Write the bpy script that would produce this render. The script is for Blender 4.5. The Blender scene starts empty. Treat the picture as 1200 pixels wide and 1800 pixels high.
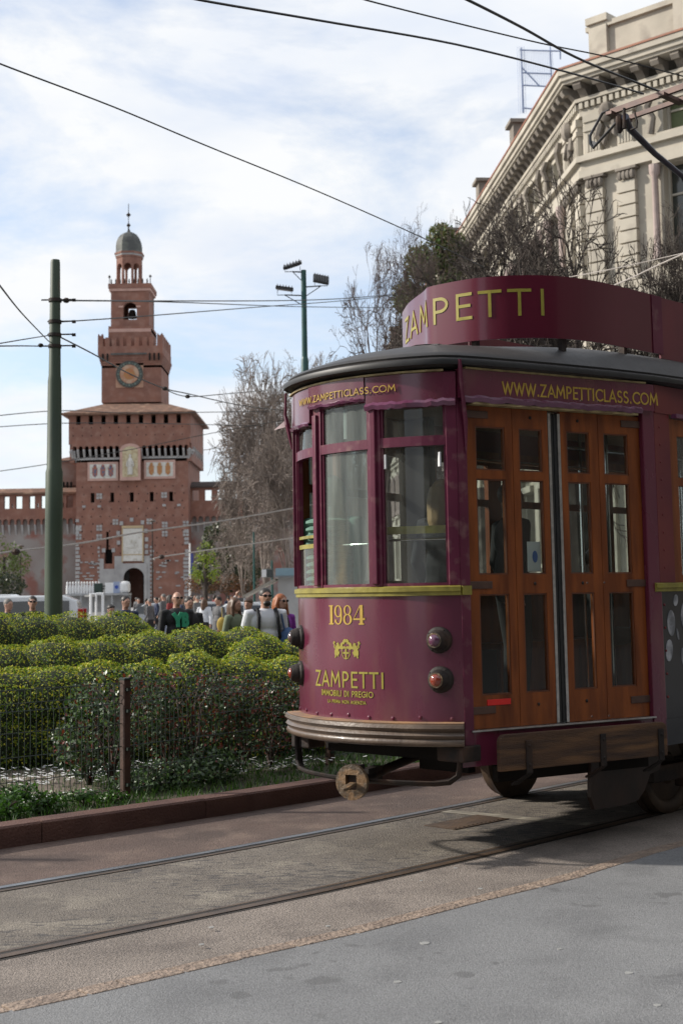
import bpy, math, random
import numpy as np
from mathutils import Vector, Matrix
PI = math.pi
sc = bpy.context.scene
# ------------------------------------------------------------------ camera
CAMH = 1.70
PITCH = math.atan(0.106); ROLL = 0.0165
cam_d = bpy.data.cameras.new('camera'); cam = bpy.data.objects.new('camera', cam_d)
sc.collection.objects.link(cam); sc.camera = cam
cam_d.sensor_fit = 'AUTO'; cam_d.sensor_width = 36; cam_d.lens = 2450 / 1800 * 36
cam_d.shift_y = -(900 - 785) / 1800
cam_d.clip_start = .1; cam_d.clip_end = 6000
F_ = Vector((0, math.cos(PITCH), math.sin(PITCH))); U_ = Vector((0, -math.sin(PITCH), math.cos(PITCH))); R_ = Vector((1, 0, 0))
R2 = R_ * math.cos(ROLL) - U_ * math.sin(ROLL); U2 = U_ * math.cos(ROLL) + R_ * math.sin(ROLL)
cam.matrix_world = Matrix(((R2.x, U2.x, -F_.x, 0), (R2.y, U2.y, -F_.y, 0), (R2.z, U2.z, -F_.z, CAMH), (0, 0, 0, 1)))
cam_d.dof.use_dof = True; cam_d.dof.focus_distance = 9.6; cam_d.dof.aperture_fstop = 4.5
def ray(x, y):
    d = F_ + R2 * ((x - 600) / 2450) + U2 * ((785 - y) / 2450)
    return d / d.y
def at(x, y, D): return Vector((0, 0, CAMH)) + ray(x, y) * D
def gr(x, y, z=0.):
    d = ray(x, y); return Vector((0, 0, CAMH)) + d * ((z - CAMH) / d.z)
# ------------------------------------------------------------------ world, sun, exposure
SUN_EL = math.radians(29); SUN_AZ = Vector((-.985, .12))   # direction the light comes from
w = bpy.data.worlds.new('World'); sc.world = w; w.use_nodes = True
nt = w.node_tree; N = nt.nodes; L = nt.links; N.clear()
def wn(t, **k):
    n_ = N.new(t)
    for a_, b_ in k.items(): setattr(n_, a_, b_)
    return n_
sky = wn('ShaderNodeTexSky', sky_type='NISHITA', sun_disc=False)
sky.sun_elevation = SUN_EL; sky.sun_rotation = math.atan2(SUN_AZ.x, SUN_AZ.y); sky.air_density = 1.0; sky.dust_density = .6; sky.ozone_density = 1.3
tc = wn('ShaderNodeTexCoord')
mp = wn('ShaderNodeMapping'); mp.inputs['Scale'].default_value = (1.0, 1.0, 2.6); mp.inputs['Location'].default_value = (0.3, 2.4, 2.2); mp.inputs['Rotation'].default_value = (0, .25, 0)
L.new(tc.outputs['Generated'], mp.inputs['Vector'])
n1 = wn('ShaderNodeTexNoise'); n1.inputs['Scale'].default_value = 3.3; n1.inputs['Detail'].default_value = 10; n1.inputs['Roughness'].default_value = .6; n1.inputs['Distortion'].default_value = .25
L.new(mp.outputs[0], n1.inputs['Vector'])
r1 = wn('ShaderNodeValToRGB'); r1.color_ramp.elements[0].position = .37; r1.color_ramp.elements[1].position = .53
r1.color_ramp.elements[0].color = (.34, .34, .34, 1)
L.new(n1.outputs['Fac'], r1.inputs[0])
n2 = wn('ShaderNodeTexNoise'); n2.inputs['Scale'].default_value = 7; n2.inputs['Detail'].default_value = 6
L.new(mp.outputs[0], n2.inputs['Vector'])
r2 = wn('ShaderNodeValToRGB'); r2.color_ramp.elements[0].position = .35; r2.color_ramp.elements[1].position = .6
r2.color_ramp.elements[0].color = (5.9, 6.3, 7.0, 1); r2.color_ramp.elements[1].color = (7.0, 7.1, 7.2, 1)
L.new(n2.outputs['Fac'], r2.inputs[0])
gain = wn('ShaderNodeMixRGB', blend_type='MULTIPLY'); gain.inputs[0].default_value = 1; gain.inputs[2].default_value = (1.35, 1.38, 1.45, 1)
L.new(sky.outputs[0], gain.inputs[1])
mx = wn('ShaderNodeMixRGB'); L.new(r1.outputs[0], mx.inputs[0]); L.new(gain.outputs[0], mx.inputs[1]); L.new(r2.outputs[0], mx.inputs[2])
bg = wn('ShaderNodeBackground'); bg.inputs[1].default_value = .108
L.new(mx.outputs[0], bg.inputs[0]); wo = wn('ShaderNodeOutputWorld'); L.new(bg.outputs[0], wo.inputs[0])
sd = bpy.data.lights.new('sun', 'SUN'); sd.energy = 4.0; sd.angle = math.radians(2.6); sd.color = (1, .93, .83)
so = bpy.data.objects.new('sun', sd); sc.collection.objects.link(so)
sdir = Vector((SUN_AZ.x, SUN_AZ.y, 0)).normalized() * math.cos(SUN_EL) + Vector((0, 0, math.sin(SUN_EL)))
so.rotation_euler = sdir.to_track_quat('Z', 'Y').to_euler(); so.location = (0, 0, 60)
sc.view_settings.view_transform = 'Standard'; sc.view_settings.look = 'None'; sc.view_settings.exposure = 0.37; sc.view_settings.gamma = 1
# ------------------------------------------------------------------ helpers
COL = sc.collection
rnd = random.Random(7)
class MB:
    def __init__(s, M=None): s.v = []; s.f = []; s.mi = []; s.M = M; s.cur = 0; s.marks = []
    def mark(s): s.marks.append((len(s.v), len(s.f))); return s
    def add(s, vs, fs):
        b = len(s.v)
        if s.M is not None: vs = [s.M @ Vector(q) for q in vs]
        s.v += [tuple(q) for q in vs]; s.f += [tuple(i + b for i in f) for f in fs]; s.mi += [s.cur] * len(fs); return s
    def box(s, c, d, rz=0., ax=None):
        hx, hy, hz = d[0] / 2, d[1] / 2, d[2] / 2
        co, si = math.cos(rz), math.sin(rz); vs = []
        for X in (-hx, hx):
            for Y in (-hy, hy):
                for Z in (-hz, hz): vs.append((c[0] + X * co - Y * si, c[1] + X * si + Y * co, c[2] + Z))
        return s.add(vs, [(0, 1, 3, 2), (4, 6, 7, 5), (0, 4, 5, 1), (2, 3, 7, 6), (0, 2, 6, 4), (1, 5, 7, 3)])
    def b2(s, p0, p1):
        return s.box([(p0[i] + p1[i]) / 2 for i in range(3)], [abs(p1[i] - p0[i]) for i in range(3)])
    def tube(s, pts, r, seg=8, caps=True, sx=1.):
        pts = [Vector(p) for p in pts]; n = len(pts); vs = []; up = None
        for i, p in enumerate(pts):
            t = (pts[min(i + 1, n - 1)] - pts[max(i - 1, 0)]).normalized()
            if up is None: up = Vector((0, 0, 1)) if abs(t.z) < .9 else Vector((1, 0, 0))
            x = t.cross(up); x = x.normalized() if x.length > 1e-6 else Vector((1, 0, 0)); y = x.cross(t).normalized(); up = y
            rr = r[i] if isinstance(r, (list, tuple)) else r
            for k in range(seg):
                a = 2 * PI * k / seg; vs.append(p + x * (math.cos(a) * rr * sx) + y * (math.sin(a) * rr))
        fs = [(i * seg + k, i * seg + (k + 1) % seg, (i + 1) * seg + (k + 1) % seg, (i + 1) * seg + k) for i in range(n - 1) for k in range(seg)]
        if caps: fs += [tuple(range(seg - 1, -1, -1)), tuple((n - 1) * seg + k for k in range(seg))]
        return s.add(vs, fs)
    def lathe(s, prof, c, ax=(0, 0, 1), seg=20):
        ax = Vector(ax).normalized(); u = ax.orthogonal().normalized(); q = ax.cross(u); c = Vector(c); vs = []; n = len(prof)
        for r, h in prof:
            for k in range(seg):
                a = 2 * PI * k / seg; vs.append(c + ax * h + (u * math.cos(a) + q * math.sin(a)) * max(r, 1e-4))
        fs = [(i * seg + k, i * seg + (k + 1) % seg, (i + 1) * seg + (k + 1) % seg, (i + 1) * seg + k) for i in range(n - 1) for k in range(seg)]
        fs += [tuple(range(seg - 1, -1, -1)), tuple((n - 1) * seg + k for k in range(seg))]
        return s.add(vs, fs)
    def ell(s, c, r, seg=12, rings=8, rz=0., R=None):
        vs = []; fs = []
        for i in range(rings + 1):
            th = PI * i / rings
            for k in range(seg):
                a = 2 * PI * k / seg
                p = Vector((r[0] * math.sin(th) * math.cos(a), r[1] * math.sin(th) * math.sin(a), r[2] * math.cos(th)))
                if R is not None: p = R @ p
                elif rz: p = Matrix.Rotation(rz, 3, 'Z') @ p
                vs.append(Vector(c) + p)
        for i in range(rings):
            for k in range(seg): fs.append((i * seg + k, (i + 1) * seg + k, (i + 1) * seg + (k + 1) % seg, i * seg + (k + 1) % seg))
        return s.add(vs, fs)
    def prism(s, poly, m0, m1):
        """poly 2-D; m0, m1 map a 2-D point to the near and far cap"""
        n = len(poly); vs = [m0(*p) for p in poly] + [m1(*p) for p in poly]
        return s.add(vs, [tuple(range(n)), tuple(range(2 * n - 1, n - 1, -1))] + [(i, i + n, (i + 1) % n + n, (i + 1) % n) for i in range(n)])
    def sweep(s, path, prof, closed=False):
        """path of 2-D points, prof closed list of (outward offset, z)"""
        n = len(path); m = len(prof); vs = []
        for i in range(n):
            if closed: A = Vector(path[i - 1]); B = Vector(path[(i + 1) % n])
            else: A = Vector(path[max(i - 1, 0)]); B = Vector(path[min(i + 1, n - 1)])
            P = Vector(path[i]); t1 = (P - A); t2 = (B - P)
            t1 = t1.normalized() if t1.length > 1e-9 else t2.normalized(); t2 = t2.normalized() if t2.length > 1e-9 else t1
            t = (t1 + t2).normalized(); nn = Vector((t.y, -t.x)); k = 1 / max(.5, t.dot(t1))
            for o, z in prof: vs.append((P.x + nn.x * o * k, P.y + nn.y * o * k, z))
        fs = []
        for i in range(n if closed else n - 1):
            j = (i + 1) % n
            for k in range(m): fs.append((i * m + k, j * m + k, j * m + (k + 1) % m, i * m + (k + 1) % m))
        if not closed: fs += [tuple(range(m - 1, -1, -1)), tuple((n - 1) * m + k for k in range(m))]
        return s.add(vs, fs)
    def holes(s, W0, W1, Z0, Z1, hs, y0, th):
        """wall slab in local x,z with rectangular holes; front at y0, back at y0+th"""
        xs = sorted({W0, W1, *[q for h in hs for q in h[:2] if W0 < q < W1]}); zs = sorted({Z0, Z1, *[q for h in hs for q in h[2:4] if Z0 < q < Z1]})
        def solid(i, j):
            if i < 0 or j < 0 or i >= len(xs) - 1 or j >= len(zs) - 1: return False
            cx, cz = (xs[i] + xs[i + 1]) / 2, (zs[j] + zs[j + 1]) / 2
            return not any(h[0] < cx < h[1] and h[2] < cz < h[3] for h in hs)
        for i in range(len(xs) - 1):
            for j in range(len(zs) - 1):
                if not solid(i, j): continue
                a, b, c, d = xs[i], xs[i + 1], zs[j], zs[j + 1]; A, B = y0, y0 + th
                s.add([(a, A, c), (b, A, c), (b, A, d), (a, A, d)], [(0, 1, 2, 3)]); s.add([(a, B, c), (b, B, c), (b, B, d), (a, B, d)], [(3, 2, 1, 0)])
                if not solid(i - 1, j): s.add([(a, A, c), (a, B, c), (a, B, d), (a, A, d)], [(3, 2, 1, 0)])
                if not solid(i + 1, j): s.add([(b, A, c), (b, B, c), (b, B, d), (b, A, d)], [(0, 1, 2, 3)])
                if not solid(i, j - 1): s.add([(a, A, c), (b, A, c), (b, B, c), (a, B, c)], [(3, 2, 1, 0)])
                if not solid(i, j + 1): s.add([(a, A, d), (b, A, d), (b, B, d), (a, B, d)], [(0, 1, 2, 3)])
        return s
    def archrow(s, x0, x1, n, zs, zt, y0, y1, pier, zb=None, seg=6):
        """row of n arched openings: spandrels from springing zs to zt, piers down to zb"""
        w_ = (x1 - x0) / n
        for i in range(n):
            a = x0 + i * w_; hw = (w_ - pier) / 2; c = a + w_ / 2; rad = min(hw, (zt - zs) * .9)
            arc = [(c - hw * math.cos(PI * k / seg), zs + rad * math.sin(PI * k / seg)) for k in range(seg + 1)]
            top = [(a, zt)] + [(c - hw + 2 * hw * k / (seg), zt) for k in range(1, seg)] + [(a + w_, zt)]
            for k in range(seg):
                q = [arc[k], arc[k + 1], top[k + 1], top[k]]
                s.prism(q, lambda X, Z: (X, y0, Z), lambda X, Z: (X, y1, Z))
            for (p, q) in ((a, c - hw), (c + hw, a + w_)):
                s.b2((p, y0, zb if zb is not None else zs), (q, y1, zs))
                tri = [(p, zs), (q, zs), (q if q < c else p, zt), (p if p < c else q, zt)]
            s.prism([(a, zs), (c - hw, zs), (a, zt)], lambda X, Z: (X, y0 + .002, Z), lambda X, Z: (X, y1, Z))
            s.prism([(a + w_, zs), (c + hw, zs), (a + w_, zt)], lambda X, Z: (X, y0 + .002, Z), lambda X, Z: (X, y1, Z))
        return s
    def build(s, name, mats, parent=None, smooth=False, loc=None, recalc=True, bevel=0, ang=35):
        if s.marks:                                              # separate pieces become separate parts
            mk = s.marks + [(len(s.v), len(s.f))]; o = None
            for (v0, f0), (v1, f1) in zip(mk[:-1], mk[1:]):
                if v1 > v0:
                    q = MB(); q.v = s.v[v0:v1]; q.f = [tuple(i - v0 for i in f) for f in s.f[f0:f1]]; q.mi = s.mi[f0:f1]; q = q.build(name, mats, parent, smooth, loc, recalc, bevel, ang); o = o or q
            return o
        me = bpy.data.meshes.new(name); me.from_pydata(s.v, [], s.f)
        if not isinstance(mats, (list, tuple)): mats = [mats]
        for m in mats: me.materials.append(m)
        if len(mats) > 1: me.polygons.foreach_set('material_index', s.mi)
        if recalc:
            import bmesh
            bm = bmesh.new(); bm.from_mesh(me)
            bmesh.ops.recalc_face_normals(bm, faces=bm.faces); bm.to_mesh(me); bm.free()
        o = bpy.data.objects.new(name, me); COL.objects.link(o)
        if parent is not None: o.parent = parent
        if loc is not None: o.location = loc
        if smooth:
            me.polygons.foreach_set('use_smooth', [True] * len(me.polygons))
            if ang < 180:
                try: me.set_sharp_from_angle(angle=math.radians(ang))
                except Exception: pass
        if bevel:
            b = o.modifiers.new('bevel', 'BEVEL'); b.width = bevel; b.segments = 2; b.limit_method = 'ANGLE'; b.angle_limit = math.radians(40)
        return o
def tag(o, label=None, cat=None, group=None, kind=None):
    if label: o['label'] = label
    if cat: o['category'] = cat
    if group: o['group'] = group
    if kind: o['kind'] = kind
    return o
def empty(name, loc, rz=0., label=None, cat=None, group=None):
    o = bpy.data.objects.new(name, None); COL.objects.link(o); o.location = loc; o.rotation_euler = (0, 0, rz); o.empty_display_size = .2
    return tag(o, label, cat, group)
def copytree(o, parent=None):
    c = o.copy(); COL.objects.link(c); c.parent = parent
    for ch in [q for q in bpy.data.objects if q.parent == o]: copytree(ch, c)
    return c
# ------------------------------------------------------------------ materials
def pm(name, c1, c2=None, scale=4., rough=.6, bump=0., bscale=None, metal=0., coat=0., detail=5., stretch=(1, 1, 1), lo=.35, hi=.65, r2=None, c3=None, s3=1., lo3=.5, hi3=.7, spec=.5, rotz=0.):
    m = bpy.data.materials.new(name); m.use_nodes = True; t = m.node_tree; b = t.nodes['Principled BSDF']
    b.inputs['Roughness'].default_value = rough; b.inputs['Metallic'].default_value = metal; b.inputs['Coat Weight'].default_value = coat
    b.inputs['Coat Roughness'].default_value = .12; b.inputs['Specular IOR Level'].default_value = spec
    c2 = c2 or tuple(q * .7 for q in c1)
    tcn = t.nodes.new('ShaderNodeTexCoord'); mp = t.nodes.new('ShaderNodeMapping'); mp.inputs['Scale'].default_value = stretch; mp.inputs['Rotation'].default_value = (0, 0, rotz)
    t.links.new(tcn.outputs['Object'], mp.inputs[0])
    def noise(s, d=detail):
        n = t.nodes.new('ShaderNodeTexNoise'); n.inputs['Scale'].default_value = s; n.inputs['Detail'].default_value = d; t.links.new(mp.outputs[0], n.inputs['Vector']); return n
    def ramp(src, lo, hi, a=(0, 0, 0, 1), c=(1, 1, 1, 1)):
        r = t.nodes.new('ShaderNodeValToRGB'); r.color_ramp.elements[0].position = lo; r.color_ramp.elements[1].position = hi; r.color_ramp.elements[0].color = a; r.color_ramp.elements[1].color = c
        t.links.new(src, r.inputs[0]); return r
    n1 = noise(scale); r = ramp(n1.outputs['Fac'], lo, hi, (*c1, 1), (*c2, 1)); out = r.outputs[0]
    if c3:
        n3 = noise(s3); r3 = ramp(n3.outputs['Fac'], lo3, hi3); mx = t.nodes.new('ShaderNodeMixRGB'); t.links.new(r3.outputs[0], mx.inputs[0]); t.links.new(out, mx.inputs[1]); mx.inputs[2].default_value = (*c3, 1); out = mx.outputs[0]
    t.links.new(out, b.inputs['Base Color'])
    if r2 is not None:
        rr = ramp(n1.outputs['Fac'], lo, hi, (rough,) * 3 + (1,), (r2,) * 3 + (1,)); t.links.new(rr.outputs[0], b.inputs['Roughness'])
    if bump:
        nb = noise(bscale or scale * 4, 4); bp = t.nodes.new('ShaderNodeBump'); bp.inputs['Strength'].default_value = min(1, bump); bp.inputs['Distance'].default_value = .01 * max(1, bump)
        t.links.new(nb.outputs['Fac'], bp.inputs['Height']); t.links.new(bp.outputs[0], b.inputs['Normal'])
    return m
def glassmat(name, tint=(.75, .8, .8), dirt=.3, streak=True, dcol=(.42, .42, .38), scale=1.5):
    m = bpy.data.materials.new(name); m.use_nodes = True; t = m.node_tree; N = t.nodes; K = t.links; N.clear()
    tr = N.new('ShaderNodeBsdfTransparent'); tr.inputs[0].default_value = (*tint, 1)
    gl = N.new('ShaderNodeBsdfGlossy'); gl.inputs['Roughness'].default_value = .03
    df = N.new('ShaderNodeBsdfDiffuse'); df.inputs[0].default_value = (*dcol, 1)
    fr = N.new('ShaderNodeFresnel'); fr.inputs[0].default_value = 1.5
    tcn = N.new('ShaderNodeTexCoord'); mp = N.new('ShaderNodeMapping'); mp.inputs['Scale'].default_value = (5, 5, .5) if streak else (1, 1, 1)
    K.new(tcn.outputs['Object'], mp.inputs[0]); no = N.new('ShaderNodeTexNoise'); no.inputs['Scale'].default_value = scale; no.inputs['Detail'].default_value = 7; K.new(mp.outputs[0], no.inputs['Vector'])
    r = N.new('ShaderNodeMapRange'); r.inputs[1].default_value = .4; r.inputs[2].default_value = .7; r.inputs[3].default_value = dirt * .25; r.inputs[4].default_value = dirt
    K.new(no.outputs['Fac'], r.inputs[0])
    m1 = N.new('ShaderNodeMixShader'); K.new(r.outputs[0], m1.inputs[0]); K.new(tr.outputs[0], m1.inputs[1]); K.new(df.outputs[0], m1.inputs[2])
    ge = N.new('ShaderNodeNewGeometry'); iv = N.new('ShaderNodeMath'); iv.operation = 'SUBTRACT'; iv.inputs[0].default_value = 1; K.new(ge.outputs['Backfacing'], iv.inputs[1]); mu = N.new('ShaderNodeMath'); mu.operation = 'MULTIPLY'; K.new(fr.outputs[0], mu.inputs[0]); K.new(iv.outputs[0], mu.inputs[1])
    m2 = N.new('ShaderNodeMixShader'); K.new(mu.outputs[0], m2.inputs[0]); K.new(m1.outputs[0], m2.inputs[1]); K.new(gl.outputs[0], m2.inputs[2])
    o = N.new('ShaderNodeOutputMaterial'); K.new(m2.outputs[0], o.inputs[0]); return m
def leafmat(name, c, rough=.45, tr=.25):
    m = bpy.data.materials.new(name); m.use_nodes = True; b = m.node_tree.nodes['Principled BSDF']
    b.inputs['Base Color'].default_value = (*c, 1); b.inputs['Roughness'].default_value = rough
    t = m.node_tree; tl = t.nodes.new('ShaderNodeBsdfTranslucent'); tl.inputs[0].default_value = (c[0] * 1.3, c[1] * 1.5, c[2] * .8, 1)
    mx = t.nodes.new('ShaderNodeMixShader'); mx.inputs[0].default_value = tr; o = t.nodes['Material Output']
    t.links.new(b.outputs[0], mx.inputs[1]); t.links.new(tl.outputs[0], mx.inputs[2]); t.links.new(mx.outputs[0], o.inputs[0]); return m
# ------------------------------------------------------------------ lettering (stroke glyphs)
def arc(cx, cy, rx, ry, a0, a1, n=14): return [(cx + rx * math.cos(math.radians(a0 + (a1 - a0) * k / n)), cy + ry * math.sin(math.radians(a0 + (a1 - a0) * k / n))) for k in range(n + 1)]
GL = {  # name: (advance, [strokes]) unit height 1
 'Z': (.60, [[(.06, 1), (.54, 1), (.06, 0), (.54, 0)]]), 'A': (.72, [[(.03, 0), (.36, 1), (.69, 0)], [(.15, .3), (.57, .3)]]),
 'M': (.86, [[(.06, 0), (.14, 1), (.43, .28), (.72, 1), (.80, 0)]]), 'P': (.55, [[(.1, 0), (.1, 1), (.27, 1)] + arc(.27, .73, .23, .27, 90, -90, 10) + [(.1, .46)]]),
 'E': (.52, [[(.48, 1), (.1, 1), (.1, 0), (.48, 0)], [(.1, .52), (.44, .52)]]), 'T': (.56, [[(.02, 1), (.54, 1)], [(.28, 1), (.28, 0)]]),
 'I': (.24, [[(.12, 1), (.12, 0)]]), 'W': (.98, [[(.03, 1), (.27, 0), (.49, .95), (.71, 0), (.95, 1)]]), '.': (.22, [[(.11, .0), (.11, .07)]]),
 'C': (.72, [arc(.46, .5, .4, .5, 48, 312, 18)]), 'L': (.46, [[(.1, 1), (.1, 0), (.44, 0)]]),
 'S': (.54, [arc(.27, .745, .19, .255, 40, 270, 12) + arc(.27, .245, .21, .245, 90, -140, 12)]),
 'O': (.88, [arc(.44, .5, .39, .5, 0, 360, 26)]), 'B': (.56, [[(.1, 0), (.1, 1), (.28, 1)] + arc(.28, .76, .18, .24, 90, -90, 8) + [(.1, .52)], [(.28, .52)] + arc(.28, .26, .22, .26, 90, -90, 8) + [(.1, 0)]]),
 'D': (.7, [[(.1, 0), (.1, 1), (.24, 1)] + arc(.24, .5, .4, .5, 90, -90, 14) + [(.1, 0)]]), 'R': (.57, [[(.1, 0), (.1, 1), (.27, 1)] + arc(.27, .75, .22, .25, 90, -90, 10) + [(.1, .5)], [(.27, .5), (.52, 0)]]),
 'G': (.80, [arc(.46, .5, .4, .5, 48, 330, 18) + [(.82, .48), (.5, .48)]]), 'N': (.74, [[(.1, 0), (.1, 1), (.64, 0), (.64, 1)]]), ' ': (.34, []), 'F': (.5, [[(.46, 1), (.1, 1), (.1, 0)], [(.1, .52), (.42, .52)]]), 'Y': (.62, [[(.03, 1), (.31, .5), (.31, 0)], [(.31, .5), (.59, 1)]])}
def text_width(s, gap=.06): return sum(GL[c][0] + gap for c in s)
def letters(mb, s, fmap, x0, x1, z0, z1, wt=.09, gap=.06, th=.003):
    """strokes laid between x0..x1, z0..z1; fmap(x, z, out) -> 3-D"""
    W_ = text_width(s, gap); k = (x1 - x0) / W_; H = z1 - z0; x = 0
    for c in s:
        adv, st = GL[c]
        for line in st:
            pts = []
            for i in range(len(line) - 1):
                (ax, ay), (bx, by) = line[i], line[i + 1]; m = max(1, int(math.hypot(bx - ax, by - ay) / .2))
                for j in range(m): pts.append((ax + (bx - ax) * j / m, ay + (by - ay) * j / m))
            pts.append(line[-1]); pts = [p for i, p in enumerate(pts) if i == 0 or math.hypot(p[0] - pts[i - 1][0], p[1] - pts[i - 1][1]) > 1e-4]; n = len(pts); Lq = []; Rq = []
            P = [Vector((x0 + (x + gap / 2 + p[0]) * k, z0 + p[1] * H * (1 - wt) + H * wt / 2)) for p in pts]; hw = wt * H / 2
            for i in range(n):
                d1 = (P[i] - P[i - 1]).normalized() if i else None; d2 = (P[i + 1] - P[i]).normalized() if i < n - 1 else None
                t = ((d1 or d2) + (d2 or d1)); t = t.normalized() if t.length > .05 else (d1 or d2)
                nn = Vector((-t.y, t.x)); kk = 1 / max(.45, t.dot(d2 or d1)); e = Vector((0, 0))
                if i == 0: e = -t * hw * .9
                if i == n - 1: e = t * hw * .9
                if n == 2 and False: pass
                Lq.append(P[i] + nn * hw * kk + e); Rq.append(P[i] - nn * hw * kk + e)
            vs = [fmap(q.x, q.y, th) for q in Lq] + [fmap(q.x, q.y, th) for q in Rq] + [fmap(q.x, q.y, 0) for q in Lq] + [fmap(q.x, q.y, 0) for q in Rq]
            fs = []
            for i in range(n - 1): fs += [(i, i + 1, n + i + 1, n + i), (i, 2 * n + i, 2 * n + i + 1, i + 1), (n + i, n + i + 1, 3 * n + i + 1, 3 * n + i)]
            fs += [(0, n, 3 * n, 2 * n), (n - 1, 3 * n - 1, 4 * n - 1, 2 * n - 1)]
            mb.add(vs, fs)
        x += adv + gap
def shape(mb, poly, fmap, th=.003):
    mb.prism(poly, lambda x, z: fmap(x, z, th), lambda x, z: fmap(x, z, 0))
# ------------------------------------------------------------------ foliage
def leaves(name, pts, nrm, size, mats, parent=None, probs=None, seed=1, aspect=.6, jitter=.7, mi=None):
    """one small folded-free quad per point, tilted around its normal"""
    rg = np.random.default_rng(seed); n = len(pts)
    nr = nrm + rg.normal(0, jitter, (n, 3)); nr /= np.linalg.norm(nr, axis=1)[:, None] + 1e-9
    a = rg.normal(0, 1, (n, 3)); u = np.cross(nr, a); u /= np.linalg.norm(u, axis=1)[:, None] + 1e-9; v = np.cross(nr, u)
    s = (size * rg.uniform(.6, 1.3, n))[:, None]; u = u * s * .5; v = v * s * .5 * aspect
    V = np.stack([pts - u, pts + v - u * .1, pts + u, pts - v - u * .1], 1).reshape(-1, 3)
    me = bpy.data.meshes.new(name); me.vertices.add(4 * n); me.vertices.foreach_set('co', V.ravel())
    me.loops.add(4 * n); me.loops.foreach_set('vertex_index', np.arange(4 * n)); me.polygons.add(n)
    me.polygons.foreach_set('loop_start', np.arange(0, 4 * n, 4)); me.polygons.foreach_set('loop_total', np.full(n, 4))
    for m in mats: me.materials.append(m)
    me.polygons.foreach_set('material_index', (mi if mi is not None else rg.choice(len(mats), n, p=probs)).astype(np.int32))
    me.update(); me.validate()
    o = bpy.data.objects.new(name, me); COL.objects.link(o)
    if parent is not None: o.parent = parent
    return o
def lumps(ells, dens, seed=1, jit=.03, zmin=.1):
    rg = np.random.default_rng(seed); P = []; Nn = []
    for (c, r) in ells:
        c = np.array(c); r = np.array(r); area = 4 * PI * ((r[0] * r[1]) ** 1.6 / 3 + (r[0] * r[2]) ** 1.6 / 3 + (r[1] * r[2]) ** 1.6 / 3) ** (1 / 1.6)
        k = int(area * dens); d = rg.normal(0, 1, (k, 3)); d /= np.linalg.norm(d, axis=1)[:, None]
        bumpy = 1 + .05 * np.sin(d[:, 0] * 7 + c[0] * 9) * np.cos(d[:, 1] * 6 + c[1]) + .04 * np.sin(d[:, 2] * 11 + d[:, 0] * 9 + c[0])
        p = c + d * r * bumpy[:, None] * (1 - np.abs(rg.normal(0, jit, k)))[:, None]; nn = d / r; nn /= np.linalg.norm(nn, axis=1)[:, None]
        ok = p[:, 2] > zmin
        for (c2, r2) in ells:
            if c2 is not c and not np.allclose(c2, c): ok &= (((p - np.array(c2)) / np.array(r2)) ** 2).sum(1) > .9
        P.append(p[ok]); Nn.append(nn[ok])
    return np.concatenate(P), np.concatenate(Nn)
def grow(mb, p, d, Lg, r, depth, rg, spread=.5, ratio=.75, kids=(2, 3), up=.1, wob=.15, seg=None, rmin=.006, twig=None):
    pts = [p]; rs = [r]; q = p.copy(); dd = d.copy(); n = 3
    for i in range(n):
        dd = (dd + Vector((rg.gauss(0, wob), rg.gauss(0, wob), rg.gauss(0, wob) + up * .3))).normalized(); q = q + dd * (Lg / n); pts.append(q.copy()); rs.append(max(rmin, r * (1 - .35 * (i + 1) / n)))
    mb.tube(pts, rs, seg or (6 if depth > 3 else 3), caps=False)
    if depth <= 0: return
    for k in range(rg.randint(*kids)):
        ax = dd.orthogonal().normalized(); ax.rotate(Matrix.Rotation(rg.uniform(0, 2 * PI), 3, dd)); a = rg.gauss(spread, spread * .3)
        nd = (dd * math.cos(a) + ax * math.sin(a) + Vector((0, 0, up))).normalized()
        i0 = rg.choice([1, 2, 3, 3]); grow(mb, pts[i0], nd, Lg * rg.uniform(ratio * .8, ratio * 1.12), max(rmin, rs[i0] * .66), depth - 1, rg, spread, ratio, kids, up, wob, seg, rmin)
# ================================================================== TRAM
TH = .7855; AP = Vector((.0175, 9.3078, 0)); EE, CC = 1.109, 1.158
ua = Vector((math.cos(TH), math.sin(TH), 0)); va = Vector((ua.y, -ua.x, 0))
def fcu(v): return EE * (1 - math.sqrt(1 - (v / CC) ** 2))
def fpt(v, z, out=0.):
    """front wall: lateral v, height z -> tram-local"""
    du = EE * v / CC ** 2 / math.sqrt(1 - (v / CC) ** 2); n = Vector((-1, du)).normalized()   # (u, v) outward
    return Vector((fcu(v) + n.x * out, -(v + n.y * out), z))
FR = [(fcu(v), -v) for v in np.linspace(-.76, .76, 41)]
NEAR = [(1.94, -1.175), (11.9, -1.175)]; FARS = [(11.9, 1.175), (1.94, 1.175)]
REAR = [(13.8 - fcu(v), -v) for v in np.linspace(.76, -.76, 21)]
OUT = FARS[::1] + FR + NEAR + REAR
DL = math.hypot(1.94 - fcu(.76), 1.175 - .76)
dt = Vector(((1.94 - fcu(.76)) / DL, -(1.175 - .76) / DL, 0)); dn = Vector((-dt.y, dt.x, 0))   # dn points inwards
MD = Matrix(((dt.x, dn.x, 0, fcu(.76)), (dt.y, dn.y, 0, -.76), (0, 0, 1, 0), (0, 0, 0, 1)))
dt2 = Vector((dt.x, -dt.y, 0)); dn2 = Vector((dt2.y, -dt2.x, 0))
MD2 = Matrix(((dt2.x, dn2.x, 0, fcu(.76)), (dt2.y, dn2.y, 0, .76), (0, 0, 1, 0), (0, 0, 0, 1)))
def T(u, v, z): return Vector((u, -v, z))
def TW(u, v, z=0.): return AP + ua * u + va * v + Vector((0, 0, z))
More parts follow.
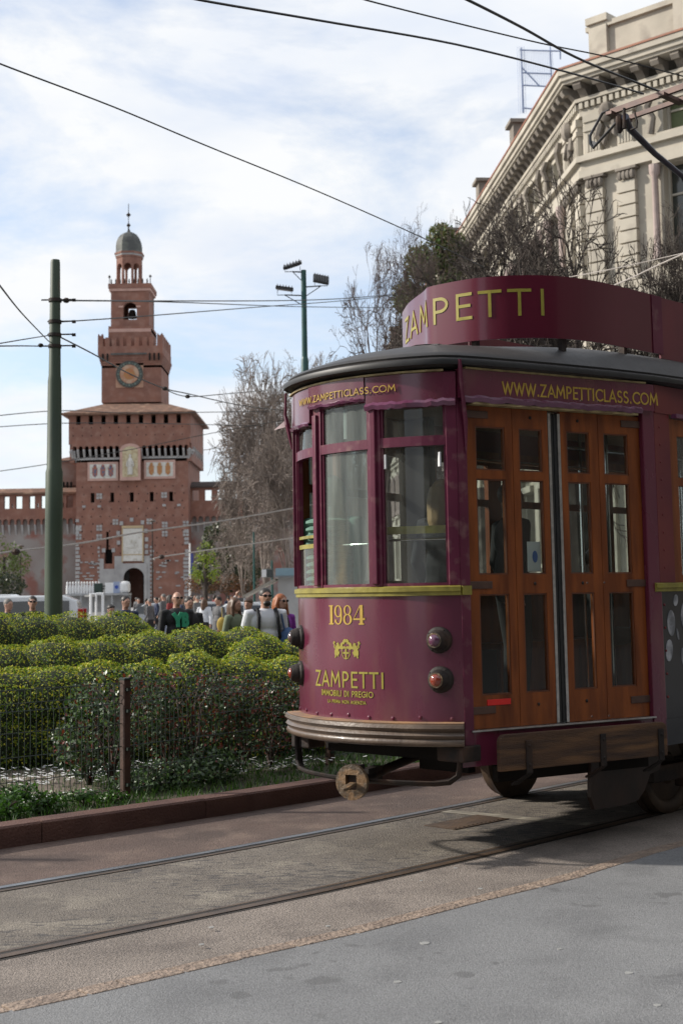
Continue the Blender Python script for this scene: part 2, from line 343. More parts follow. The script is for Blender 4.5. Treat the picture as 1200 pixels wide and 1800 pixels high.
def on_v(x, y, v):
    d = ray(x, y); o = Vector((0, 0, CAMH)) - AP; k = (v - o.dot(va)) / d.dot(va); P = o + d * k; return P.dot(ua), P.z
def on_u(x, y, u):
    d = ray(x, y); o = Vector((0, 0, CAMH)) - AP; k = (u - o.dot(ua)) / d.dot(ua); P = o + d * k; return P.dot(va), P.z
plum = pm('plum_paint', (.130, .020, .045), (.100, .014, .037), 2.2, .22, .3, 2.6, coat=.6, r2=.36, c3=(.16, .065, .06), s3=3.4, lo3=.52, hi3=.9, stretch=(1.6, 1.6, .5))
plum2 = pm('plum_paint_faded', (.125, .018, .045), (.095, .011, .034), 3, .42, .2, 6, coat=.12, spec=.35, c3=(.2, .1, .1), s3=11, lo3=.55, hi3=.8)
plumlip = pm('plum_lip', (.17, .06, .12), (.12, .03, .07), 9, .3, .6, 14, coat=.5)
redpan = pm('red_brown_panel', (.19, .035, .028), (.11, .015, .026), 1.6, .45, .15, 5, coat=.1, spec=.35)
signm = pm('sign_panel', (.105, .006, .022), (.085, .005, .018), 1.3, .28, .3, 1.7, coat=.35, stretch=(1, 1, .35))
olive = pm('olive_strip', (.29, .25, .045), (.20, .17, .03), 12, .45, .2, 30)
gold = pm('gold_lettering', (.50, .33, .05), (.42, .27, .04), 20, .45)
ogold = pm('olive_gold_lettering', (.34, .29, .04), (.28, .24, .035), 20, .45)
roofm = pm('roof_tar', (.018, .017, .018), (.034, .031, .03), 1.6, .42, .35, 12, r2=.6, c3=(.06, .052, .044), s3=.8, lo3=.5, hi3=.75)
blk = pm('black_rubber', (.012, .012, .013), (.02, .02, .02), 10, .5)
cream = pm('cream_trim', (.42, .34, .16), (.22, .16, .08), 12, .6, .3, 30)
bump_m = pm('bumper_steel', (.125, .085, .06), (.075, .055, .042), 3, .42, .3, 30, coat=.15, c3=(.19, .14, .10), s3=2.4)
tan = pm('dusty_ledge', (.34, .19, .09), (.2, .13, .09), 6, .7)
iron = pm('dark_iron', (.030, .023, .02), (.016, .013, .012), 6, .65, .4, 30, c3=(.07, .038, .024), s3=4, spec=.3)
brassy = pm('cast_coupler', (.125, .085, .05), (.07, .05, .033), 9, .45, .8, 40, c3=(.20, .12, .06), s3=14, lo3=.5, hi3=.6)
wood = pm('varnished_wood', (.26, .070, .014), (.15, .038, .009), 3.2, .42, .15, 40, coat=.08, spec=.3, stretch=(4, 4, .6), c3=(.10, .022, .004), s3=2.0, lo3=.53, hi3=.72)
wood2 = pm('dark_wood', (.15, .045, .015), (.09, .028, .012), 4, .5, .1, 30, stretch=(3, 3, 1))
plank = pm('weathered_plank', (.085, .042, .02), (.038, .02, .013), 5, .75, .7, 50, stretch=(.5, .5, 5), c3=(.17, .085, .035), s3=2.6, lo3=.5, hi3=.66)
brown_m = pm('brown_hinge', (.09, .045, .03), (.06, .03, .022), 15, .45)
steel = pm('steel_edge', (.55, .55, .54), (.4, .4, .4), 20, .3, metal=.9)
chrome = pm('chrome', (.75, .75, .75), (.65, .65, .65), 20, .15, metal=1)
inner = pm('interior_lining', (.20, .11, .05), (.13, .07, .03), 3, .6)
dlam = pm('dark_interior', (.014, .011, .009), (.009, .007, .006), 3, .8, spec=.2)
ceil = pm('interior_ceiling', (.45, .41, .33), (.4, .36, .29), 3, .6)
floor_m = pm('tram_floor', (.12, .09, .07), (.07, .055, .045), 4, .7)
white = pm('white_plastic', (.75, .76, .77), (.68, .69, .7), 9, .4)
redm = pm('red_reflector', (.75, .02, .015), (.65, .015, .012), 9, .35)
wheel_m = pm('wheel_steel', (.11, .075, .05), (.06, .045, .035), 6, .5, .3, 20, metal=.3)
lens_o = pm('orange_lens', (.28, .045, .02), (.16, .02, .012), 7, .12, coat=1)
lens_p = pm('purple_lens', (.13, .045, .09), (.07, .02, .05), 7, .1, coat=1)
lens_b = pm('brown_lens', (.10, .06, .055), (.06, .035, .03), 7, .12, coat=1)
blackad = pm('black_film', (.012, .013, .016), (.02, .021, .025), 5, .3, .1, 5, coat=.3)
glass = glassmat('window_glass', (.85, .88, .88), .10)
glassd = glassmat('dirty_glass', (.75, .80, .78), .50, dcol=(.30, .33, .31))
glasdoor = glassmat('door_glass', (.80, .83, .81), .035, dcol=(.3, .3, .28))
tram = empty('tram', AP, TH, 'plum coloured vintage tram numbered 1984 with wooden folding doors and a curved roof sign', 'tram')
# --- body
b = MB(); b.sweep(FR, [(0, .86), (0, 1.69), (-.03, 1.69), (-.03, .86)])
body = b.build('front_panel', plum, tram, smooth=True, ang=30)
# rivets / dents along the bottom edge of the front panel
rv = MB()
for i in range(9): rv.lathe([(.013, 0), (.012, .006), (.004, .010)], fpt(-.7 + i * .175, .905 + .006 * math.sin(i * 2), 0), fpt(-.7 + i * .175, 0, 1) - fpt(-.7 + i * .175, 0, 0), 8)
rv.build('rivet_row', plum2, body, smooth=True)
b = MB()
for s in (1, -1):                                              # side body below the windows, beyond the doors
    q = NEAR if s > 0 else FARS
    b.sweep(q, [(0, .80), (0, 1.69), (-.03, 1.69), (-.03, .80)])
b.sweep(REAR, [(0, .80), (0, 1.69), (-.03, 1.69), (-.03, .80)])
b.sweep([(FARS[1]), FR[0]], [(0, .80), (0, 1.69), (-.03, 1.69), (-.03, .80)])
b.sweep([(11.9, -1.175), REAR[0]], [(0, .80), (0, 3.1), (-.03, 3.1), (-.03, .80)]); b.sweep([REAR[-1], (11.9, 1.175)], [(0, .80), (0, 3.1), (-.03, 3.1), (-.03, .80)])
side = b.build('side_panel', blackad, tram)
ga = MB(); rg_ = random.Random(3)
for (u, z, a_, c_, ro) in [(2.06, 1.46, .05, .09, .2), (2.02, 1.27, .045, .075, 0), (2.25, 1.5, .06, .1, .3), (2.22, 1.2, .07, .08, 1), (2.14, 1.38, .02, .04, 1), (2.4, 1.35, .05, .09, .5), (2.6, 1.4, .08, .1, .5), (2.31, .98, .05, .07, .5), (2.8, 1.2, .1, .1, .5), (2.13, 1.62, .03, .04, 0)]:
    pl = [(u + a_ * math.cos(k * PI / 9) * math.cos(ro) - c_ * math.sin(k * PI / 9) * math.sin(ro) * .4, z + c_ * math.sin(k * PI / 9) + .3 * a_ * math.cos(k * PI / 9)) for k in range(18)]
    ga.prism(pl, lambda x, z_: T(x, 1.1785, z_), lambda x, z_: T(x, 1.174, z_))
ga.build('pale_print', pm('pale_print_film', (.42, .43, .46), (.12, .13, .15), 9, .3, coat=.5, lo=.4, hi=.6), side)
b = MB(); b.sweep([(1.93, -1.172), (11.9, -1.172)], [(.012, .62), (.012, .80), (-.03, .80), (-.03, .62)]); b.sweep(FARS, [(.0, .62), (.0, .80), (-.03, .80), (-.03, .62)])
b.build('sill_panel', blackad, tram)
b = MB(MD); b.b2((-.02, -.0, .60), (1.62, .04, .815)); b.b2((1.605, -.01, .62), (DL + .0, .05, .82)); b.build('door_sill', plum, tram)
b = MB(MD); b.b2((.05, -.018, .816), (1.62, .06, .826)); b.build('threshold', steel, tram)
# --- belt strip
bp = [(0, 1.682), (.016, 1.684), (.016, 1.706), (.026, 1.710), (.026, 1.738), (0, 1.746)]
b = MB(); b.sweep(FR, bp); b.M = MD; b.b2((0, -.02, 1.684), (.072, -.001, 1.742)); b.M = None
b.sweep([(1.885, -1.165), (1.94, -1.175), (11.9, -1.175)], bp); b.sweep([(11.9, 1.175), (1.94, 1.175), FR[0]], bp); b.sweep(REAR, bp)
b.build('belt_strip', olive, tram)
# --- window pillars of the front
def vband(v0, v1, z0, z1, o0, o1, n=6): return [(fpt(v0 + (v1 - v0) * i / n, 0).x, fpt(v0 + (v1 - v0) * i / n, 0).y) for i in range(n + 1)], [(o1, z0), (o1, z1), (o0, z1), (o0, z0)]
def fband(mb, v0, v1, z0, z1, o0, o1, n=6): p, q = vband(v0, v1, z0, z1, o0, o1, n); mb.sweep(p, q)
for (v0, v1) in ((-.76, -.735), (-.352, -.246), (.205, .300)):
    b = MB(); p, q = vband(v0, v1, 1.742, 2.99, -.045, .0); m_ = (v0 + v1) / 2; hw = (v1 - v0) / 2
    b.sweep([(fpt(v, 0).x, fpt(v, 0).y) for v in np.linspace(v0, v1, 7)], [(-.045, 1.742), (0.006, 1.742), (0.006, 2.985), (-.045, 2.985)])
    b.sweep([(fpt(v, 0).x, fpt(v, 0).y) for v in np.linspace(m_ - hw * .45, m_ + hw * .45, 5)], [(0, 1.76), (.028, 1.76), (.028, 2.93), (0, 2.93)])
    b.build('window_pillar', plum2, tram, smooth=True, bevel=.006)
b = MB(); fband(b, .70, .76, 1.742, 2.99, -.05, .006); b.M = MD; b.b2((0, -.006, .66), (.075, .07, 2.99)); b.M = None; fband(b, .70, .76, .70, .87, -.03, .0)
b.build('corner_post', plum2, tram, bevel=.008)
b = MB(MD); b.b2((1.605, -.006, .62), (DL + .01, .07, 2.99)); b.build('door_post', plum, tram, bevel=.006)
b = MB(); 
for z in np.arange(1.85, 3.1, .125): b.lathe([(.011, 0), (.009, .006), (.002, .009)], T(2.0, 1.180, z), (0, -1, 0), 8)
for z in np.arange(.95, 1.65, .16): b.lathe([(.010, 0), (.008, .006), (.002, .009)], T(1.98, 1.176, z), (0, -1, 0), 8)
rb = b
b = MB(); b.sweep([(1.935, -1.178), (2.13, -1.178)], [(0, 1.745), (.004, 1.745), (.004, 3.15), (0, 3.15)]); b.b2((1.94, -1.178, 1.745), (2.13, -1.10, 3.15))
pan = b.build('riveted_panel', redpan, tram); rb.build('rivet_row', redpan, pan, smooth=True)
# --- glazing of the front: transom, sash, panes
wins = [(-.735, -.352, 2.87, 'dirty'), (-.246, .205, 2.965, 'very'), (.300, .703, 2.905, 'clean')]
for (v0, v1, zt, kind) in wins:
    fr = MB(); fband(fr, v0, v1, 2.652, 2.716, -.04, .004); fband(fr, v0, v1, 1.742, 1.765, -.04, -.0); fband(fr, v0, v1, zt, zt + .06, -.04, -.002)
    for vv in (v0, v1): fband(fr, min(vv, vv - (.014 if vv == v1 else 0)), max(vv, vv + (.014 if vv == v0 else 0)), 1.765, zt, -.04, -.008, 2)
    w_ = fr.build('front_window', plum2, tram, smooth=False)
    tag(w_, {'dirty': 'narrow far front window with its lower sash partly open', 'very': 'grimy middle front window with raised header', 'clean': 'clearest front window beside the doors'}[kind])
    gm = glassd if kind == 'very' else glass
    for (z0, z1) in ((1.762, 2.655), (2.714, zt + .003)):
        g = MB()
        if kind == 'dirty' and z0 < 2: fband(g, v0 + .005, v1 - .005, 1.762, 2.02, -.024, -.020)
        else: fband(g, v0 + .005, v1 - .005, z0, z1, -.024, -.020)
        g.build('pane', gm, w_, smooth=True)
    if kind == 'dirty':
        g = MB(); fband(g, v0, v1, 2.02, 2.05, -.035, -.010); g.build('sash_rail', olive, w_); g = MB(); fband(g, v0 + .01, v1, 2.09, 2.11, -.035, -.010); g.build('sash_rail', olive, w_)
    if kind == 'clean':
        g = MB(); fband(g, v0 - .02, v1, 2.085, 2.135, -.075, -.06); g.build('sash_rail', olive, w_)
        g = MB(); g.tube([fpt(v, 2.05, -.13) for v in np.linspace(.28, .72, 6)], .009, 8); g.build('hand_rail', chrome, w_)
        for vv in (.325, .665):
            g = MB(); p = fpt(vv, 2.56, -.01); g.box((p.x, p.y, p.z), (.012, .034, .095), -.5 + .0); g.build('sash_catch', white, w_, bevel=.003)
    if kind == 'very':
        g = MB(); g.tube([fpt(v, 2.03, -.10) for v in np.linspace(-.22, .2, 6)], .009, 8); g.build('hand_rail', chrome, w_)
        g = MB(); fband(g, -.03, .0, 2.74, 2.94, -.030, -.026, 2); g.build('route_number', white, w_)
# --- fascia over the windows
fas = MB(); FRx = [(fpt(v, 0).x, fpt(v, 0).y) for v in np.linspace(-.76, .76, 33)]
fas.sweep([(fpt(v, 0).x, fpt(v, 0).y) for v in np.linspace(-.76, -.35, 9)], [(.0, 2.88), (.030, 2.88), (.030, 3.125), (.0, 3.14)])
fas.sweep([(fpt(v, 0).x, fpt(v, 0).y) for v in np.linspace(-.345, .205, 11)], [(.0, 2.985), (.034, 2.985), (.038, 3.13), (.0, 3.14)])
fas.sweep([(fpt(v, 0).x, fpt(v, 0).y) for v in np.linspace(.21, .76, 11)], [(.0, 2.92), (.030, 2.92), (.030, 3.125), (.0, 3.14)])
fas.M = MD; fas.b2((.0, -.035, 2.955), (DL - .02, .02, 3.145)); fas.M = None
fascia = fas.build('fascia', plum, tram, smooth=True, ang=25)
b = MB(); b.sweep([(1.94, -1.178), (11.9, -1.178)], [(0, 2.95), (.012, 2.95), (.012, 3.15), (0, 3.15)]); b.sweep(FARS, [(0, 2.88), (.012, 2.88), (.012, 3.15), (0, 3.15)])
b.sweep(REAR, [(0, 2.88), (.012, 2.88), (.012, 3.15), (0, 3.15)]); b.sweep([FARS[1], FR[0]], [(0, 2.90), (.012, 2.90), (.012, 3.15), (0, 3.15)]); b.build('side_fascia', redpan, tram)
lip = MB(); rl = random.Random(5)
def wavy(mbx, a, c, fm, z, n=26, h=.034, o=.042):
    P = []; 
    for i in range(n + 1):
        x = a + (c - a) * i / n; P.append((x, z + rl.uniform(-.006, .006), o + rl.uniform(-.008, .010)))
    vs = []; fs = []
    for x, zz, oo in P: vs += [fm(x, zz + h, .028), fm(x, zz + h * .55, oo), fm(x, zz, oo * .8), fm(x, zz + .002, .0)]
    for i in range(n):
        for k in range(3): fs.append((4 * i + k, 4 * i + 4 + k, 4 * i + 5 + k, 4 * i + 1 + k))
    mbx.add(vs, fs)
fd = lambda x, z, o: MD @ Vector((x, -o, z))
wavy(lip, -.76, -.36, fpt, 2.868, 14, .03); wavy(lip, -.345, .205, fpt, 2.972, 18, .03); wavy(lip, .21, .755, fpt, 2.905, 18, .05); wavy(lip, .02, DL - .14, fd, 2.93, 40, .05, .055)
lip.build('drip_lip', plumlip, fascia, smooth=True)
b = MB(); b.sweep([(fpt(v, 0).x, fpt(v, 0).y) for v in np.linspace(-.76, .7, 33)], [(.0, 3.128), (.045, 3.130), (.045, 3.142), (.0, 3.142)]); b.M = MD; b.b2((.05, -.045, 3.146), (DL - .1, .0, 3.158)); b.M = None
wb = rl
b.build('cream_bead', cream, fascia)
b = MB(MD); b.b2((.1, -.04, 2.917), (DL - .18, .03, 2.932)); b.build('cream_bead', cream, fascia)
# pipe down the corner
b = MB(); c0 = MD @ Vector((-.01, -.06, 3.2)); c1 = MD @ Vector((.01, -.055, 3.0)); c2 = MD @ Vector((.055, -.02, 2.8)); b.tube([c0, c1, c2, MD @ Vector((.06, -.012, 2.6))], [.014, .014, .016, .006], 8); b.build('drain_pipe', plum2, tram, smooth=True)
b = MB(); lf = FARS[1]; q = fpt(-.76, 3.16, .07); b.tube([q, fpt(-.78, 3.0, .075), fpt(-.77, 2.93, .06), fpt(-.765, 2.75, .03)], [.008, .012, .02, .006], 6); b.add([fpt(-.78, 2.98, .06), fpt(-.82, 2.90, .16), fpt(-.76, 2.92, .05)], [(0, 1, 2)]); b.build('torn_trim', plum2, tram)
# --- lettering
def lett(name, txt, fm, x0, x1, z0, z1, m, par, wt=.1, gap=.06):
    mb = MB(); letters(mb, txt, fm, x0, x1, z0, z1, wt, gap); o = mb.build(name, m, par); return o
lett('lettering', 'ZAMPETTI', lambda x, z, o: fpt(x, z, o + .001), -.366, .305, 1.086, 1.193, ogold, body, .12, .15)
lett('lettering', 'IMMOBILI DI PREGIO', lambda x, z, o: fpt(x, z, o + .001), -.285, .215, 1.027, 1.067, ogold, body, .15, .13)
lett('lettering', 'LA PRIMA NON AGENZIA', lambda x, z, o: fpt(x, z, o + .001), -.21, .155, .982, 1.005, ogold, body, .15, .15)
lett('lettering', 'WWW.ZAMPETTICLASS.COM', lambda x, z, o: fpt(x, z, o + .0385), -.49, .430, 3.015, 3.062, gold, fascia, .12, .1)
lett('lettering', 'WWW.ZAMPETTICLASS.COM', lambda x, z, o: fd(x, z, o + .036 if x < DL - .02 else .036 + o), .345, 1.735, 2.995, 3.083, gold, fascia, .13, .1)
ln = MB()                                                        # the number 1984, slab figures
fm = lambda x, z, o: fpt(-.180 + x, 1.500 + z, o + .001)
H_ = .128
shape(ln, [(0, 0), (.05, 0), (.05, .007), (.04, .010), (.04, .122), (.047, .122), (.047, .128), (.0, .128), (.0, .121), (.014, .119), (.014, .010), (0, .007)], fm)
def ring(cx, cz, rx, rz, tx, tz, a0, a1, n=22):
    for i in range(n):
        p = [math.radians(a0 + (a1 - a0) * (i + k) / n) for k in (0, 1)]
        shape(ln, [(cx + rx * math.cos(p[0]), cz + rz * math.sin(p[0])), (cx + rx * math.cos(p[1]), cz + rz * math.sin(p[1])), (cx + (rx - tx) * math.cos(p[1]), cz + (rz - tz) * math.sin(p[1])), (cx + (rx - tx) * math.cos(p[0]), cz + (rz - tz) * math.sin(p[0]))], fm)
ring(.098, .088, .038, .040, .017, .006, 0, 360); ring(.098, .040, .038, .040, .017, .007, -150, 0, 14); shape(ln, [(.119, .04), (.136, .04), (.136, .09), (.119, .09)], fm); ln.M = None
shape(ln, [(.06, .018), (.075, .012), (.08, .03), (.068, .036)], fm)
ring(.188, .095, .034, .033, .014, .006, 0, 360); ring(.188, .035, .040, .036, .017, .007, 0, 360)
shape(ln, [(.285, 0), (.33, 0), (.33, .007), (.321, .010), (.321, .128), (.300, .128), (.297, .122), (.297, .010), (.285, .007)], fm)
shape(ln, [(.297, .128), (.305, .128), (.248, .040), (.240, .034)], fm); shape(ln, [(.240, .030), (.338, .030), (.338, .048), (.332, .042), (.240, .041)], fm)
ln.build('fleet_number', gold, body)
em = MB(); fe = lambda x, z, o: fpt(-.012 + x, 1.340 + z, o + .001)           # crest with cross
for s in (1, -1):
    sh = lambda pl: shape(em, [(s * x, z) for x, z in pl], fe)
    sh([(0, .062), (.012, .066), (.026, .056), (.03, .046), (.05, .036), (.056, .020), (.066, .008), (.050, .000), (.036, -.006), (.018, .004), (.004, .0), (0, .01), (.010, .020), (.024, .014), (.032, .024), (.022, .034), (.010, .030), (.012, .040), (.004, .046), (0, .040)])
    sh([(.05, .002), (.062, .010), (.066, .030), (.074, .044), (.082, .036), (.092, .04), (.088, .026), (.102, .018), (.104, -.002), (.112, -.014), (.112, -.034), (.106, -.048), (.112, -.058), (.102, -.060), (.094, -.050), (.090, -.038), (.084, -.050), (.074, -.052), (.074, -.042), (.066, -.034), (.060, -.022), (.070, -.014), (.072, -.004)])
    sh([(.108, .0), (.120, .012), (.116, .026), (.128, .036), (.118, .052), (.104, .044), (.112, .034), (.104, .022), (.110, .012), (.102, .004)])
    sh([(.004, -.02), (.028, -.020), (.028, -.032), (.004, -.032)])
    sh([(.036, -.008), (.040, -.008), (.038, -.040), (.020, -.062), (0, -.068), (0, -.063), (.018, -.058), (.033, -.038)])
shape(em, [(-.007, .0), (.007, .0), (.007, -.062), (-.007, -.062)], fe); em.build('crest_emblem', ogold, body)
# --- bumper, life guard and coupler
prof = [(0, .735), (.070, .735), (.088, .742), (.096, .760), (.088, .778), (.080, .783), (.088, .788), (.100, .805), (.088, .822), (.082, .828), (.090, .833), (.106, .850), (.100, .872), (.085, .877), (0, .877)]
fb2 = [(fcu(v), -v) for v in np.linspace(-.76, .76, 49)]
b = MB(); b.sweep(fb2, prof); bumper = b.build('bumper', bump_m, tram, smooth=True, ang=50)
b = MB(); b.sweep(fb2, [(0, .878), (.088, .878), (.088, .882), (0, .884)]); b.build('ledge', tan, bumper)
b = MB(); gp = [fpt(-.70, .74, .02), fpt(-.70, .62, .02), fpt(-.67, .54, .02), fpt(-.60, .505, .02)] + [fpt(v, .50, .02) for v in np.linspace(-.5, .6, 14)] + [fpt(.68, .51, .02), fpt(.725, .55, .02), fpt(.735, .62, .02), fpt(.735, .72, .02)]
b.tube(gp, .034, 8, sx=.45); b.build('life_guard', iron, tram, smooth=True)
b = MB(); b.mark(); b.b2((fcu(.7) - .02, -.80, .635), (fcu(.7) + .16, -.58, .735)); b.mark(); b.b2((fcu(.7) - .02, .60, .635), (fcu(.7) + .14, .78, .735)); b.build('guard_bracket', iron, tram, bevel=.01)
b = MB(); b.b2((.55, -.55, .52), (.62, -.12, .80)); bb = b.build('mesh_guard', dlam, tram)
dc = fpt(.17, .51, .20); ax = (fpt(.17, 0, 1) - fpt(.17, 0, 0)).normalized(); ax = Vector((-.96, -.28, 0)).normalized(); sx_ = Vector((ax.y, -ax.x, 0))
b = MB(); n_ = 40; sq = []
ringo = [(.112 * math.cos(2 * PI * k / n_), .112 * math.sin(2 * PI * k / n_)) for k in range(n_)]
def sqp(a): 
    c_, s_ = math.cos(a), math.sin(a); m_ = max(abs(c_), abs(s_)); return (c_ / m_ * .040, s_ / m_ * .048)
inn = [sqp(2 * PI * k / n_) for k in range(n_)]
P3 = lambda p, d: dc + sx_ * p[0] + Vector((0, 0, p[1])) + ax * d
vs = [P3(p, .0) for p in ringo] + [P3(p, .004) for p in inn] + [P3(p, -.03) for p in ringo] + [P3(p, -.06) for p in inn]
fs = []
for k in range(n_):
    j = (k + 1) % n_; fs += [(k, j, n_ + j, n_ + k), (k, 2 * n_ + k, 2 * n_ + j, j), (n_ + k, n_ + j, 3 * n_ + j, 3 * n_ + k), (2 * n_ + k, 3 * n_ + k, 3 * n_ + j, 2 * n_ + j)]
b.add(vs, fs); coup = b.build('coupler', brassy, tram, smooth=True, ang=40)
b = MB(); b.tube([dc - ax * .03, dc - ax * .10, dc - ax * .16, dc - ax * .22, dc - ax * .5 + Vector((0, 0, .03)), dc - ax * 1.0 + Vector((.0, -.1, .10))], [.075, .07, .045, .04, .03, .03], 12)
b.box(dc - ax * .1 + Vector((0, 0, .085)), (.09, .05, .03), .3); b.box(dc - ax * .28 + Vector((0, 0, .02)), (.2, .06, .09), .3); b.build('drawbar', iron, coup, smooth=True)
b = MB(); L_ = [(-.0, -.022), (.12, -.026), (.145, -.012), (.145, .012), (.12, .026), (0, .022)]
b.prism(L_, lambda x, y: dc + ax * (x + .01) + sx_ * (y - .02) + Vector((0, 0, .004 - .15 * x)), lambda x, y: dc + ax * (x + .01) + sx_ * (y - .02) + Vector((0, 0, -.014 - .15 * x))); b.build('link_bar', brassy, coup, bevel=.003)
# --- four lamps
for (v, z, mm, lb_) in ((-.632, 1.405, lens_b, None), (-.645, 1.156, lens_o, None), (.640, 1.400, lens_p, None), (.643, 1.150, lens_o, None)):
    p = fpt(v, z, 0); ax_ = (fpt(v, z, 1) - p).normalized()
    if v > 0: ax_ = (ax_ + Vector((-.5, .1, 0))).normalized()
    b = MB(); b.lathe([(.085, -.02), (.085, .012), (.080, .018), (.066, .024), (.064, .045), (.058, .052), (.056, .066), (.050, .074), (.042, .074), (.040, .060), (.0, .058)], p, ax_, 28)
    for k in range(4): 
        a_ = k * PI / 2 + .6; q_ = Vector((0, 0, 1)); s_ = ax_.cross(q_); b.ell(p + ax_ * .02 + (s_ * math.cos(a_) + q_ * math.sin(a_)) * .074, (.006,) * 3, 6, 4)
    lm = b.build('headlight', iron, tram, smooth=True, ang=40)
    b = MB(); b.lathe([(.041, .058), (.041, .072), (.034, .086), (.02, .095), (.004, .098)], p, ax_, 24); b.build('lens', mm, lm, smooth=True, ang=80)
    b = MB(); b.lathe([(.041, .070), (.048, .070), (.048, .079), (.041, .079)], p, ax_, 24); b.build('lens_ring', brassy if v > 0 else iron, lm, smooth=True)
    if v < 0: lm['label'] = 'lamp on the far side of the tram nose'
# --- folding doors
for li, (w0, w1, g0, g1, hs) in enumerate(((.080, .470, .167, .409, 0), (.474, .775, .527, .725, 1), (.885, 1.218, .937, 1.139, 1), (1.222, 1.602, 1.268, 1.493, 0))):
    holes_ = [(g0, g1, 2.495, 2.785), (g0, g1, 1.812, 2.438), (g0, g1, 1.038, 1.686)]
    b = MB(MD); b.holes(w0, w1, .828, 2.915, holes_, .03, .042); lf_ = b.build('door_leaf', wood, tram, bevel=.005)
    for (a0, a1, z0, z1) in holes_:
        b = MB(MD); b.b2((a0 - .003, .048, z0 - .003), (a1 + .003, .052, z1 + .003)); b.build('pane', glasdoor, lf_)
        b = MB(MD)
        for q in ((a0, a1, z0, z0 + .010), (a0, a1, z1 - .010, z1), (a0, a0 + .010, z0 + .01, z1 - .01), (a1 - .010, a1, z0 + .01, z1 - .01)): b.b2((q[0] + .0005, .034, q[2] + .0005), (q[1] - .0005, .047, q[3] - .0005))
        b.build('glazing_bead', wood2, lf_)
    hz = (2.86, 1.745, .945)
    for z in hz:
        b = MB(MD); 
        if li == 0: x0, x1 = w0 - .005, w0 + .19
        elif li == 3: x0, x1 = w1 - .17, w1 + .005
        else: continue
        b = MB(MD); b.b2((x0, .022, z - .024), (x1, .0305, z + .024)); 
        for xx in (x0 + .04, x1 - .04): b.lathe([(.008, 0), (.006, .005)], MD @ Vector((xx, .022, z)), -dn, 8)
        b.M = None; b.build('hinge_strap', brown_m, lf_, bevel=.004)
    b = MB(); 
    for z in (.96, 1.75, 2.86): b.lathe([(.011, 0), (.011, .004), (.004, .010)], MD @ Vector(((g0 + g1) / 2, .03, z)), -dn, 10)
    if li in (1, 2) : b.build('door_knob', iron, lf_, smooth=True)
    if li == 0:
        b = MB(MD); pl = []
        b.b2((.205, .025, .972), (.395, .0305, 1.010)); b.build('red_reflector', redm, lf_, bevel=.002)
    if li == 1:
        b = MB(MD); b.b2((.60, .066, 1.83), (.71, .069, 2.03)); nt_ = b.build('paper_notice', white, lf_)
        b = MB(MD); b.prism([(.662 + .022 * math.cos(k * PI / 8), 1.93 + .04 * math.sin(k * PI / 8)) for k in range(16)], lambda x, z: (x, .0655, z), lambda x, z: (x, .064, z)); b.build('blue_symbol', pm('blue_print', (.05, .16, .5), (.04, .13, .42), 5, .5), nt_)
b = MB(MD); b.b2((.778, .028, .83), (.800, .05, 2.90)); b.b2((.860, .028, .83), (.882, .05, 2.90))
for z in np.arange(.95, 2.88, .12): 
    for x in (.789, .871): b.box((x, .027, z), (.006, .006, .006))
b.build('door_edge_strip', steel, tram)
b = MB(MD); b.b2((.800, .036, .83), (.829, .075, 2.90)); b.b2((.832, .036, .83), (.860, .075, 2.90)); b.build('rubber_seal', blk, tram, bevel=.008)
b = MB(MD); b.b2((.0755, .02, .826), (.0795, .08, 2.93)); b.b2((.0755, .05, 2.918), (1.603, .09, 2.95)); b.build('door_frame', wood2, tram)
# --- wooden side board with iron straps
b = MB(MD); rr_ = .05; x0, x1, z0, z1 = .175, 1.60, .572, .800
pl = [(x0, z0), (x1, z0 + .0)] + [(x1 - rr_ + rr_ * math.cos(a), z1 - rr_ + rr_ * math.sin(a)) for a in np.linspace(0, PI / 2, 6)] + [(x0 + rr_ - rr_ * math.sin(a), z1 - rr_ + rr_ * math.cos(a)) for a in np.linspace(0, PI / 2, 6)]
b.prism(pl, lambda x, z: (x, -.135, z), lambda x, z: (x, -.095, z)); step = b.build('step_board', plank, tram, bevel=.006)
for x in (.40, 1.02, 1.535):
    b = MB(MD); b.b2((x - .024, -.147, .545), (x + .024, -.136, .755)); b.add([(x - .024, -.147, .545), (x + .024, -.147, .545), (x + .024, -.136, .545), (x - .024, -.136, .545), (x - .03 - .03, -.02, .46), (x - .03 + .03, -.02, .46), (x, 0, .47), (x - .05, 0, .47)], [(0, 1, 5, 4), (3, 2, 6, 7), (0, 3, 7, 4), (1, 2, 6, 5), (4, 5, 6, 7)])
    b.M = None
    for z in (.60, .72): b.lathe([(.012, 0), (.008, .008)], MD @ Vector((x, -.147, z)), -dn, 8)
    b.build('strap_bracket', iron, step, bevel=.003)
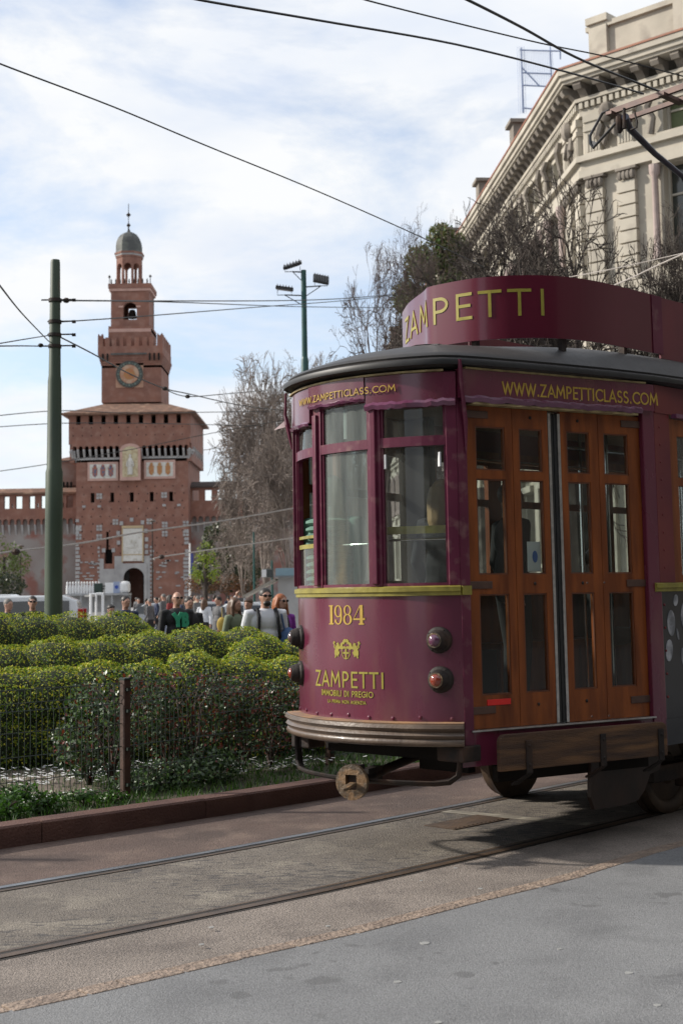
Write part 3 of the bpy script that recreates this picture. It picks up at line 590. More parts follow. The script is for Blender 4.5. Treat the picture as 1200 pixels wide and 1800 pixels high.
# --- under-frame and bogies
b = MB(); b.b2((.45, -.66, .60), (13.3, .66, .80)); b.b2((1.5, -1.0, .70), (13.2, 1.0, .79)); b.b2((1.9, -1.08, .60), (13, 1.0, .64)); b.b2((.55, -.78, .60), (1.9, .78, .64)); b.M = MD; b.b2((.3, .06, .48), (1.6, .12, .58));  b.M = None
b.tube([T(1.0, .6, .55), T(2.0, .7, .50)], .03, 8)
b.build('underframe', dlam, tram)
for ub in (2.80, 9.6):
    bg_ = MB(); 
    for s in (.82, -.98 + .0):
        bg_.b2((ub - .55, -s - .04, .30), (ub + 2.2, -s + .04, .42))
        for du in (0, 1.65): bg_.box((ub + du, -s, .34), (.22, .13, .22))
    bg_.b2((ub + .7, -.8, .32), (ub + .95, .9, .55)); bogie = bg_.build('bogie', iron, tram, bevel=.01)
    for du in (0, 1.65):
        for v in (.60, -.90):
            wv = v
            m = MB(); s = 1 if v > 0 else -1; c = T(ub + du, wv, .345)
            m.lathe([(.06, -.05), (.10, -.05), (.12, -.03), (.24, -.02), (.27, -.045), (.325, -.045), (.34, -.04), (.345, .035), (.368, .045), (.366, .07), (.30, .07), (.06, .07)], c, (0, 1 if v > 0 else -1, 0), 36); m.build('wheel', wheel_m, bogie, smooth=True, ang=40)
        m = MB(); m.tube([T(ub + du, .6, .345), T(ub + du, -.9, .345)], .06, 12); m.build('axle', iron, bogie)
pg = MB(); gpl = [(1.32, .60), (1.30, .32), (1.34, .235), (1.7, .225), (1.86, .24), (1.95, .30), (2.02, .40), (2.14, .42), (2.18, .48), (2.18, .62)]
pg.prism(gpl, lambda x, z: T(x, .98, z), lambda x, z: T(x, .95, z)); pg.build('wheel_guard', pm('rusty_dark_plate', (.035, .017, .011), (.018, .011, .008), 5, .5, .2, 20), tram)
# --- roof
def ringpts(off):
    vs = MB(); vs.sweep(OUT, [(off, 0)], closed=True); return [(q[0], q[1]) for q in vs.v]
roof = MB(); prof = [(-.02, 3.150), (.045, 3.158), (.082, 3.170), (.088, 3.205), (.060, 3.220), (.066, 3.232), (.050, 3.250), (0.0, 3.305), (-.06, 3.362), (-.13, 3.398), (-.22, 3.420), (-.42, 3.438), (-.60, 3.448), (-.75, 3.452)]
rings_ = []
SM = []                                                            # resampled outline keeps the inset ring clean
ol = [Vector(q) for q in OUT]; 
for i in range(len(ol)):
    a_, c_ = ol[i], ol[(i + 1) % len(ol)]; m = max(1, int((c_ - a_).length / .35))
    for k in range(m): SM.append(a_.lerp(c_, k / m))
# smooth the outline for the roof: round the corners
for it in range(3): SM = [(SM[i - 1] + SM[i] * 2 + SM[(i + 1) % len(SM)]) / 4 for i in range(len(SM))]
nS = len(SM); cen = Vector((6.9, 0))
def inset(off):
    out = []
    for i, p in enumerate(SM):
        t = (SM[(i + 1) % nS] - SM[i - 1]).normalized(); q = p + Vector((t.y, -t.x)) * off
        if off < -.2: q.y = max(-1.1, min(1.1, q.y))
        out.append(q)
    return out
vs = []
low = [3.150, 3.158, 3.170, 3.205, 3.220, 3.232, 3.250, 3.268, 3.290, 3.315, 3.345, 3.388, 3.412, 3.420]
for (off, z), zl in zip(prof, low):
    for q in inset(off):
        t = max(0., min(1., (q.x - .25) / 1.5)); t = t * t * (3 - 2 * t); t *= 1. if q.y < 0 else 1.
        vs.append((q.x, q.y, zl + (z - zl) * t))
fs = [(j * nS + i, j * nS + (i + 1) % nS, (j + 1) * nS + (i + 1) % nS, (j + 1) * nS + i) for j in range(len(prof) - 1) for i in range(nS)]
fs.append(tuple((len(prof) - 1) * nS + i for i in range(nS))); roof.add(vs, fs); roofo = roof.build('roof', roofm, tram, smooth=True, ang=50)
b = MB(); gi = inset(.075); go = inset(.098)
b.sweep([(q.x, q.y) for q in inset(.088)], [(-.004, 3.166), (.012, 3.168), (.016, 3.186), (.010, 3.204), (-.004, 3.206)], closed=True); b.build('gutter', blk, roofo, smooth=True)
# --- curved sign board on the roof
SG = [(0, .76), (.15, .762), (.3, .775), (.42, .80), (.52, .85), (.62, .915), (.72, 1.01), (.80, 1.12), (.86, 1.25), (.905, 1.42), (.925, 1.62), (.93, 1.9), (.93, 2.30)]
V0 = .10
def smooth_path(P, it=2):
    for _ in range(it):
        Q = [P[0]]
        for i in range(len(P) - 1): a_, c_ = Vector(P[i]), Vector(P[i + 1]); Q += [tuple(a_ * .75 + c_ * .25), tuple(a_ * .25 + c_ * .75)]
        P = Q + [P[-1]]
    return P
half = [(u, -(V0 + w_)) for w_, u in SG]; far_ = [(2.35, .86), (1.85, .86), (1.55, .82), (1.34, .68), (1.22, .54), (1.10, .40), (.99, .24), (.90, .09), (.83, -.02)]
sgp = smooth_path(far_ + half, 2)
acc = [0]; 
for i in range(1, len(sgp)): acc.append(acc[-1] + (Vector(sgp[i]) - Vector(sgp[i - 1])).length)
def sfm(x, z, o):
    i = max(1, min(len(acc) - 1, int(np.searchsorted(acc, x)))); f = (x - acc[i - 1]) / (acc[i] - acc[i - 1]); a_, c_ = Vector(sgp[i - 1]), Vector(sgp[i]); t = (c_ - a_).normalized(); p = a_.lerp(c_, f) + Vector((t.y, -t.x)) * (o + .002); return Vector((p.x, p.y, z))
def sz(x, z): return z
b = MB(); b.sweep(sgp, [(0, 3.43), (0, 3.87), (-.012, 3.87), (-.012, 3.43)]); sign = b.build('sign_board', signm, tram, smooth=True, ang=30)
b = MB(); b.sweep([(2.30, -(V0 + .93)), (11.5, -(V0 + .93))], [(0.004, 3.40), (0.004, 3.86), (-.012, 3.86), (-.012, 3.40)]); b.sweep([(11.5, .86), (2.36, .86)], [(0.0, 3.40), (0.0, 3.86), (-.012, 3.86), (-.012, 3.40)]); b.build('side_sign_board', pm('side_sign_panel', (.14, .018, .03), (.10, .012, .025), 2, .4, .3, 3, coat=.2), tram)
b = MB(); b.sweep([(2.20, -(V0 + .93)), (2.33, -(V0 + .932))], [(0.006, 3.43), (0.006, 3.865), (0.003, 3.865), (0.003, 3.43)]); b.build('sign_seam', plum2, sign)
sup = MB()
for k in range(6): sup.mark(); p = sfm(acc[-1] * (.1 + k * .16), 3.4, -.05); sup.b2((p.x - .02, p.y - .02, 3.33), (p.x + .02, p.y + .02, 3.6))
sup.build('sign_support', iron, tram)
# letters: find the arc length seen at two pixels
def sarc(px, z):
    best = None
    for k in range(int(len(acc) * .15) * 4, len(acc) * 4):
        x = acc[-1] * k / (len(acc) * 4); p = sfm(x, z, 0); P = TW(p.x, -p.y, z); v = P - Vector((0, 0, CAMH)); w_ = v.dot(F_); X = 600 + 2450 * v.dot(R2) / w_
        if v.dot(F_) > 0 and (best is None or abs(X - px) < best[0]): 
            if x > acc[-1] * .25: best = (abs(X - px), x)
    return best[1]
SA, SB = sarc(712, 3.65), sarc(966, 3.75)
mb = MB(); letters(mb, 'ZAMPETTI', sfm, SA, SB, 3.585, 3.775, .115, .17); mb.build('lettering', ogold, sign)
# --- interior
b = MB(); b.sweep(OUT, [(-.05, .78), (-.05, .825)], closed=True); fl = MB(); io = [(q[0], q[1]) for q in OUT]
fl.prism([(x * .985 + .1, y * .955) for x, y in io], lambda x, y: (x, y, .82), lambda x, y: (x, y, .80)); fl.build('floor', floor_m, tram)
fl = MB(); fl.prism([(x * .985 + .1, y * .955) for x, y in io], lambda x, y: (x, y, 3.12), lambda x, y: (x, y, 3.10)); fl.build('ceiling', ceil, tram)
# far side: window frames in the tapered bay and along the body
def bay(M, W, wn_, name, mat_, zt=2.88, parent=tram):
    n = len(wn_); hs = []
    for (a0, a1) in wn_: hs += [(a0, a1, 1.80, 2.44), (a0, a1, 2.50, 2.80)]
    b = MB(M); b.holes(W[0], W[1], 1.70, zt + .04, hs, .0, .045); o = b.build(name, mat_, parent)
    for q in hs: b = MB(M); b.b2((q[0], .02, q[2]), (q[1], .024, q[3])); b.build('pane', glass, o)
bay(MD2, (.02, DL), [(.1, .5), (.6, 1.0), (1.1, 1.55)], 'side_window_frame', wood)
MS = Matrix(((1, 0, 0, 0), (0, 1, 0, -1.178), (0, 0, 1, 0), (0, 0, 0, 1))); MS2 = Matrix(((1, 0, 0, 0), (0, -1, 0, 1.175), (0, 0, 1, 0), (0, 0, 0, 1)))
for k in range(11):
    x = 2.13 + k * .86; bay(MS, (x, x + .86), [(x + .10, x + .78)], 'side_window_frame', wood); bay(MS2, (x, x + .86), [(x + .10, x + .78)], 'side_window_frame', wood)
b = MB(MS); 
for k in range(11): b.b2((2.16 + k * .86, -.05, 2.925), (2.16 + k * .86 + .8, -.002, 2.955))
b.build('window_hood', plumlip, tram)
b = MB(); b.b2((1.94, 1.145, 1.7), (2.13, 1.178, 3.12)); b.build('far_pillar', redpan, tram)
b = MB(); b.sweep(REAR, [(0, 1.74), (0, 3.12), (-.03, 3.12), (-.03, 1.74)]); b.build('rear_wall', plum, tram)
for s in (1, -1):
    b = MB(); b.b2((2.6, s * .78, 1.22), (11.2, s * 1.12, 1.27)); b.b2((2.6, s * 1.08, 1.27), (11.2, s * 1.13, 1.68)); b.b2((2.6, s * .80, .82), (11.2, s * .84, 1.22)); b.build('bench_seat', wood, tram)
b = MB()
for (u, v) in ((1.75, -.55), (1.9, .35), (2.15, .62), (3.4, -.5), (3.4, .5), (5, .5), (5, -.5), (1.55, .60)): b.mark(); b.tube([T(u, v, .82), T(u, v, 3.1)], .016, 10)
for s in (.5, -.5): b.mark(); b.tube([T(1.7, s, 2.75), T(11.2, s, 2.75)], .014, 8)
b.build('grab_pole', chrome, tram, smooth=True)
b = MB(); b.b2((1.73, .80, .82), (1.78, 1.10, 3.1)); b.b2((1.72, .76, .82), (1.79, .82, 3.1)); b.build('cab_partition', dlam, tram)
b = MB(); b.b2((.34, -.18, .82), (.62, .12, 1.72)); b.b2((.36, .2, .82), (.52, .5, 1.60)); b.build('driver_desk', dlam, tram, bevel=.02)
b = MB(MD2); b.b2((.47, .05, 1.72), (.56, .09, 3.05)); b.b2((1.02, .05, 1.72), (1.09, .09, 3.05)); b.build('inner_post', wood2, tram)
b = MB(MD2); b.b2((.02, -.0, .82), (DL, .04, 1.7)); b.build('far_side_panel', plum, tram)
# --- pantograph
UP = 3.8
pv = lambda x, y, u=UP: (lambda q: T(u, q[0], q[1]))(on_u(x, y, u))
b = MB(); b.tube([T(6.4, -.5, 3.45), T(6.4, .4, 3.45)], .04, 8); b.b2((5.6, -.5, 3.42), (6.9, .5, 3.47)); 
pant = b.build('pantograph', iron, tram)
q1 = on_v(1105, 225, -.25); q2 = on_v(1150, 270, -.25); q3 = on_v(1199, 310, -.25)
b = MB(); b.tube([pv(1098, 205), T(q1[0], -.25, q1[1]), T(q2[0], -.25, q2[1]), T(q3[0], -.25, q3[1]), T(6.3, -.25, 4.3), T(6.35, -.25, 3.5)], [.034, .034, .028, .026, .04, .05], 10); b.build('arm', pm('blued_steel', (.10, .105, .13), (.07, .07, .09), 5, .35, metal=.6), pant, smooth=True)
bm1 = pm('rusty_beam', (.14, .085, .07), (.09, .06, .055), 8, .5, metal=.3)
A0 = pv(1070, 192); A1 = pv(1199, 146); dd = A1 - A0
b = MB(); 
for (k, t, hh, uu) in ((0, 0, .05, 0.), (1, 0, .04, .22)):
    a0 = A0 + Vector((uu, 0, -.02 * k)); a1 = a0 + dd * 1.9; cs = [(0, -hh), (.035, -hh), (.035, 0), (0, 0)]
    b.add([a0 + Vector((x, 0, z)) for x, z in cs] + [a1 + Vector((x, 0, z)) for x, z in cs], [(0, 1, 2, 3), (7, 6, 5, 4), (0, 4, 5, 1), (1, 5, 6, 2), (2, 6, 7, 3), (3, 7, 4, 0)])
for f in (.03, .75, 1.5): p = A0 + dd * f; b.box(p + Vector((.12, 0, -.05)), (.34, .06, .03))
b.build('collector_head', bm1, pant)
b = MB(); b.tube([pv(1070, 194), pv(1058, 199), pv(1036, 239), pv(1037, 253), pv(1042, 260), pv(1050, 251), pv(1086, 212), pv(1092, 207)], .013, 8)
b.add([pv(1036, 246), pv(1038, 254), pv(1042, 261), pv(1050, 251)], [(0, 1, 2, 3)]); b.build('horn', pm('dark_horn', (.1, .1, .105), (.06, .06, .06), 5, .25, metal=.8), pant, smooth=True)
b = MB(); b.tube([pv(1096, 190), pv(1097, 226)], [.012, .02], 8); b.tube([pv(1088, 205), pv(1088, 228), pv(1088, 234)], [.035, .035, .015], 8); b.tube([pv(1114, 196), pv(1119, 215), pv(1118, 224), pv(1108, 228)], .010, 6); b.build('spring_hanger', iron, pant, smooth=True)
# ================================================================== GROUND
def lerp_ext(pts, a=25, c=25):
    p = [Vector(q[:2]) for q in pts]; s = (p[0] - p[1]).normalized() * a + p[0]; e = (p[-1] - p[-2]).normalized() * c + p[-1]; return [s] + p + [e]
def sub(P, m=4):
    """Catmull-Rom through the points"""
    out = []
    for i in range(len(P) - 1):
        p0 = P[max(i - 1, 0)]; p1 = P[i]; p2 = P[i + 1]; p3 = P[min(i + 2, len(P) - 1)]
        for k in range(m):
            t = k / m; out.append(.5 * ((2 * p1) + (p2 - p0) * t + (2 * p0 - 5 * p1 + 4 * p2 - p3) * t * t + (3 * p1 - p0 - 3 * p2 + p3) * t ** 3))
    return out + [P[-1]]
def off(P, d):
    out = []
    for i in range(len(P)):
        t = (P[min(i + 1, len(P) - 1)] - P[max(i - 1, 0)]).normalized(); out.append(P[i] + Vector((t.y, -t.x)) * d)
    return out
def up_faces(A, B):
    n = len(A); i = n // 2; d = A[i + 1] - A[i]; e = B[i] - A[i]
    return [(j, j + 1, n + j + 1, n + j) if d.x * e.y - d.y * e.x > 0 else (n + j, n + j + 1, j + 1, j) for j in range(n - 1)]
def sheet(name, A, B, z, m, **k):
    n = len(A); b = MB(); b.add([(p.x, p.y, z) for p in A] + [(p.x, p.y, z) for p in B], up_faces(A, B)); o = b.build(name, m, recalc=False); tag(o, **k); return o
rd = Vector((math.cos(math.radians(47)), math.sin(math.radians(47))))
def ext(P, a=20., c=60.):
    return [P[0] + (P[0] - P[1]).normalized() * a] + P + [P[-1] + (P[-1] - P[-2]).normalized() * c]
kerbL = ext(sub([Vector(q) for q in ((-5.1, 7.15), (-3.7, 8.5), (-2.38, 9.77), (-1.55, 10.53), (-.62, 11.42), (.3, 12.38), (1.6, 13.77), (4.4, 16.8))], 4))
nearL = ext(sub([Vector(q) for q in ((-4.4, 4.42), (-3.0, 5.66), (-1.66, 6.86), (-.25, 8.13), (.69, 9.06), (1.55, 9.96), (2.5, 10.98), (4.5, 13.12))], 4))
farL = off(nearL, -1.462)
stripA = [(0, 1777), (200, 1733), (400, 1687), (600, 1643), (825, 1585), (1000, 1542), (1125, 1502), (1200, 1484)]
stripB = [(40, 1797), (200, 1757), (373, 1713), (600, 1660), (845, 1597), (1005, 1552), (1155, 1505), (1200, 1491)]
sA = [Vector(gr(*q)[:2]) for q in stripA]; sB = [Vector(gr(*q)[:2]) for q in stripB]
ea = (sA[-1] - sA[-2]).normalized(); sA = ext(sub([sA[0] + Vector((-1.5, -1.1)), *sA], 2), 12, 30); 
sB = off(sA, .13)
asph = pm('worn_asphalt', (.25, .215, .18), (.19, .16, .135), .9, .9, 1.2, 90, c3=(.30, .26, .215), s3=2.2, lo3=.5, hi3=.66)
# red-brown strip by the kerb painted as hedge shade, speckled asphalt between the rails
def speck(m, sc_=260, amt=.5, dark=(.06, .05, .045), light=(.5, .45, .4)):
    t = m.node_tree; b = t.nodes['Principled BSDF']; src = b.inputs['Base Color'].links[0].from_socket
    tcn = t.nodes.new('ShaderNodeTexCoord'); v = t.nodes.new('ShaderNodeTexVoronoi'); v.inputs['Scale'].default_value = sc_; t.links.new(tcn.outputs['Object'], v.inputs['Vector'])
    r = t.nodes.new('ShaderNodeMapRange'); r.inputs[3].default_value = 1 - amt * .5; r.inputs[4].default_value = 1 + amt * .5
    sep = t.nodes.new('ShaderNodeSeparateColor'); t.links.new(v.outputs['Color'], sep.inputs[0]); t.links.new(sep.outputs[0], r.inputs[0])
    mx = t.nodes.new('ShaderNodeVectorMath'); mx.operation = 'SCALE'; t.links.new(src, mx.inputs[0]); t.links.new(r.outputs[0], mx.inputs['Scale']); t.links.new(mx.outputs[0], b.inputs['Base Color']); return m
def spots(m, col=(.05, .045, .045), sc_=3.2, thr=.72, sx=(1, 1, 1), rot=0.):
    t = m.node_tree; b = t.nodes['Principled BSDF']; src = b.inputs['Base Color'].links[0].from_socket
    tcn = t.nodes.new('ShaderNodeTexCoord'); mp = t.nodes.new('ShaderNodeMapping'); mp.inputs['Scale'].default_value = sx; mp.inputs['Rotation'].default_value = (0, 0, rot); t.links.new(tcn.outputs['Object'], mp.inputs[0])
    n = t.nodes.new('ShaderNodeTexNoise'); n.inputs['Scale'].default_value = sc_; n.inputs['Detail'].default_value = 3; t.links.new(mp.outputs[0], n.inputs['Vector'])
    n2 = t.nodes.new('ShaderNodeTexNoise'); n2.inputs['Scale'].default_value = .55; n2.inputs['Detail'].default_value = 1; t.links.new(tcn.outputs['Object'], n2.inputs['Vector'])
    ad = t.nodes.new('ShaderNodeMath'); ad.operation = 'MULTIPLY_ADD'; t.links.new(n2.outputs[0], ad.inputs[0]); ad.inputs[1].default_value = .45; t.links.new(n.outputs[0], ad.inputs[2])
    r = t.nodes.new('ShaderNodeMapRange'); r.inputs[1].default_value = thr + .13; r.inputs[2].default_value = thr + .17; r.inputs[4].default_value = .75; t.links.new(ad.outputs[0], r.inputs[0])
    mx = t.nodes.new('ShaderNodeMixRGB'); t.links.new(r.outputs[0], mx.inputs[0]); t.links.new(src, mx.inputs[1]); mx.inputs[2].default_value = (*col, 1); t.links.new(mx.outputs[0], b.inputs['Base Color']); return m
road_in = speck(spots(pm('track_asphalt', (.19, .165, .14), (.145, .125, .106), 1.1, .85, 1.6, 110, c3=(.255, .225, .185), s3=3.0, lo3=.5, hi3=.7), (.07, .065, .065), 9, .66, (1, 2.6, 1), -math.radians(47)), 130, .6)
road_out = speck(pm('roadside_asphalt', (.27, .23, .20), (.20, .17, .148), 1.4, .88, 1.6, 110, c3=(.155, .13, .115), s3=2.2, lo3=.5, hi3=.7), 130, .6)
road_far = speck(pm('kerb_shade_asphalt', (.135, .09, .073), (.095, .066, .055), 1.2, .85, 1.2, 100, c3=(.17, .12, .096), s3=3, lo3=.5, hi3=.7), 120, .5)  # hedge shade along the kerb put into this darker brown
paving = pm('grey_pavement', (.215, .217, .22), (.18, .182, .186), 1.1, .85, .8, 150, c3=(.145, .146, .15), s3=2.0, lo3=.5, hi3=.75, detail=12)
speck(paving, 150, .42); spots(paving, (.12, .12, .122), 5, .74)
granite = speck(pm('granite_kerb', (.29, .22, .17), (.20, .15, .118), 8, .75, 2.5, 38), 90, .5)
b = MB(); b.add([(-900, -60, 0), (900, -60, 0), (900, 1500, 0), (-900, 1500, 0)], [(0, 1, 2, 3)])
tag(b.build('ground', pm('plaza_paving', (.34, .335, .33), (.27, .265, .26), .12, .85, .2, 6)), kind='structure')
sheet('road', farL, off(farL, -1.95), .004, road_far, kind='structure')
sheet('road', nearL, farL, .005, road_in, kind='structure')
sheet('road', [p for p in nearL], off(nearL, 2.0), .006, road_out, kind='structure')
sheet('pavement', off(sA, .10), [p + Vector((.70, -.71)) * 30 for p in off(sA, .10)], .024, paving, kind='structure')
# granite strip: long stones with joints
st = MB(); acc2 = 0; n_ = len(sA); rs = random.Random(4)
for i in range(n_ - 1):
    a_, c_ = sA[i], sA[i + 1]; l_ = (c_ - a_).length; t = (c_ - a_).normalized(); nn = Vector((t.y, -t.x)); m = max(1, round(l_ / .9))
    if l_ > 12: m = int(l_ / 1.2)
    for k in range(m):
        p = a_ + t * (l_ * k / m + .006); q = a_ + t * (l_ * (k + 1) / m - .006); j = rs.uniform(-.008, .008)
        st.add([(p.x, p.y, -.01), (q.x, q.y, -.01), (q.x + nn.x * (.12 + j), q.y + nn.y * (.12 + j), -.01), (p.x + nn.x * (.12 + j), p.y + nn.y * (.12 + j), -.01), (p.x, p.y, .026), (q.x, q.y, .026), (q.x + nn.x * (.12 + j), q.y + nn.y * (.12 + j), .028), (p.x + nn.x * (.12 + j), p.y + nn.y * (.12 + j), .028)], [(0, 1, 2, 3), (4, 5, 6, 7), (0, 1, 5, 4), (1, 2, 6, 5), (2, 3, 7, 6), (3, 0, 4, 7)])
tag(st.build('kerb_stones', granite, bevel=.004), kind='structure')
# rails
railm = pm('polished_rail', (.42, .43, .46), (.30, .31, .34), 5, .28, metal=.85, stretch=(1, 1, 1)); railb = pm('rusty_rail', (.13, .085, .055), (.08, .055, .04), 6, .5, .3, 40, metal=.3); groove = pm('rail_groove', (.02, .016, .013), (.03, .024, .02), 8, .8)
def rail(P, shiny, lb):
    e = empty('tram_rail', (0, 0, 0), 0, lb, 'rail')
    for nm, d0, d1, z, m in (('rail_groove', .030, .075, .0085, groove), ('rail_head', -.028, .030, .012, shiny), ('check_rail', .075, .10, .0105, railb), ('joint_gap', -.055, -.028, .0075, groove)):
        A = off(P, d0); B = off(P, d1); n = len(A); b = MB(); b.add([(p.x, p.y, z) for p in A] + [(p.x, p.y, z) for p in B], up_faces(A, B))
        b.build(nm, m, e, recalc=False)
rail([p.copy() for p in nearL][::-1], railb, 'dark rusty grooved rail nearest the grey pavement')
rail([p.copy() for p in farL], railm, 'bright polished rail nearer the hedge and fence')
# manhole and pale line under the tram
e = empty('drain_grate', gr(820, 1447, 0), TH, 'rusty grid drain cover set in the asphalt between the rails', 'drain')
b = MB(); b.box((0, 0, .0085), (.62, .30, .004)); b.build('grate_frame', railb, e)
b = MB()
for k in range(12): b.box((-.27 + k * .049, 0, .0115), (.022, .24, .003))
b.build('grate_bars', railb, e)
b = MB(); A = gr(752, 1427); B = gr(1030, 1453); t = (B - A).normalized(); nn = Vector((-t.y, t.x, 0)) * .13
b.add([(A - nn * 0) + Vector((0, 0, .008)), B + Vector((0, 0, .008)), B + nn + Vector((0, 0, .008)), A + nn + Vector((0, 0, .008))], [(0, 1, 2, 3)]); tag(b.build('painted_line', pm('worn_white_paint', (.36, .33, .27), (.2, .18, .15), 7, .8, lo=.4, hi=.55)), kind='structure')
# crumbs and chewing-gum blots
gum = pm('gum_blot', (.33, .33, .32), (.27, .27, .26), 6, .8)
for i, (x, y, s) in enumerate(((746, 1658, .024), (698, 1726, .017), (1104, 1710, .018), (983, 1668, .012), (843, 1574, .016), (844, 1562, .014), (1155, 1767, .015), (800, 1526, .012), (975, 1569, .014), (770, 1797, .014), (355, 1660, .013), (372, 1630, .014), (740, 1548, .01), (576, 1628, .012), (1155, 1537, .012))):
    p = gr(x, y, .025 if y > 1600 else .006); b = MB(); b.prism([(p.x + s * math.cos(k * .63) * (1 + .2 * math.sin(k * 2 + i)), p.y + s * 1.1 * math.sin(k * .63)) for k in range(10)], lambda X, Y: (X, Y, p.z + .0015), lambda X, Y: (X, Y, p.z - .002)); tag(b.build('gum_blot', gum), kind='structure')
# ------------------------------------------------------------------ kerb, bed
kerbm = pm('red_brown_kerb', (.115, .055, .040), (.08, .038, .03), 3, .8, 1., 60, c3=(.16, .085, .065), s3=2)
b = MB(); seg_ = []
for i in range(len(kerbL) - 1):
    a_, c_ = kerbL[i], kerbL[i + 1]; m = max(1, int((c_ - a_).length / .3)); seg_ += [a_.lerp(c_, k / m) for k in range(m)]
i = 0; rk = random.Random(6)
while i < len(seg_) - 2:
    j = min(len(seg_) - 1, i + 5); Pk = [Vector(q) for q in seg_[i:j + 1]]; t = (Pk[1] - Pk[0]).normalized(); Pk[0] = Pk[0] + t * .004; Pk[-1] = Pk[-1] - t * .004; h_ = rk.uniform(-.004, .004)
    b.sweep([tuple(p) for p in Pk], [(h_ * .6, -.02), (h_ * .6, .138 + h_), (-.015, .152 + h_), (-.20, .152 + h_), (-.20, -.02)]); i = j
tag(b.build('kerb', kerbm), kind='structure')
soil = pm('bed_soil', (.045, .055, .022), (.03, .028, .018), 2.5, .95, 1., 25, c3=(.07, .05, .035), s3=3)
bedb = off(kerbL, -.20); bede = off(kerbL, -12.5)
sheet('planting_bed', bedb, [p + Vector((-.70, .71)) * 12.5 for p in bedb], .10, soil, kind='structure')
# ------------------------------------------------------------------ fence
fdir = Vector((.615, .789)); fp1 = Vector((-1.77, 11.35))
fl2 = Vector((-.72, -.69))
PST = [fp1 + fl2 * 5.2, fp1 + fl2 * 2.6, fp1, fp1 + fdir * 2.62, fp1 + fdir * 5.24, fp1 + fdir * 7.86]
fence = empty('mesh_fence', (fp1.x, fp1.y, .1), 0, 'low dark wire mesh fence with rusty square posts along the kerb', 'fence')
fgreen = pm('fence_green_paint', (.018, .035, .026), (.012, .022, .017), 6, .45); fpost = pm('rusty_fence_post', (.075, .035, .022), (.045, .024, .018), 5, .6, .3, 30); 
O = Vector((fp1.x, fp1.y, .1))
for p in PST:
    b = MB(); b.box(Vector((p.x, p.y, .57)) - O, (.065, .065, .95), math.radians(48)); q = b.build('post', fpost, fence, bevel=.006)
    b = MB(); b.box(Vector((p.x, p.y, 1.052)) - O, (.072, .072, .016), math.radians(48)); b.build('post_cap', fgreen, q)
    b = MB()
    for z in (.22, .5, .8, .97): b.mark(); b.box(Vector((p.x + .03, p.y - .035, z)) - O, (.03, .03, .022), math.radians(48))
    b.build('clip', fgreen, q)
for i in range(len(PST) - 1):
    a_, c_ = PST[i], PST[i + 1]; t = (c_ - a_).normalized(); n_ = Vector((-t.y, t.x)); L_ = (c_ - a_).length; b = MB(); m = int(L_ / .05)
    for k in range(1, m):
        p = a_ + t * (L_ * k / m)
        b.tube([Vector((p.x, p.y, .16)) - O, Vector((p.x, p.y, .86)) - O, Vector((p.x + n_.x * .03, p.y + n_.y * .03, .89)) - O, Vector((p.x, p.y, .92)) - O, Vector((p.x, p.y, 1.03)) - O], .0027, 4)
    for z in (.18, .34, .52, .70, .86, .92, 1.02):
        b.tube([Vector((a_.x, a_.y, z)) - O, Vector((c_.x, c_.y, z)) - O], .0032, 4)
    b.build('mesh_panel', fgreen, fence)
# concrete slab in the bed
b = MB(); pts = [gr(-60, 1392, .13), gr(205, 1399, .13), gr(150, 1368, .13), gr(68, 1338, .13), gr(-60, 1338, .13)]
b.prism([(p.x, p.y) for p in pts], lambda X, Y: (X, Y, .05), lambda X, Y: (X, Y, .13)); tag(b.build('concrete_slab', pm('cracked_concrete', (.17, .135, .11), (.12, .095, .078), 2, .9, .8, 30, c3=(.08, .06, .05), s3=5, lo3=.62, hi3=.66), bevel=.01), 'flat cracked concrete slab in the bed behind the fence', 'slab')
# ------------------------------------------------------------------ hedges
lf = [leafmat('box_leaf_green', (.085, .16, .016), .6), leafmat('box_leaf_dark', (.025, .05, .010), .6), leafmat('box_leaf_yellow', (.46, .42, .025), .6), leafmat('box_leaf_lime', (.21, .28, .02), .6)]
core = pm('hedge_core', (.012, .02, .006), (.02, .028, .008), 8, .9)
def hedge(specs, lb, seed, dens=1500, size=.032, grp='clipped box hedges in the bed', probs=(.28, .16, .26, .30)):
    c0 = Vector(specs[0][0]); e = empty('box_hedge', (c0.x, c0.y, .1), 0, lb, 'hedge', grp)
    ells = [((c[0] - c0.x, c[1] - c0.y, c[2] - .1), r) for c, r in specs]
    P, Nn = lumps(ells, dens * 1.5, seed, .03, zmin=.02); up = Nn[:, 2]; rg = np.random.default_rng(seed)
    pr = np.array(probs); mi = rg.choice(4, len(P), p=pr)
    top_ = up + rg.normal(0, .25, len(P)); mi = np.where((top_ > .45) & (mi < 2) & (rg.random(len(P)) < .6), rg.choice([2, 3, 3], len(P)), mi); mi = np.where((top_ < .1) & (mi == 3) & (rg.random(len(P)) < .6), 1, mi)  # sunlit tops and shaded sides put into the choice of leaf colour
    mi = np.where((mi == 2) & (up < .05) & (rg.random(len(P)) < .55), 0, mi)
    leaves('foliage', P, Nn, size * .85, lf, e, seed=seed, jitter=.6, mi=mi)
    b = MB()
    for c, r in ells: b.ell(c, [q * .90 for q in r], 14, 9)
    b.build('inner_branches', core, e, smooth=True)
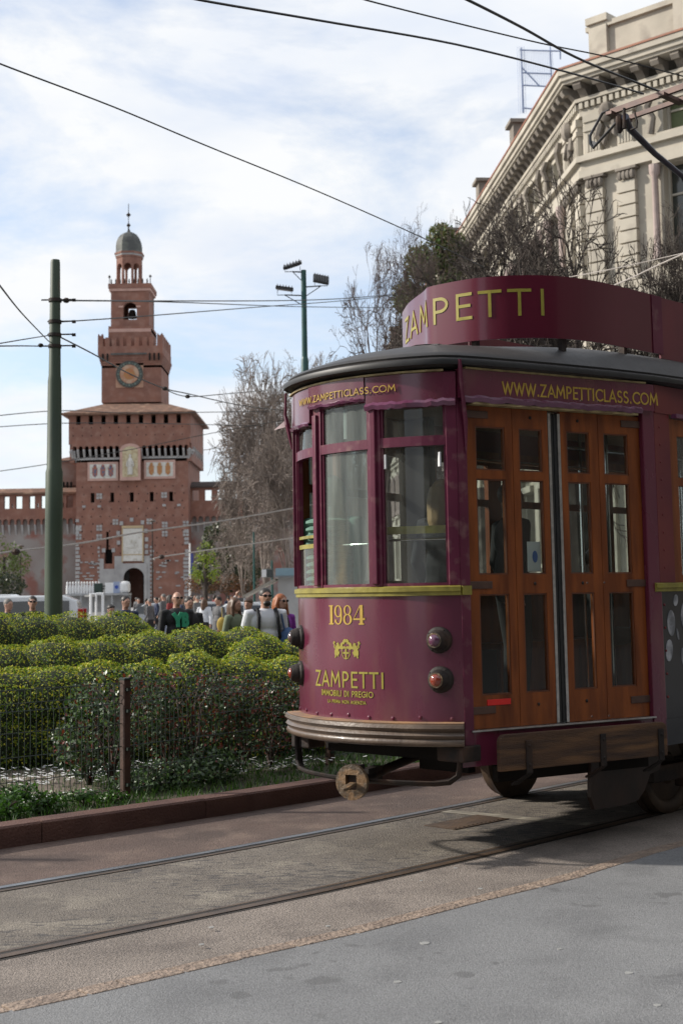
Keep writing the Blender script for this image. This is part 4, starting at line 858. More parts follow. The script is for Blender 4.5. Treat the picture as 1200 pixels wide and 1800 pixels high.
def row(x0, x1, ytop, D0, D1, n, r, zc=.55, seed=0, jit=.08):
    rg = random.Random(seed); out = []
    for i in range(n):
        f = i / max(1, n - 1); x = x0 + (x1 - x0) * f; D = D0 + (D1 - D0) * f; yt = ytop if not isinstance(ytop, (list, tuple)) else np.interp(f, np.linspace(0, 1, len(ytop)), ytop)
        top = at(x, yt, D); rz = r * rg.uniform(.9, 1.1); rx = r * rg.uniform(1.0, 1.25)
        out.append(((top.x, top.y, top.z - rz * (1 + rg.uniform(-jit, jit))), (rx, r * 1.15, rz)))
        out.append(((top.x, top.y, .35), (rx * 1.05, r * 1.2, .5)))
    return out
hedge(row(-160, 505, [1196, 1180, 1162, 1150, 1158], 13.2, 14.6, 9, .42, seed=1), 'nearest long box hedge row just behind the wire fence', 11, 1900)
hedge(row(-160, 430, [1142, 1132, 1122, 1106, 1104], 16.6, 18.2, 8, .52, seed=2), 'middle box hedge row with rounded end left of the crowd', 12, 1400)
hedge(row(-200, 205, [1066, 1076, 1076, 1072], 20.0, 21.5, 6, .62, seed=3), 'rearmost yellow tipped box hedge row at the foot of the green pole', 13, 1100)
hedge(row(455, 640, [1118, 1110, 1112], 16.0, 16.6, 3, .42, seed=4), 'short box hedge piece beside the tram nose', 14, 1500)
# dark red-tinged shrubs by the fence
sf = [leafmat('shrub_leaf_dark', (.03, .062, .024), .4), leafmat('shrub_leaf_red', (.15, .03, .022), .4), leafmat('shrub_leaf_grey', (.12, .18, .09), .4), leafmat('shrub_leaf_deep', (.016, .028, .012), .5)]
def shrub(name, specs, lb, seed, dens, size, mats, probs, cat='shrub', grp=None, stems=True, jit=.45):
    c0 = Vector(specs[0][0]); e = empty(name, (c0.x, c0.y, .1), 0, lb, cat, grp); ells = [((c[0] - c0.x, c[1] - c0.y, c[2] - .1), r) for c, r in specs]
    P, Nn = lumps(ells, dens, seed, jit, zmin=.0); leaves('foliage', P, Nn, size, mats, e, probs=probs, seed=seed, jitter=1.2)
    if stems:
        b = MB(); rg = random.Random(seed)
        for k in range(7 * len(specs)):
            c, r = rg.choice(ells); b.tube([(c[0] * .8, c[1] * .8, 0), (c[0] + rg.uniform(-.5, .5) * r[0], c[1] + rg.uniform(-.5, .5) * r[1], c[2]), (c[0] + rg.uniform(-.9, .9) * r[0], c[1] + rg.uniform(-.9, .9) * r[1], c[2] + r[2] * .7)], [.010, .006, .003], 4)
        b.build('stems', pm('shrub_stem', (.06, .035, .025), (.04, .025, .02), 9, .8), e)
def P2(x, y, D): q = at(x, y, D); return (q.x, q.y, q.z)
shrub('rose_shrub', [(P2(195, 1262, 12.2), (.42, .4, .42)), (P2(150, 1310, 12.0), (.3, .3, .3)), (P2(230, 1220, 12.3), (.33, .3, .26))], 'dark leafy shrub behind the single fence post', 31, 1500, .042, sf, [.36, .12, .30, .22])
shrub('rose_shrub', [(P2(300, 1258, 12.6), (.42, .4, .40)), (P2(350, 1240, 12.7), (.36, .34, .36))], 'red tipped shrub just right of the fence post', 32, 1500, .042, sf, [.34, .26, .18, .22])
shrub('rose_shrub', [(P2(425, 1255, 13.0), (.45, .4, .38)), (P2(485, 1262, 13.3), (.42, .35, .36))], 'red and green shrub between the fence and the tram bumper', 33, 1500, .040, sf, [.3, .28, .18, .24])
shrub('ground_shrub', [(P2(300, 1362, 11.9), (.42, .25, .15)), (P2(240, 1375, 11.7), (.25, .2, .10)), (P2(370, 1345, 12.3), (.35, .25, .16))], 'low grey green bush at the foot of the red tipped shrub', 34, 1500, .040, sf, [.36, .02, .46, .16])
gw = [leafmat('weed_green', (.06, .14, .022)), leafmat('weed_dark', (.03, .075, .015))]
shrub('weed_clump', [(P2(35, 1400, 10.6), (.17, .15, .11)), (P2(75, 1412, 10.7), (.22, .14, .09)), (P2(10, 1420, 10.4), (.2, .14, .09))], 'bright weeds growing through the fence at the kerb', 35, 2600, .036, gw, [.6, .4], cat='weeds')
shrub('weed_clump', [(P2(150, 1400, 11.0), (.22, .12, .07)), (P2(200, 1402, 11.2), (.15, .12, .06))], 'weeds beside the base of the fence post', 36, 2400, .03, gw, [.5, .5], cat='weeds')
# grass and daisies
rg = np.random.default_rng(5)
def grass(name, lb, n, h, mats, region, probs=None, seed=1, flower=False):
    P = []
    while len(P) < n:
        s = rg.uniform(-6, 22); d = rg.uniform(region[0], region[1]) ; base = Vector((-1.59, 10.45)) + rd * s; nn = Vector((-rd.y, rd.x)); p = base + nn * d
        if region[2] < s < region[3]: P.append((p.x, p.y))
    P = np.array(P); hh = h * rg.uniform(.5, 1.3, n); a = rg.uniform(0, 2 * PI, n); w_ = .006; lean = rg.normal(0, .35, (n, 2)) * hh[:, None]
    ux = np.cos(a) * w_; uy = np.sin(a) * w_
    V = np.zeros((n, 3, 3)); V[:, 0, 0] = P[:, 0] - ux; V[:, 0, 1] = P[:, 1] - uy; V[:, 1, 0] = P[:, 0] + ux; V[:, 1, 1] = P[:, 1] + uy; V[:, 2, 0] = P[:, 0] + lean[:, 0]; V[:, 2, 1] = P[:, 1] + lean[:, 1]; V[:, :2, 2] = .10; V[:, 2, 2] = .10 + hh
    me = bpy.data.meshes.new(name); me.vertices.add(3 * n); me.vertices.foreach_set('co', V.ravel()); me.loops.add(3 * n); me.loops.foreach_set('vertex_index', np.arange(3 * n)); me.polygons.add(n)
    me.polygons.foreach_set('loop_start', np.arange(0, 3 * n, 3)); me.polygons.foreach_set('loop_total', np.full(n, 3))
    for m in mats: me.materials.append(m)
    me.polygons.foreach_set('material_index', rg.choice(len(mats), n).astype(np.int32)); me.update(); me.validate()
    o = bpy.data.objects.new(name, me); COL.objects.link(o); tag(o, lb, 'grass', kind='stuff'); return P
grass('grass', 'green grass covering the planting bed', 60000, .075, [leafmat('grass_a', (.05, .12, .02)), leafmat('grass_b', (.03, .075, .014)), leafmat('grass_c', (.08, .14, .03))], (.3, 5.5, -5, 20))
b = MB(); rr = random.Random(8)
for k in range(5200):
    s = rr.uniform(-.6, 9.5); d = rr.uniform(.8, 4.8)
    if math.sin(s * 2.1 + d * 3) + rr.random() < .3: continue
    p = Vector((-1.59, 10.45)) + rd * s + Vector((-rd.y, rd.x)) * d; z = .15 + rr.random() * .06; q = .023; t = rr.uniform(-.5, .5)
    b.add([(p.x + q * math.cos(j * PI / 3), p.y + q * math.sin(j * PI / 3), z + t * q * math.cos(j * PI / 3)) for j in range(6)], [(0, 1, 2, 3, 4, 5)])
tag(b.build('daisies', pm('daisy_petal', (.8, .8, .78), (.7, .7, .7), 5, .7), recalc=False), 'small white daisies scattered in the grass behind the fence', 'flowers', kind='stuff')
# ================================================================== POLES AND WIRES
pgr = pm('dark_green_pole_paint', (.045, .07, .04), (.03, .05, .03), 2.5, .5, .2, 10, stretch=(1, 1, .3), c3=(.10, .07, .04), s3=4, lo3=.66, hi3=.75)
teal = pm('teal_pole_paint', (.012, .075, .065), (.01, .055, .05), 3, .4)
D = 24.; base = at(94.5, 1068, D); top = at(97, 457, D)
e = empty('catenary_pole', (base.x, base.y, 0), 0, 'thick dark green wire pole rising from the rear hedge', 'pole')
b = MB(); zt = top.z; z1 = at(96, 825, D).z; z2 = at(97, 665, D).z
b.lathe([(.155, 0), (.150, z1 - .9), (.148, z1 - .05), (.128, z1 + .02), (.118, z2 - .05), (.105, z2 + .05), (.083, zt - .05), (.075, zt)], (0, 0, 0), (0, 0, 1), 20)
b.build('pole_shaft', pgr, e, smooth=True, ang=30)
for y in (528, 566, 589, 609):
    z = at(97, y, D).z; b = MB(); b.lathe([(.10, -.03), (.115, -.03), (.115, .03), (.10, .03)], (0, 0, z), (0, 0, 1), 16); b.tube([(-.24 if y in (528, 609) else -.13, 0, z + .01), (.30, 0, z + .01)], .014, 6); b.tube([(.30, 0, z), (.36, 0, z)], [.03, .03], 6); b.build('clamp', iron, e, smooth=True)
D = 45.; base = at(536, 662, D); top = at(533, 475, D); o2 = Vector((base.x, base.y, 0))
e = empty('floodlight_mast', o2, 0, 'teal mast carrying three black floodlights behind the tram', 'lamp post')
b = MB(); zt = top.z; zm = at(536, 628, D).z; b.lathe([(.17, 0), (.16, 3), (.125, zm - .1), (.10, zm), (.095, zt - 3), (.085, zt)], (0, 0, 0), (0, 0, 1), 14); b.build('mast', teal, e, smooth=True, ang=30)
fbk = pm('floodlight_black', (.02, .021, .023), (.03, .03, .032), 6, .4); fgl = pm('floodlight_lens', (.30, .31, .33), (.2, .2, .22), 9, .2, coat=1)
for (px, py, w_, hh, d_, tx, ty, ln_) in ((514, 466, .62, .10, .45, .35, -.30, 1), (564, 491, .52, .10, .42, .75, .25, 1), (500, 507, .58, .10, .25, .05, .15, 0)):
    p = at(px, py, D) - o2; fe_ = MB(); R = Matrix.Rotation(tx, 4, 'X') @ Matrix.Rotation(ty, 4, 'Y'); MM = Matrix.Translation(p) @ R
    fe_.M = MM; fe_.box((0, 0, 0), (w_, d_, hh)); 
    for k in range(6): fe_.box((-w_ * .42 + k * w_ * .165, 0, hh * .75), (.02, d_ * .9, hh * .6))
    f_ = fe_.build('floodlight', fbk, e, bevel=.015)
    b = MB(MM); b.box((0, 0, -hh * .55), (w_ * .8, d_ * .8, .02)); b.build('lens', fgl, f_)
    b = MB(); b.tube([p + Vector((-w_ * .4, 0, -.05)), p + Vector((-w_ * .4, 0, -.22)), p + Vector((w_ * .4, 0, -.22)), p + Vector((w_ * .4, 0, -.05))], .014, 6); b.tube([p + Vector((0, 0, -.22)), (0, 0, p.z - .25 + (.0))], .022, 6); b.tube([p + Vector((0, 0, -.22)), (0, 0, p.z - .6)], .015, 6); b.build('bracket', fbk, f_)
wire_m = pm('overhead_wire', (.02, .02, .022), (.03, .03, .03), 9, .5); wire_p = pm('pale_wire', (.45, .40, .36), (.35, .32, .3), 9, .5)
def wire(pts, r, lb, m=None, knots=()):
    """pts: (x, y, depth) read along the wire, joined by a smooth sagging curve"""
    P = [at(*p) for p in pts]; P = sub(P, 6); O = P[0].copy(); b = MB(); b.tube([p - O for p in P], r, 5); 
    e = empty('overhead_wire', O, 0, lb, 'wire', 'overhead wires'); b.build('cable', m or wire_m, e)
    for (x, y, d) in knots: b = MB(); b.ell(at(x, y, d) - O, (r * 4.5, r * 4.5, r * 3.5), 8, 6); b.build('insulator', iron, e)
wire([(-60, 85, 12), (0, 112, 12.5), (200, 188, 14.5), (360, 255, 16), (560, 337, 18.5), (740, 417, 21), (850, 470, 23)], .009, 'long dark wire sagging from the upper left edge to the trees')
wire([(300, -14, 10), (350, 0, 10.3), (560, 36, 11.2), (800, 78, 12.6), (1000, 128, 14), (1130, 165, 15)], .011, 'thick wire from the top edge towards the left end of the pantograph')
wire([(620, -8, 12), (650, 2, 12), (800, 40, 13), (950, 76, 14), (1080, 103, 15), (1260, 150, 16)], .008, 'thin upper wire crossing in front of the palace cornice')
wire([(790, -14, 9), (830, 4, 9.2), (920, 50, 10), (1010, 100, 11), (1110, 142, 12), (1260, 200, 13)], .011, 'thick steep wire from the top edge to the pantograph beam')
wire([(105, 528, 24), (300, 529, 30), (520, 528, 38), (640, 522, 45), (760, 510, 60)], .014, 'upper span wire from the green pole to the mast', knots=[(117, 528, 24.3)])
wire([(105, 528.5, 24), (300, 531, 30), (520, 539, 40), (690, 541, 50)], .012, 'second span wire just under the upper one')
wire([(105, 566, 24), (250, 556, 28), (450, 540, 36), (640, 525, 45), (800, 505, 60)], .012, 'slanting wire from the second clamp of the green pole')
wire([(105, 592, 24), (160, 620, 25.5), (230, 658, 28), (290, 683, 30), (330, 692, 33), (420, 712, 40), (500, 722, 46)], .014, 'wire dropping from the third clamp across the clock tower', knots=[(290, 683, 30), (330, 697, 33)])
wire([(290, 684, 30), (330, 697, 33), (400, 692, 40), (470, 686, 48)], .012, 'short branch wire meeting the dropping wire right of the tower')
wire([(86, 600, 24), (40, 552, 18), (0, 502, 13), (-40, 450, 10)], .010, 'steep wire from the green pole up to the left edge', knots=[(72, 607, 22)])
wire([(90, 589, 24), (40, 597, 20), (-60, 614, 15)], .009, 'upper of two level wires left of the green pole')
wire([(90, 609, 24), (40, 608, 20), (-60, 609, 15)], .010, 'lower of two level wires left of the green pole')
wire([(-60, 737, 60), (100, 722, 66), (230, 726, 72), (400, 724, 80), (520, 722, 90)], .022, 'thin wire passing behind the green pole above the tower roof')
wire([(-60, 755, 60), (110, 744, 64), (300, 745, 70), (420, 748, 80), (500, 750, 90)], .020, 'thin wire level with the top windows of the tower')
wire([(-60, 836, 55), (70, 818, 60), (230, 790, 66), (400, 756, 72), (520, 735, 80)], .018, 'thin wire crossing the arched cornice of the tower')
wire([(-60, 985, 26), (0, 972, 27), (140, 955, 29), (250, 935, 31), (400, 914, 34), (560, 885, 38)], .020, 'pale wire crossing the lower half of the tower', wire_p, knots=[(28, 970, 27.3)])
wire([(272, 984, 40), (284, 979, 40), (400, 962, 44), (520, 945, 50)], .020, 'pale wire low over the gate with a white insulator', wire_p, knots=[(284, 979, 40)])
wire([(1070, 505, 20), (1110, 488, 19), (1160, 464, 18), (1260, 420, 16)], .010, 'pale wire rising to the right behind the roof sign', wire_p)
wire([(1000, 487, 22), (1080, 472, 21), (1200, 445, 20), (1260, 430, 19)], .008, 'second pale wire above the roof sign at the right edge', wire_p)
# far lamp posts, flag pole
def lamp(x, y, D, lb, r=.07, col=None, head=True, nm='street_lamp'):
    p = at(x, y, D); o = Vector((p.x, p.y, 0)); e = empty(nm, o, 0, lb, 'lamp post' if head else 'pole'); b = MB(); b.lathe([(r * 1.4, 0), (r, p.z * .3), (r * .7, p.z)], (0, 0, 0), (0, 0, 1), 8); b.build('post', col or iron, e, smooth=True)
    if head: b = MB(); b.ell((0, 0, p.z), (.30, .22, .12), 10, 6); b.build('lamp_head', bump_m, e, smooth=True)
    return e
lamp(268, 916, 120, 'slender grey lamp post in front of the gate tower')
lamp(37, 960, 110, 'lamp with a pale head in front of the left castle wall')
lamp(446, 935, 70, 'thin green pole left of the kiosk', .06, teal, False, 'street_pole')
lamp(478, 985, 60, 'short green pole behind the kiosk roof', .06, teal, False, 'street_pole')
fl_ = lamp(334, 955, 110, 'white flag pole with a blue banner by the right tower edge', .09, white, False, 'flag_pole'); b = MB(); b.box((.12, 0, 4.3), (.25, .05, 1.6)); b.build('banner', pm('blue_banner', (.05, .07, .3), (.04, .05, .2), 3, .6), fl_)
# ================================================================== CASTLE
brick = pm('castle_brick', (.235, .108, .076), (.175, .083, .062), .35, .9, .3, 3, c3=(.27, .155, .12), s3=.9, lo3=.48, hi3=.8)
brickd = pm('castle_brick_shaded', (.20, .105, .078), (.15, .085, .068), .25, .9, .3, 3, c3=(.24, .19, .17), s3=.35, lo3=.45, hi3=.7)
stone = pm('grey_stone', (.36, .35, .34), (.27, .26, .26), .6, .85); stonel = pm('pale_marble', (.58, .56, .52), (.48, .46, .42), .8, .8, c3=(.36, .33, .28), s3=2.2, lo3=.55, hi3=.7)
tile = pm('terracotta_tiles', (.19, .10, .065), (.12, .07, .05), 1.2, .9, c3=(.30, .19, .13), s3=.7, lo3=.55, hi3=.7)
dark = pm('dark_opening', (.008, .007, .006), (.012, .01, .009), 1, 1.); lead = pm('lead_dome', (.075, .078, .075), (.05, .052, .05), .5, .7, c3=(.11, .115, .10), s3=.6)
pinkf = pm('pink_frame', (.48, .30, .25), (.40, .25, .21), 1, .8)
DC = 245.; KS = DC / 2450
cc = at(230, 1051, DC); CX, CY = cc.x, cc.y
FS = 0.                                        # set-back of the tier being built
def cxp(x): return (CX + (x - 230) * KS) * (1 + FS / DC) - CX
def czp(y): return CAMH + (1051 - y) * KS * (1 + FS / DC)
tower = empty('castle_gate_tower', (CX, CY, 0), 0, 'tall stepped red brick castle tower with clock, belfry and dome', 'tower')
def cb(mb, x0, x1, y0, y1, f, d):
    """box from pixel-like sizes: front face at depth f, thickness d"""
    mb.b2((cxp(x0), f, czp(y1)), (cxp(x1), f + d, czp(y0)))
def warch(mb, x, w_, y0, y1, f, d=.6, pointed=False):
    a, c = cxp(x - w_ / 2), cxp(x + w_ / 2); zb, zt = czp(y1), czp(y0); r = (c - a) / 2
    mb.prism([(a, zb), (c, zb)] + [((a + c) / 2 + r * math.cos(t), zt - r + r * math.sin(t)) for t in np.linspace(0, PI, 9)], lambda X, Z: (X, f, Z), lambda X, Z: (X, f + d, Z))
# lower shaft with the gate passage and the long slot
b = MB()
gate = (cxp(218), cxp(254), -.01, czp(999)); hs = [gate] + [(cxp(x - 3.4), cxp(x + 3.4), czp(883), czp(866)) for x in (163, 197.5, 232, 267, 301)] + [(cxp(184), cxp(198), czp(991), czp(966)), (cxp(187), cxp(191.5), czp(966), czp(935))]
b.holes(cxp(134), cxp(331.5), 0, czp(812), hs, 0, 1.6); b.b2((cxp(134), 1.6, 0), (cxp(134) + 1.5, 19, czp(812))); b.b2((cxp(331.5) - 1.5, 1.6, 0), (cxp(331.5), 19, czp(812))); b.b2((cxp(134), 19, 0), (cxp(331.5), 20, czp(812)))
b.build('lower_wall', brick, tower)
b = MB(); b.b2((cxp(154), 1.62, czp(890)), (cxp(310), 2.2, czp(860))); b.b2((cxp(180), 1.62, czp(995)), (cxp(202), 2.2, czp(930))); b.build('opening_shade', dark, tower)  # near-black panels give the slits their inner shade as colour
b = MB(); b.b2((cxp(214), 6, 0), (cxp(258), 6.5, czp(990))); b.build('gate_back_wall', brick, tower)
b = MB(); b.archrow(cxp(213), cxp(259), 1, czp(1017), czp(991), -.35, -.02, .95, 0, 10); b.build('gate_arch', stone, tower)
b = MB(); cb(b, 251, 254, 1000, 1068, .3, 4); b.b2((cxp(218), .3, 0), (cxp(226), 1.2, czp(1003))); b.build('gate_door', dark, tower)
# stone dressings
b = MB(); cb(b, 202, 217, 978, 1068, -.18, .17); cb(b, 253.5, 264, 978, 1068, -.18, .17); cb(b, 176, 183, 982, 1068, -.18, .17); cb(b, 183, 202, 1000, 1068, -.14, .13)
r_ = random.Random(2)
for yy in range(905, 1066, 7):
    if yy > 968 or r_.random() < .6: cb(b, 133.6, 139 + r_.uniform(0, 4), yy, yy + 5.2, -.14, .13)
    if yy > 968 or r_.random() < .6: cb(b, 326 - r_.uniform(0, 4), 332, yy, yy + 5.2, -.14, .13)
    if yy > 960: 
        cb(b, 170 + r_.uniform(0, 4), 176, yy, yy + 4, -.13, .12); cb(b, 264, 267 + r_.uniform(0, 4), yy, yy + 4, -.13, .12)
for k in range(34):
    x = r_.uniform(140, 168) if r_.random() < .4 else r_.uniform(272, 322); yy = r_.uniform(985, 1035); cb(b, x, x + r_.uniform(4, 9), yy, yy + 2.4, -.12, .11)
for (x, y) in ((175, 872), (289, 872), (203.5, 918), (263, 918), (175, 928), (175, 944), (290, 924), (290, 940), (139, 928), (139, 943), (327, 923), (327, 940)):
    for dx in (-2.7, 2.7):
        for dy in (-2.7, 2.7): cb(b, x + dx - 2.2, x + dx + 2.2, y + dy - 2.2, y + dy + 2.2, -.13, .12)
for x in (148, 175, 289, 315): cb(b, x - 3, x + 3, 888, 892, -.12, .11)
for (x, y) in ((214, 921), (232, 915), (251, 920), (208.5, 938), (209, 955), (257, 935), (258, 950), (258, 962), (258, 972), (183, 968), (200, 968)): cb(b, x - 3, x + 3, y - 4, y + 3, -.2, .19)
b.build('stone_dressings', stone, tower)
b = MB(); cb(b, 217, 251, 930, 987, -.3, .28); pq = b.build('marble_plaque', stonel, tower); b = MB(); cb(b, 215, 217, 928, 989, -.36, .34); cb(b, 251, 253, 928, 989, -.36, .34); cb(b, 215, 253, 925, 929.5, -.42, .4); cb(b, 217, 251, 975, 976.5, -.36, .05); b.build('frame', pm('ochre_frame', (.45, .34, .20), (.38, .29, .18), 1, .8), pq)
b = MB(); b.ell((cxp(235), -.31, czp(947)), (.75, .15, .9), 12, 8); b.ell((cxp(232), -.31, czp(962)), (1.1, .12, .3), 10, 6); b.build('relief', stonel, pq, smooth=True)
b = MB()                                                        # putlog holes, their inner shade drawn as dark studs
for j, yy in enumerate(list(range(856, 985, 13))):
    for i in range(12):
        x = 145 + i * 16 + (j % 2) * 3
        if 212 < x < 256 and yy > 915: continue
        if x < 326: cb(b, x - .8, x + .8, yy - 1.1, yy + 1.1, -.04, .05)
for yy in (752, 766):
    for i in range(13): x = 131 + i * 16; cb(b, x - .8, x + .8, yy - 1, yy + 1, -1.24, .05)
b.build('putlog_holes', dark, tower)
# corbelled storey
b = MB(); UX0, UX1 = cxp(123), cxp(337.5); 
tops = [139.7, 161.7, 183.8, 205.8, 227.9, 249.9, 272, 294, 316.4]
b.holes(UX0, UX1, czp(781), czp(727), [(cxp(x - 4), cxp(x + 4), czp(746), czp(724)) for x in tops], -1.2, 1.0); b.b2((UX0, -.2, czp(812)), (UX0 + .8, 20.6, czp(727))); b.b2((UX1 - .8, -.2, czp(812)), (UX1, 20.6, czp(727))); b.b2((UX0, 20, czp(812)), (UX1, 21, czp(727)))
b.archrow(cxp(128), cxp(213), 8, czp(788), czp(781), -1.2, -.5, .32, czp(790)); b.archrow(cxp(250), cxp(335), 8, czp(788), czp(781), -1.2, -.5, .32, czp(790))
b.build('corbelled_storey', brick, tower)
b = MB(); b.b2((UX0 + .8, 3, czp(750)), (UX1 - .8, 3.3, czp(724))); b.build('opening_shade', dark, tower)  # dark panel paints the shade inside the top windows
b = MB()
for x0 in (128, 250):
    for i in range(9):
        x = cxp(x0 + i * 85 / 8); b.prism([(-1.19, czp(790)), (-1.19, czp(793)), (-.55, czp(803)), (-.01, czp(807)), (-.01, czp(790))], lambda Y, Z: (x - .17, Y, Z), lambda Y, Z: (x + .17, Y, Z))
cb(b, 134, 213, 804, 808, -.25, .24); cb(b, 250, 331, 803, 807, -.25, .24)
for s, x in ((-1, 134), (1, 331)):
    for k in range(5): b.b2((cxp(x), -.9 + k * .22, czp(796 + k * 4)), (cxp(x) + s * (1.05 - k * .24), 1.2, czp(792 + k * 4)))
    for k in range(6): yy = 2.2 + k * 3; b.prism([(cxp(x), czp(815)), (cxp(x), czp(785)), (cxp(x) + s * .95, czp(785)), (cxp(x) + s * .95, czp(792))], lambda X, Z: (X, yy, Z), lambda X, Z: (X, yy + .5, Z))
b.build('stone_corbels', stone, tower)
b = MB(); cb(b, 213, 250, 781, 812, -1.22, 1.2); cb(b, 213, 250, 812, 845, -.35, .33); b.build('niche_backing', brick, tower)
b = MB(); b.prism([(cxp(213.5), czp(846)), (cxp(249.5), czp(846)), (cxp(249.5), czp(792))] + [(cxp(231.5) + 1.8 * math.cos(t), czp(792) + 1.1 * math.sin(t)) for t in np.linspace(0, PI, 9)] + [(cxp(213.5), czp(792))], lambda X, Z: (X, -1.42, Z), lambda X, Z: (X, -1.23, Z))
b.b2((cxp(213.5), -1.40, czp(846)), (cxp(249.5), -.3, czp(844))); nic = b.build('niche_frame', pinkf, tower)
b = MB(); b.prism([(cxp(218), czp(840)), (cxp(245), czp(840)), (cxp(245), czp(795))] + [(cxp(231.5) + 1.35 * math.cos(t), czp(795) + .9 * math.sin(t)) for t in np.linspace(0, PI, 9)] + [(cxp(218), czp(795))], lambda X, Z: (X, -1.47, Z), lambda X, Z: (X, -1.43, Z)); b.build('niche_field', pm('ochre_mosaic', (.46, .40, .26), (.36, .28, .17), 2.5, .8, lo=.45, hi=.6), nic)
b = MB(); sx = cxp(231.5); b.lathe([(.42, 0), (.50, .5), (.40, 1.6), (.42, 2.2), (.46, 2.5), (.30, 2.9), (.16, 3.0), (.14, 3.1), (.22, 3.25), (.22, 3.45), (.08, 3.6)], (sx, -1.55, czp(836)), (0, 0, 1), 12); b.tube([(sx - .45, -1.6, czp(812)), (sx - .6, -1.75, czp(820)), (sx - .3, -1.9, czp(823))], .12, 6); b.tube([(sx + .45, -1.6, czp(812)), (sx + .6, -1.75, czp(822))], .12, 6); b.build('statue', stonel, nic, smooth=True)
for (x0, x1, y0, y1, cols) in ((154.5, 208.5, 812, 845, ((.08, .10, .16), (.3, .10, .06))), (254, 309, 810, 843, ((.35, .14, .05), (.36, .2, .08)))):
    b = MB(); cb(b, x0, x1, y0, y1, -.22, .2); pn = b.build('heraldic_panel', pinkf, tower); b = MB(); cb(b, x0 + 4, x1 - 4, y0 + 4, y1 - 4, -.26, .03); b.build('panel_field', stonel, pn)
    for k in range(3):
        xm = x0 + 13 + k * (x1 - x0 - 26) / 2; b = MB(); q = []
        b.prism([(cxp(xm - 4.5), czp(y0 + 10)), (cxp(xm + 4.5), czp(y0 + 10)), (cxp(xm + 4), czp(y1 - 10)), (cxp(xm), czp(y1 - 6)), (cxp(xm - 4), czp(y1 - 10))], lambda X, Z: (X, -.36, Z), lambda X, Z: (X, -.27, Z)); b.ell((cxp(xm), -.33, czp(y0 + 7.5)), (.3, .1, .3), 8, 6)
        b.build('shield', pm('shield_paint', cols[0], cols[1], 3, .7, lo=.45, hi=.55), pn)
# hipped roof
b = MB(); ex0, ex1 = cxp(112.5), cxp(347.5); ez = czp(726.5); rz = czp(703); b.add([(ex0, -2.4, ez), (ex1, -2.4, ez), (ex1, 22.2, ez), (ex0, 22.2, ez), (cxp(176), 4, rz), (cxp(286), 4, rz), (cxp(286), 15.5, rz), (cxp(176), 15.5, rz), (ex0, -2.4, ez - .35), (ex1, -2.4, ez - .35), (ex1, 22.2, ez - .35), (ex0, 22.2, ez - .35)], [(0, 1, 5, 4), (1, 2, 6, 5), (2, 3, 7, 6), (3, 0, 4, 7), (4, 5, 6, 7), (8, 11, 10, 9), (0, 8, 9, 1), (1, 9, 10, 2), (2, 10, 11, 3), (3, 11, 8, 0)])
b.build('hipped_roof', tile, tower)
# clock stage
FS = 4.3
b = MB(); f1 = 4.3; cb(b, 178.5, 284.5, 640, 706, f1, 11)
for k in range(6): cb(b, 178.5 - k * 1.0, 284.5 + k * 1.0, 640 - k * 4, 644 - k * 4, f1 - k * .12, 11 + k * .24)
cb(b, 173, 288, 606, 621, f1 - .7, 12.4)
for (x0, x1) in ((173, 182), (186, 194), (198, 206), (212, 218), (224, 232), (238, 246), (252, 260), (264, 272), (278, 288)):
    if x0 in (173, 278):
        b.prism([(cxp(x0), czp(606)), (cxp(x1), czp(606)), (cxp(x1), czp(588)), (cxp(x1 - 1), czp(583)), (cxp((x0 + x1) / 2), czp(588)), (cxp(x0 + 1), czp(583)), (cxp(x0), czp(588))], lambda X, Z: (X, f1 - .7, Z), lambda X, Z: (X, f1 + .3, Z))
        for k in range(5): b.b2((cxp(x0) if x0 == 173 else cxp(x1) - .6, f1 + .4 + k * 2.4, czp(606)), (cxp(x0) + .6 if x0 == 173 else cxp(x1), f1 + 1.7 + k * 2.4, czp(585)))
    else: cb(b, x0, x1, 590, 606, f1 - .7, .7)
b.build('clock_stage', brick, tower)
b = MB()
for x in (182, 190, 265, 273, 281): warch(b, x, 3, 619, 632, f1 - .75, .2)
b.build('opening_shade', dark, tower)  # dark arches set proud of the wall paint the shade of openings
b = MB(); cb(b, 204, 253, 631, 680, f1 - .12, .1); fc = b.build('clock_surround', pm('clock_plaster', (.38, .22, .15), (.33, .19, .13), 1, .8), tower)
ck = Vector((cxp(228.5), f1 - .14, czp(656)))
for nm, r0, r1, m, dy in (('clock_ring', 1.62, 2.45, pm('clock_ring_dark', (.03, .035, .03), (.05, .05, .045), 2, .5), .0), ('clock_face', 0, 1.62, pm('clock_face_plaster', (.40, .27, .19), (.34, .18, .11), 1, .8, lo=.45, hi=.55), .02)):
    b = MB(); b.lathe([(r0, 0), (r1, 0), (r1, .2 + dy), (r0, .2 + dy)] if r0 else [(r1, 0), (r1 + .1, .24), (.01, .24)], ck, (0, -1, 0), 32); o = b.build(nm, m, fc)
    if r0:
        b = MB()
        for k in range(24): a = k * PI / 12; b.box(ck + Vector((2.03 * math.cos(a), -.23, 2.03 * math.sin(a))), (.2, .04, .2) if k % 2 else (.34, .04, .34))
        b.build('clock_mark', pm('clock_marks', (.12, .16, .13), (.09, .12, .1), 2, .5), o)
    else:
        b = MB(); b.lathe([(.62, 0), (1.0, 0), (1.0, .04), (.62, .04)], ck + Vector((0, -.25, 0)), (0, -1, 0), 24); b.lathe([(.36, .0), (.36, .05), (.01, .05)], ck + Vector((0, -.27, 0)), (0, -1, 0), 20); b.build('sun_rays', pm('clock_ochre', (.32, .17, .05), (.34, .12, .05), 3, .6), o)
        b = MB(); b.tube([ck + Vector((0, -.36, 0)), ck + Vector((1.1, -.36, -.5))], .07, 4); b.build('clock_hand', dark, o)
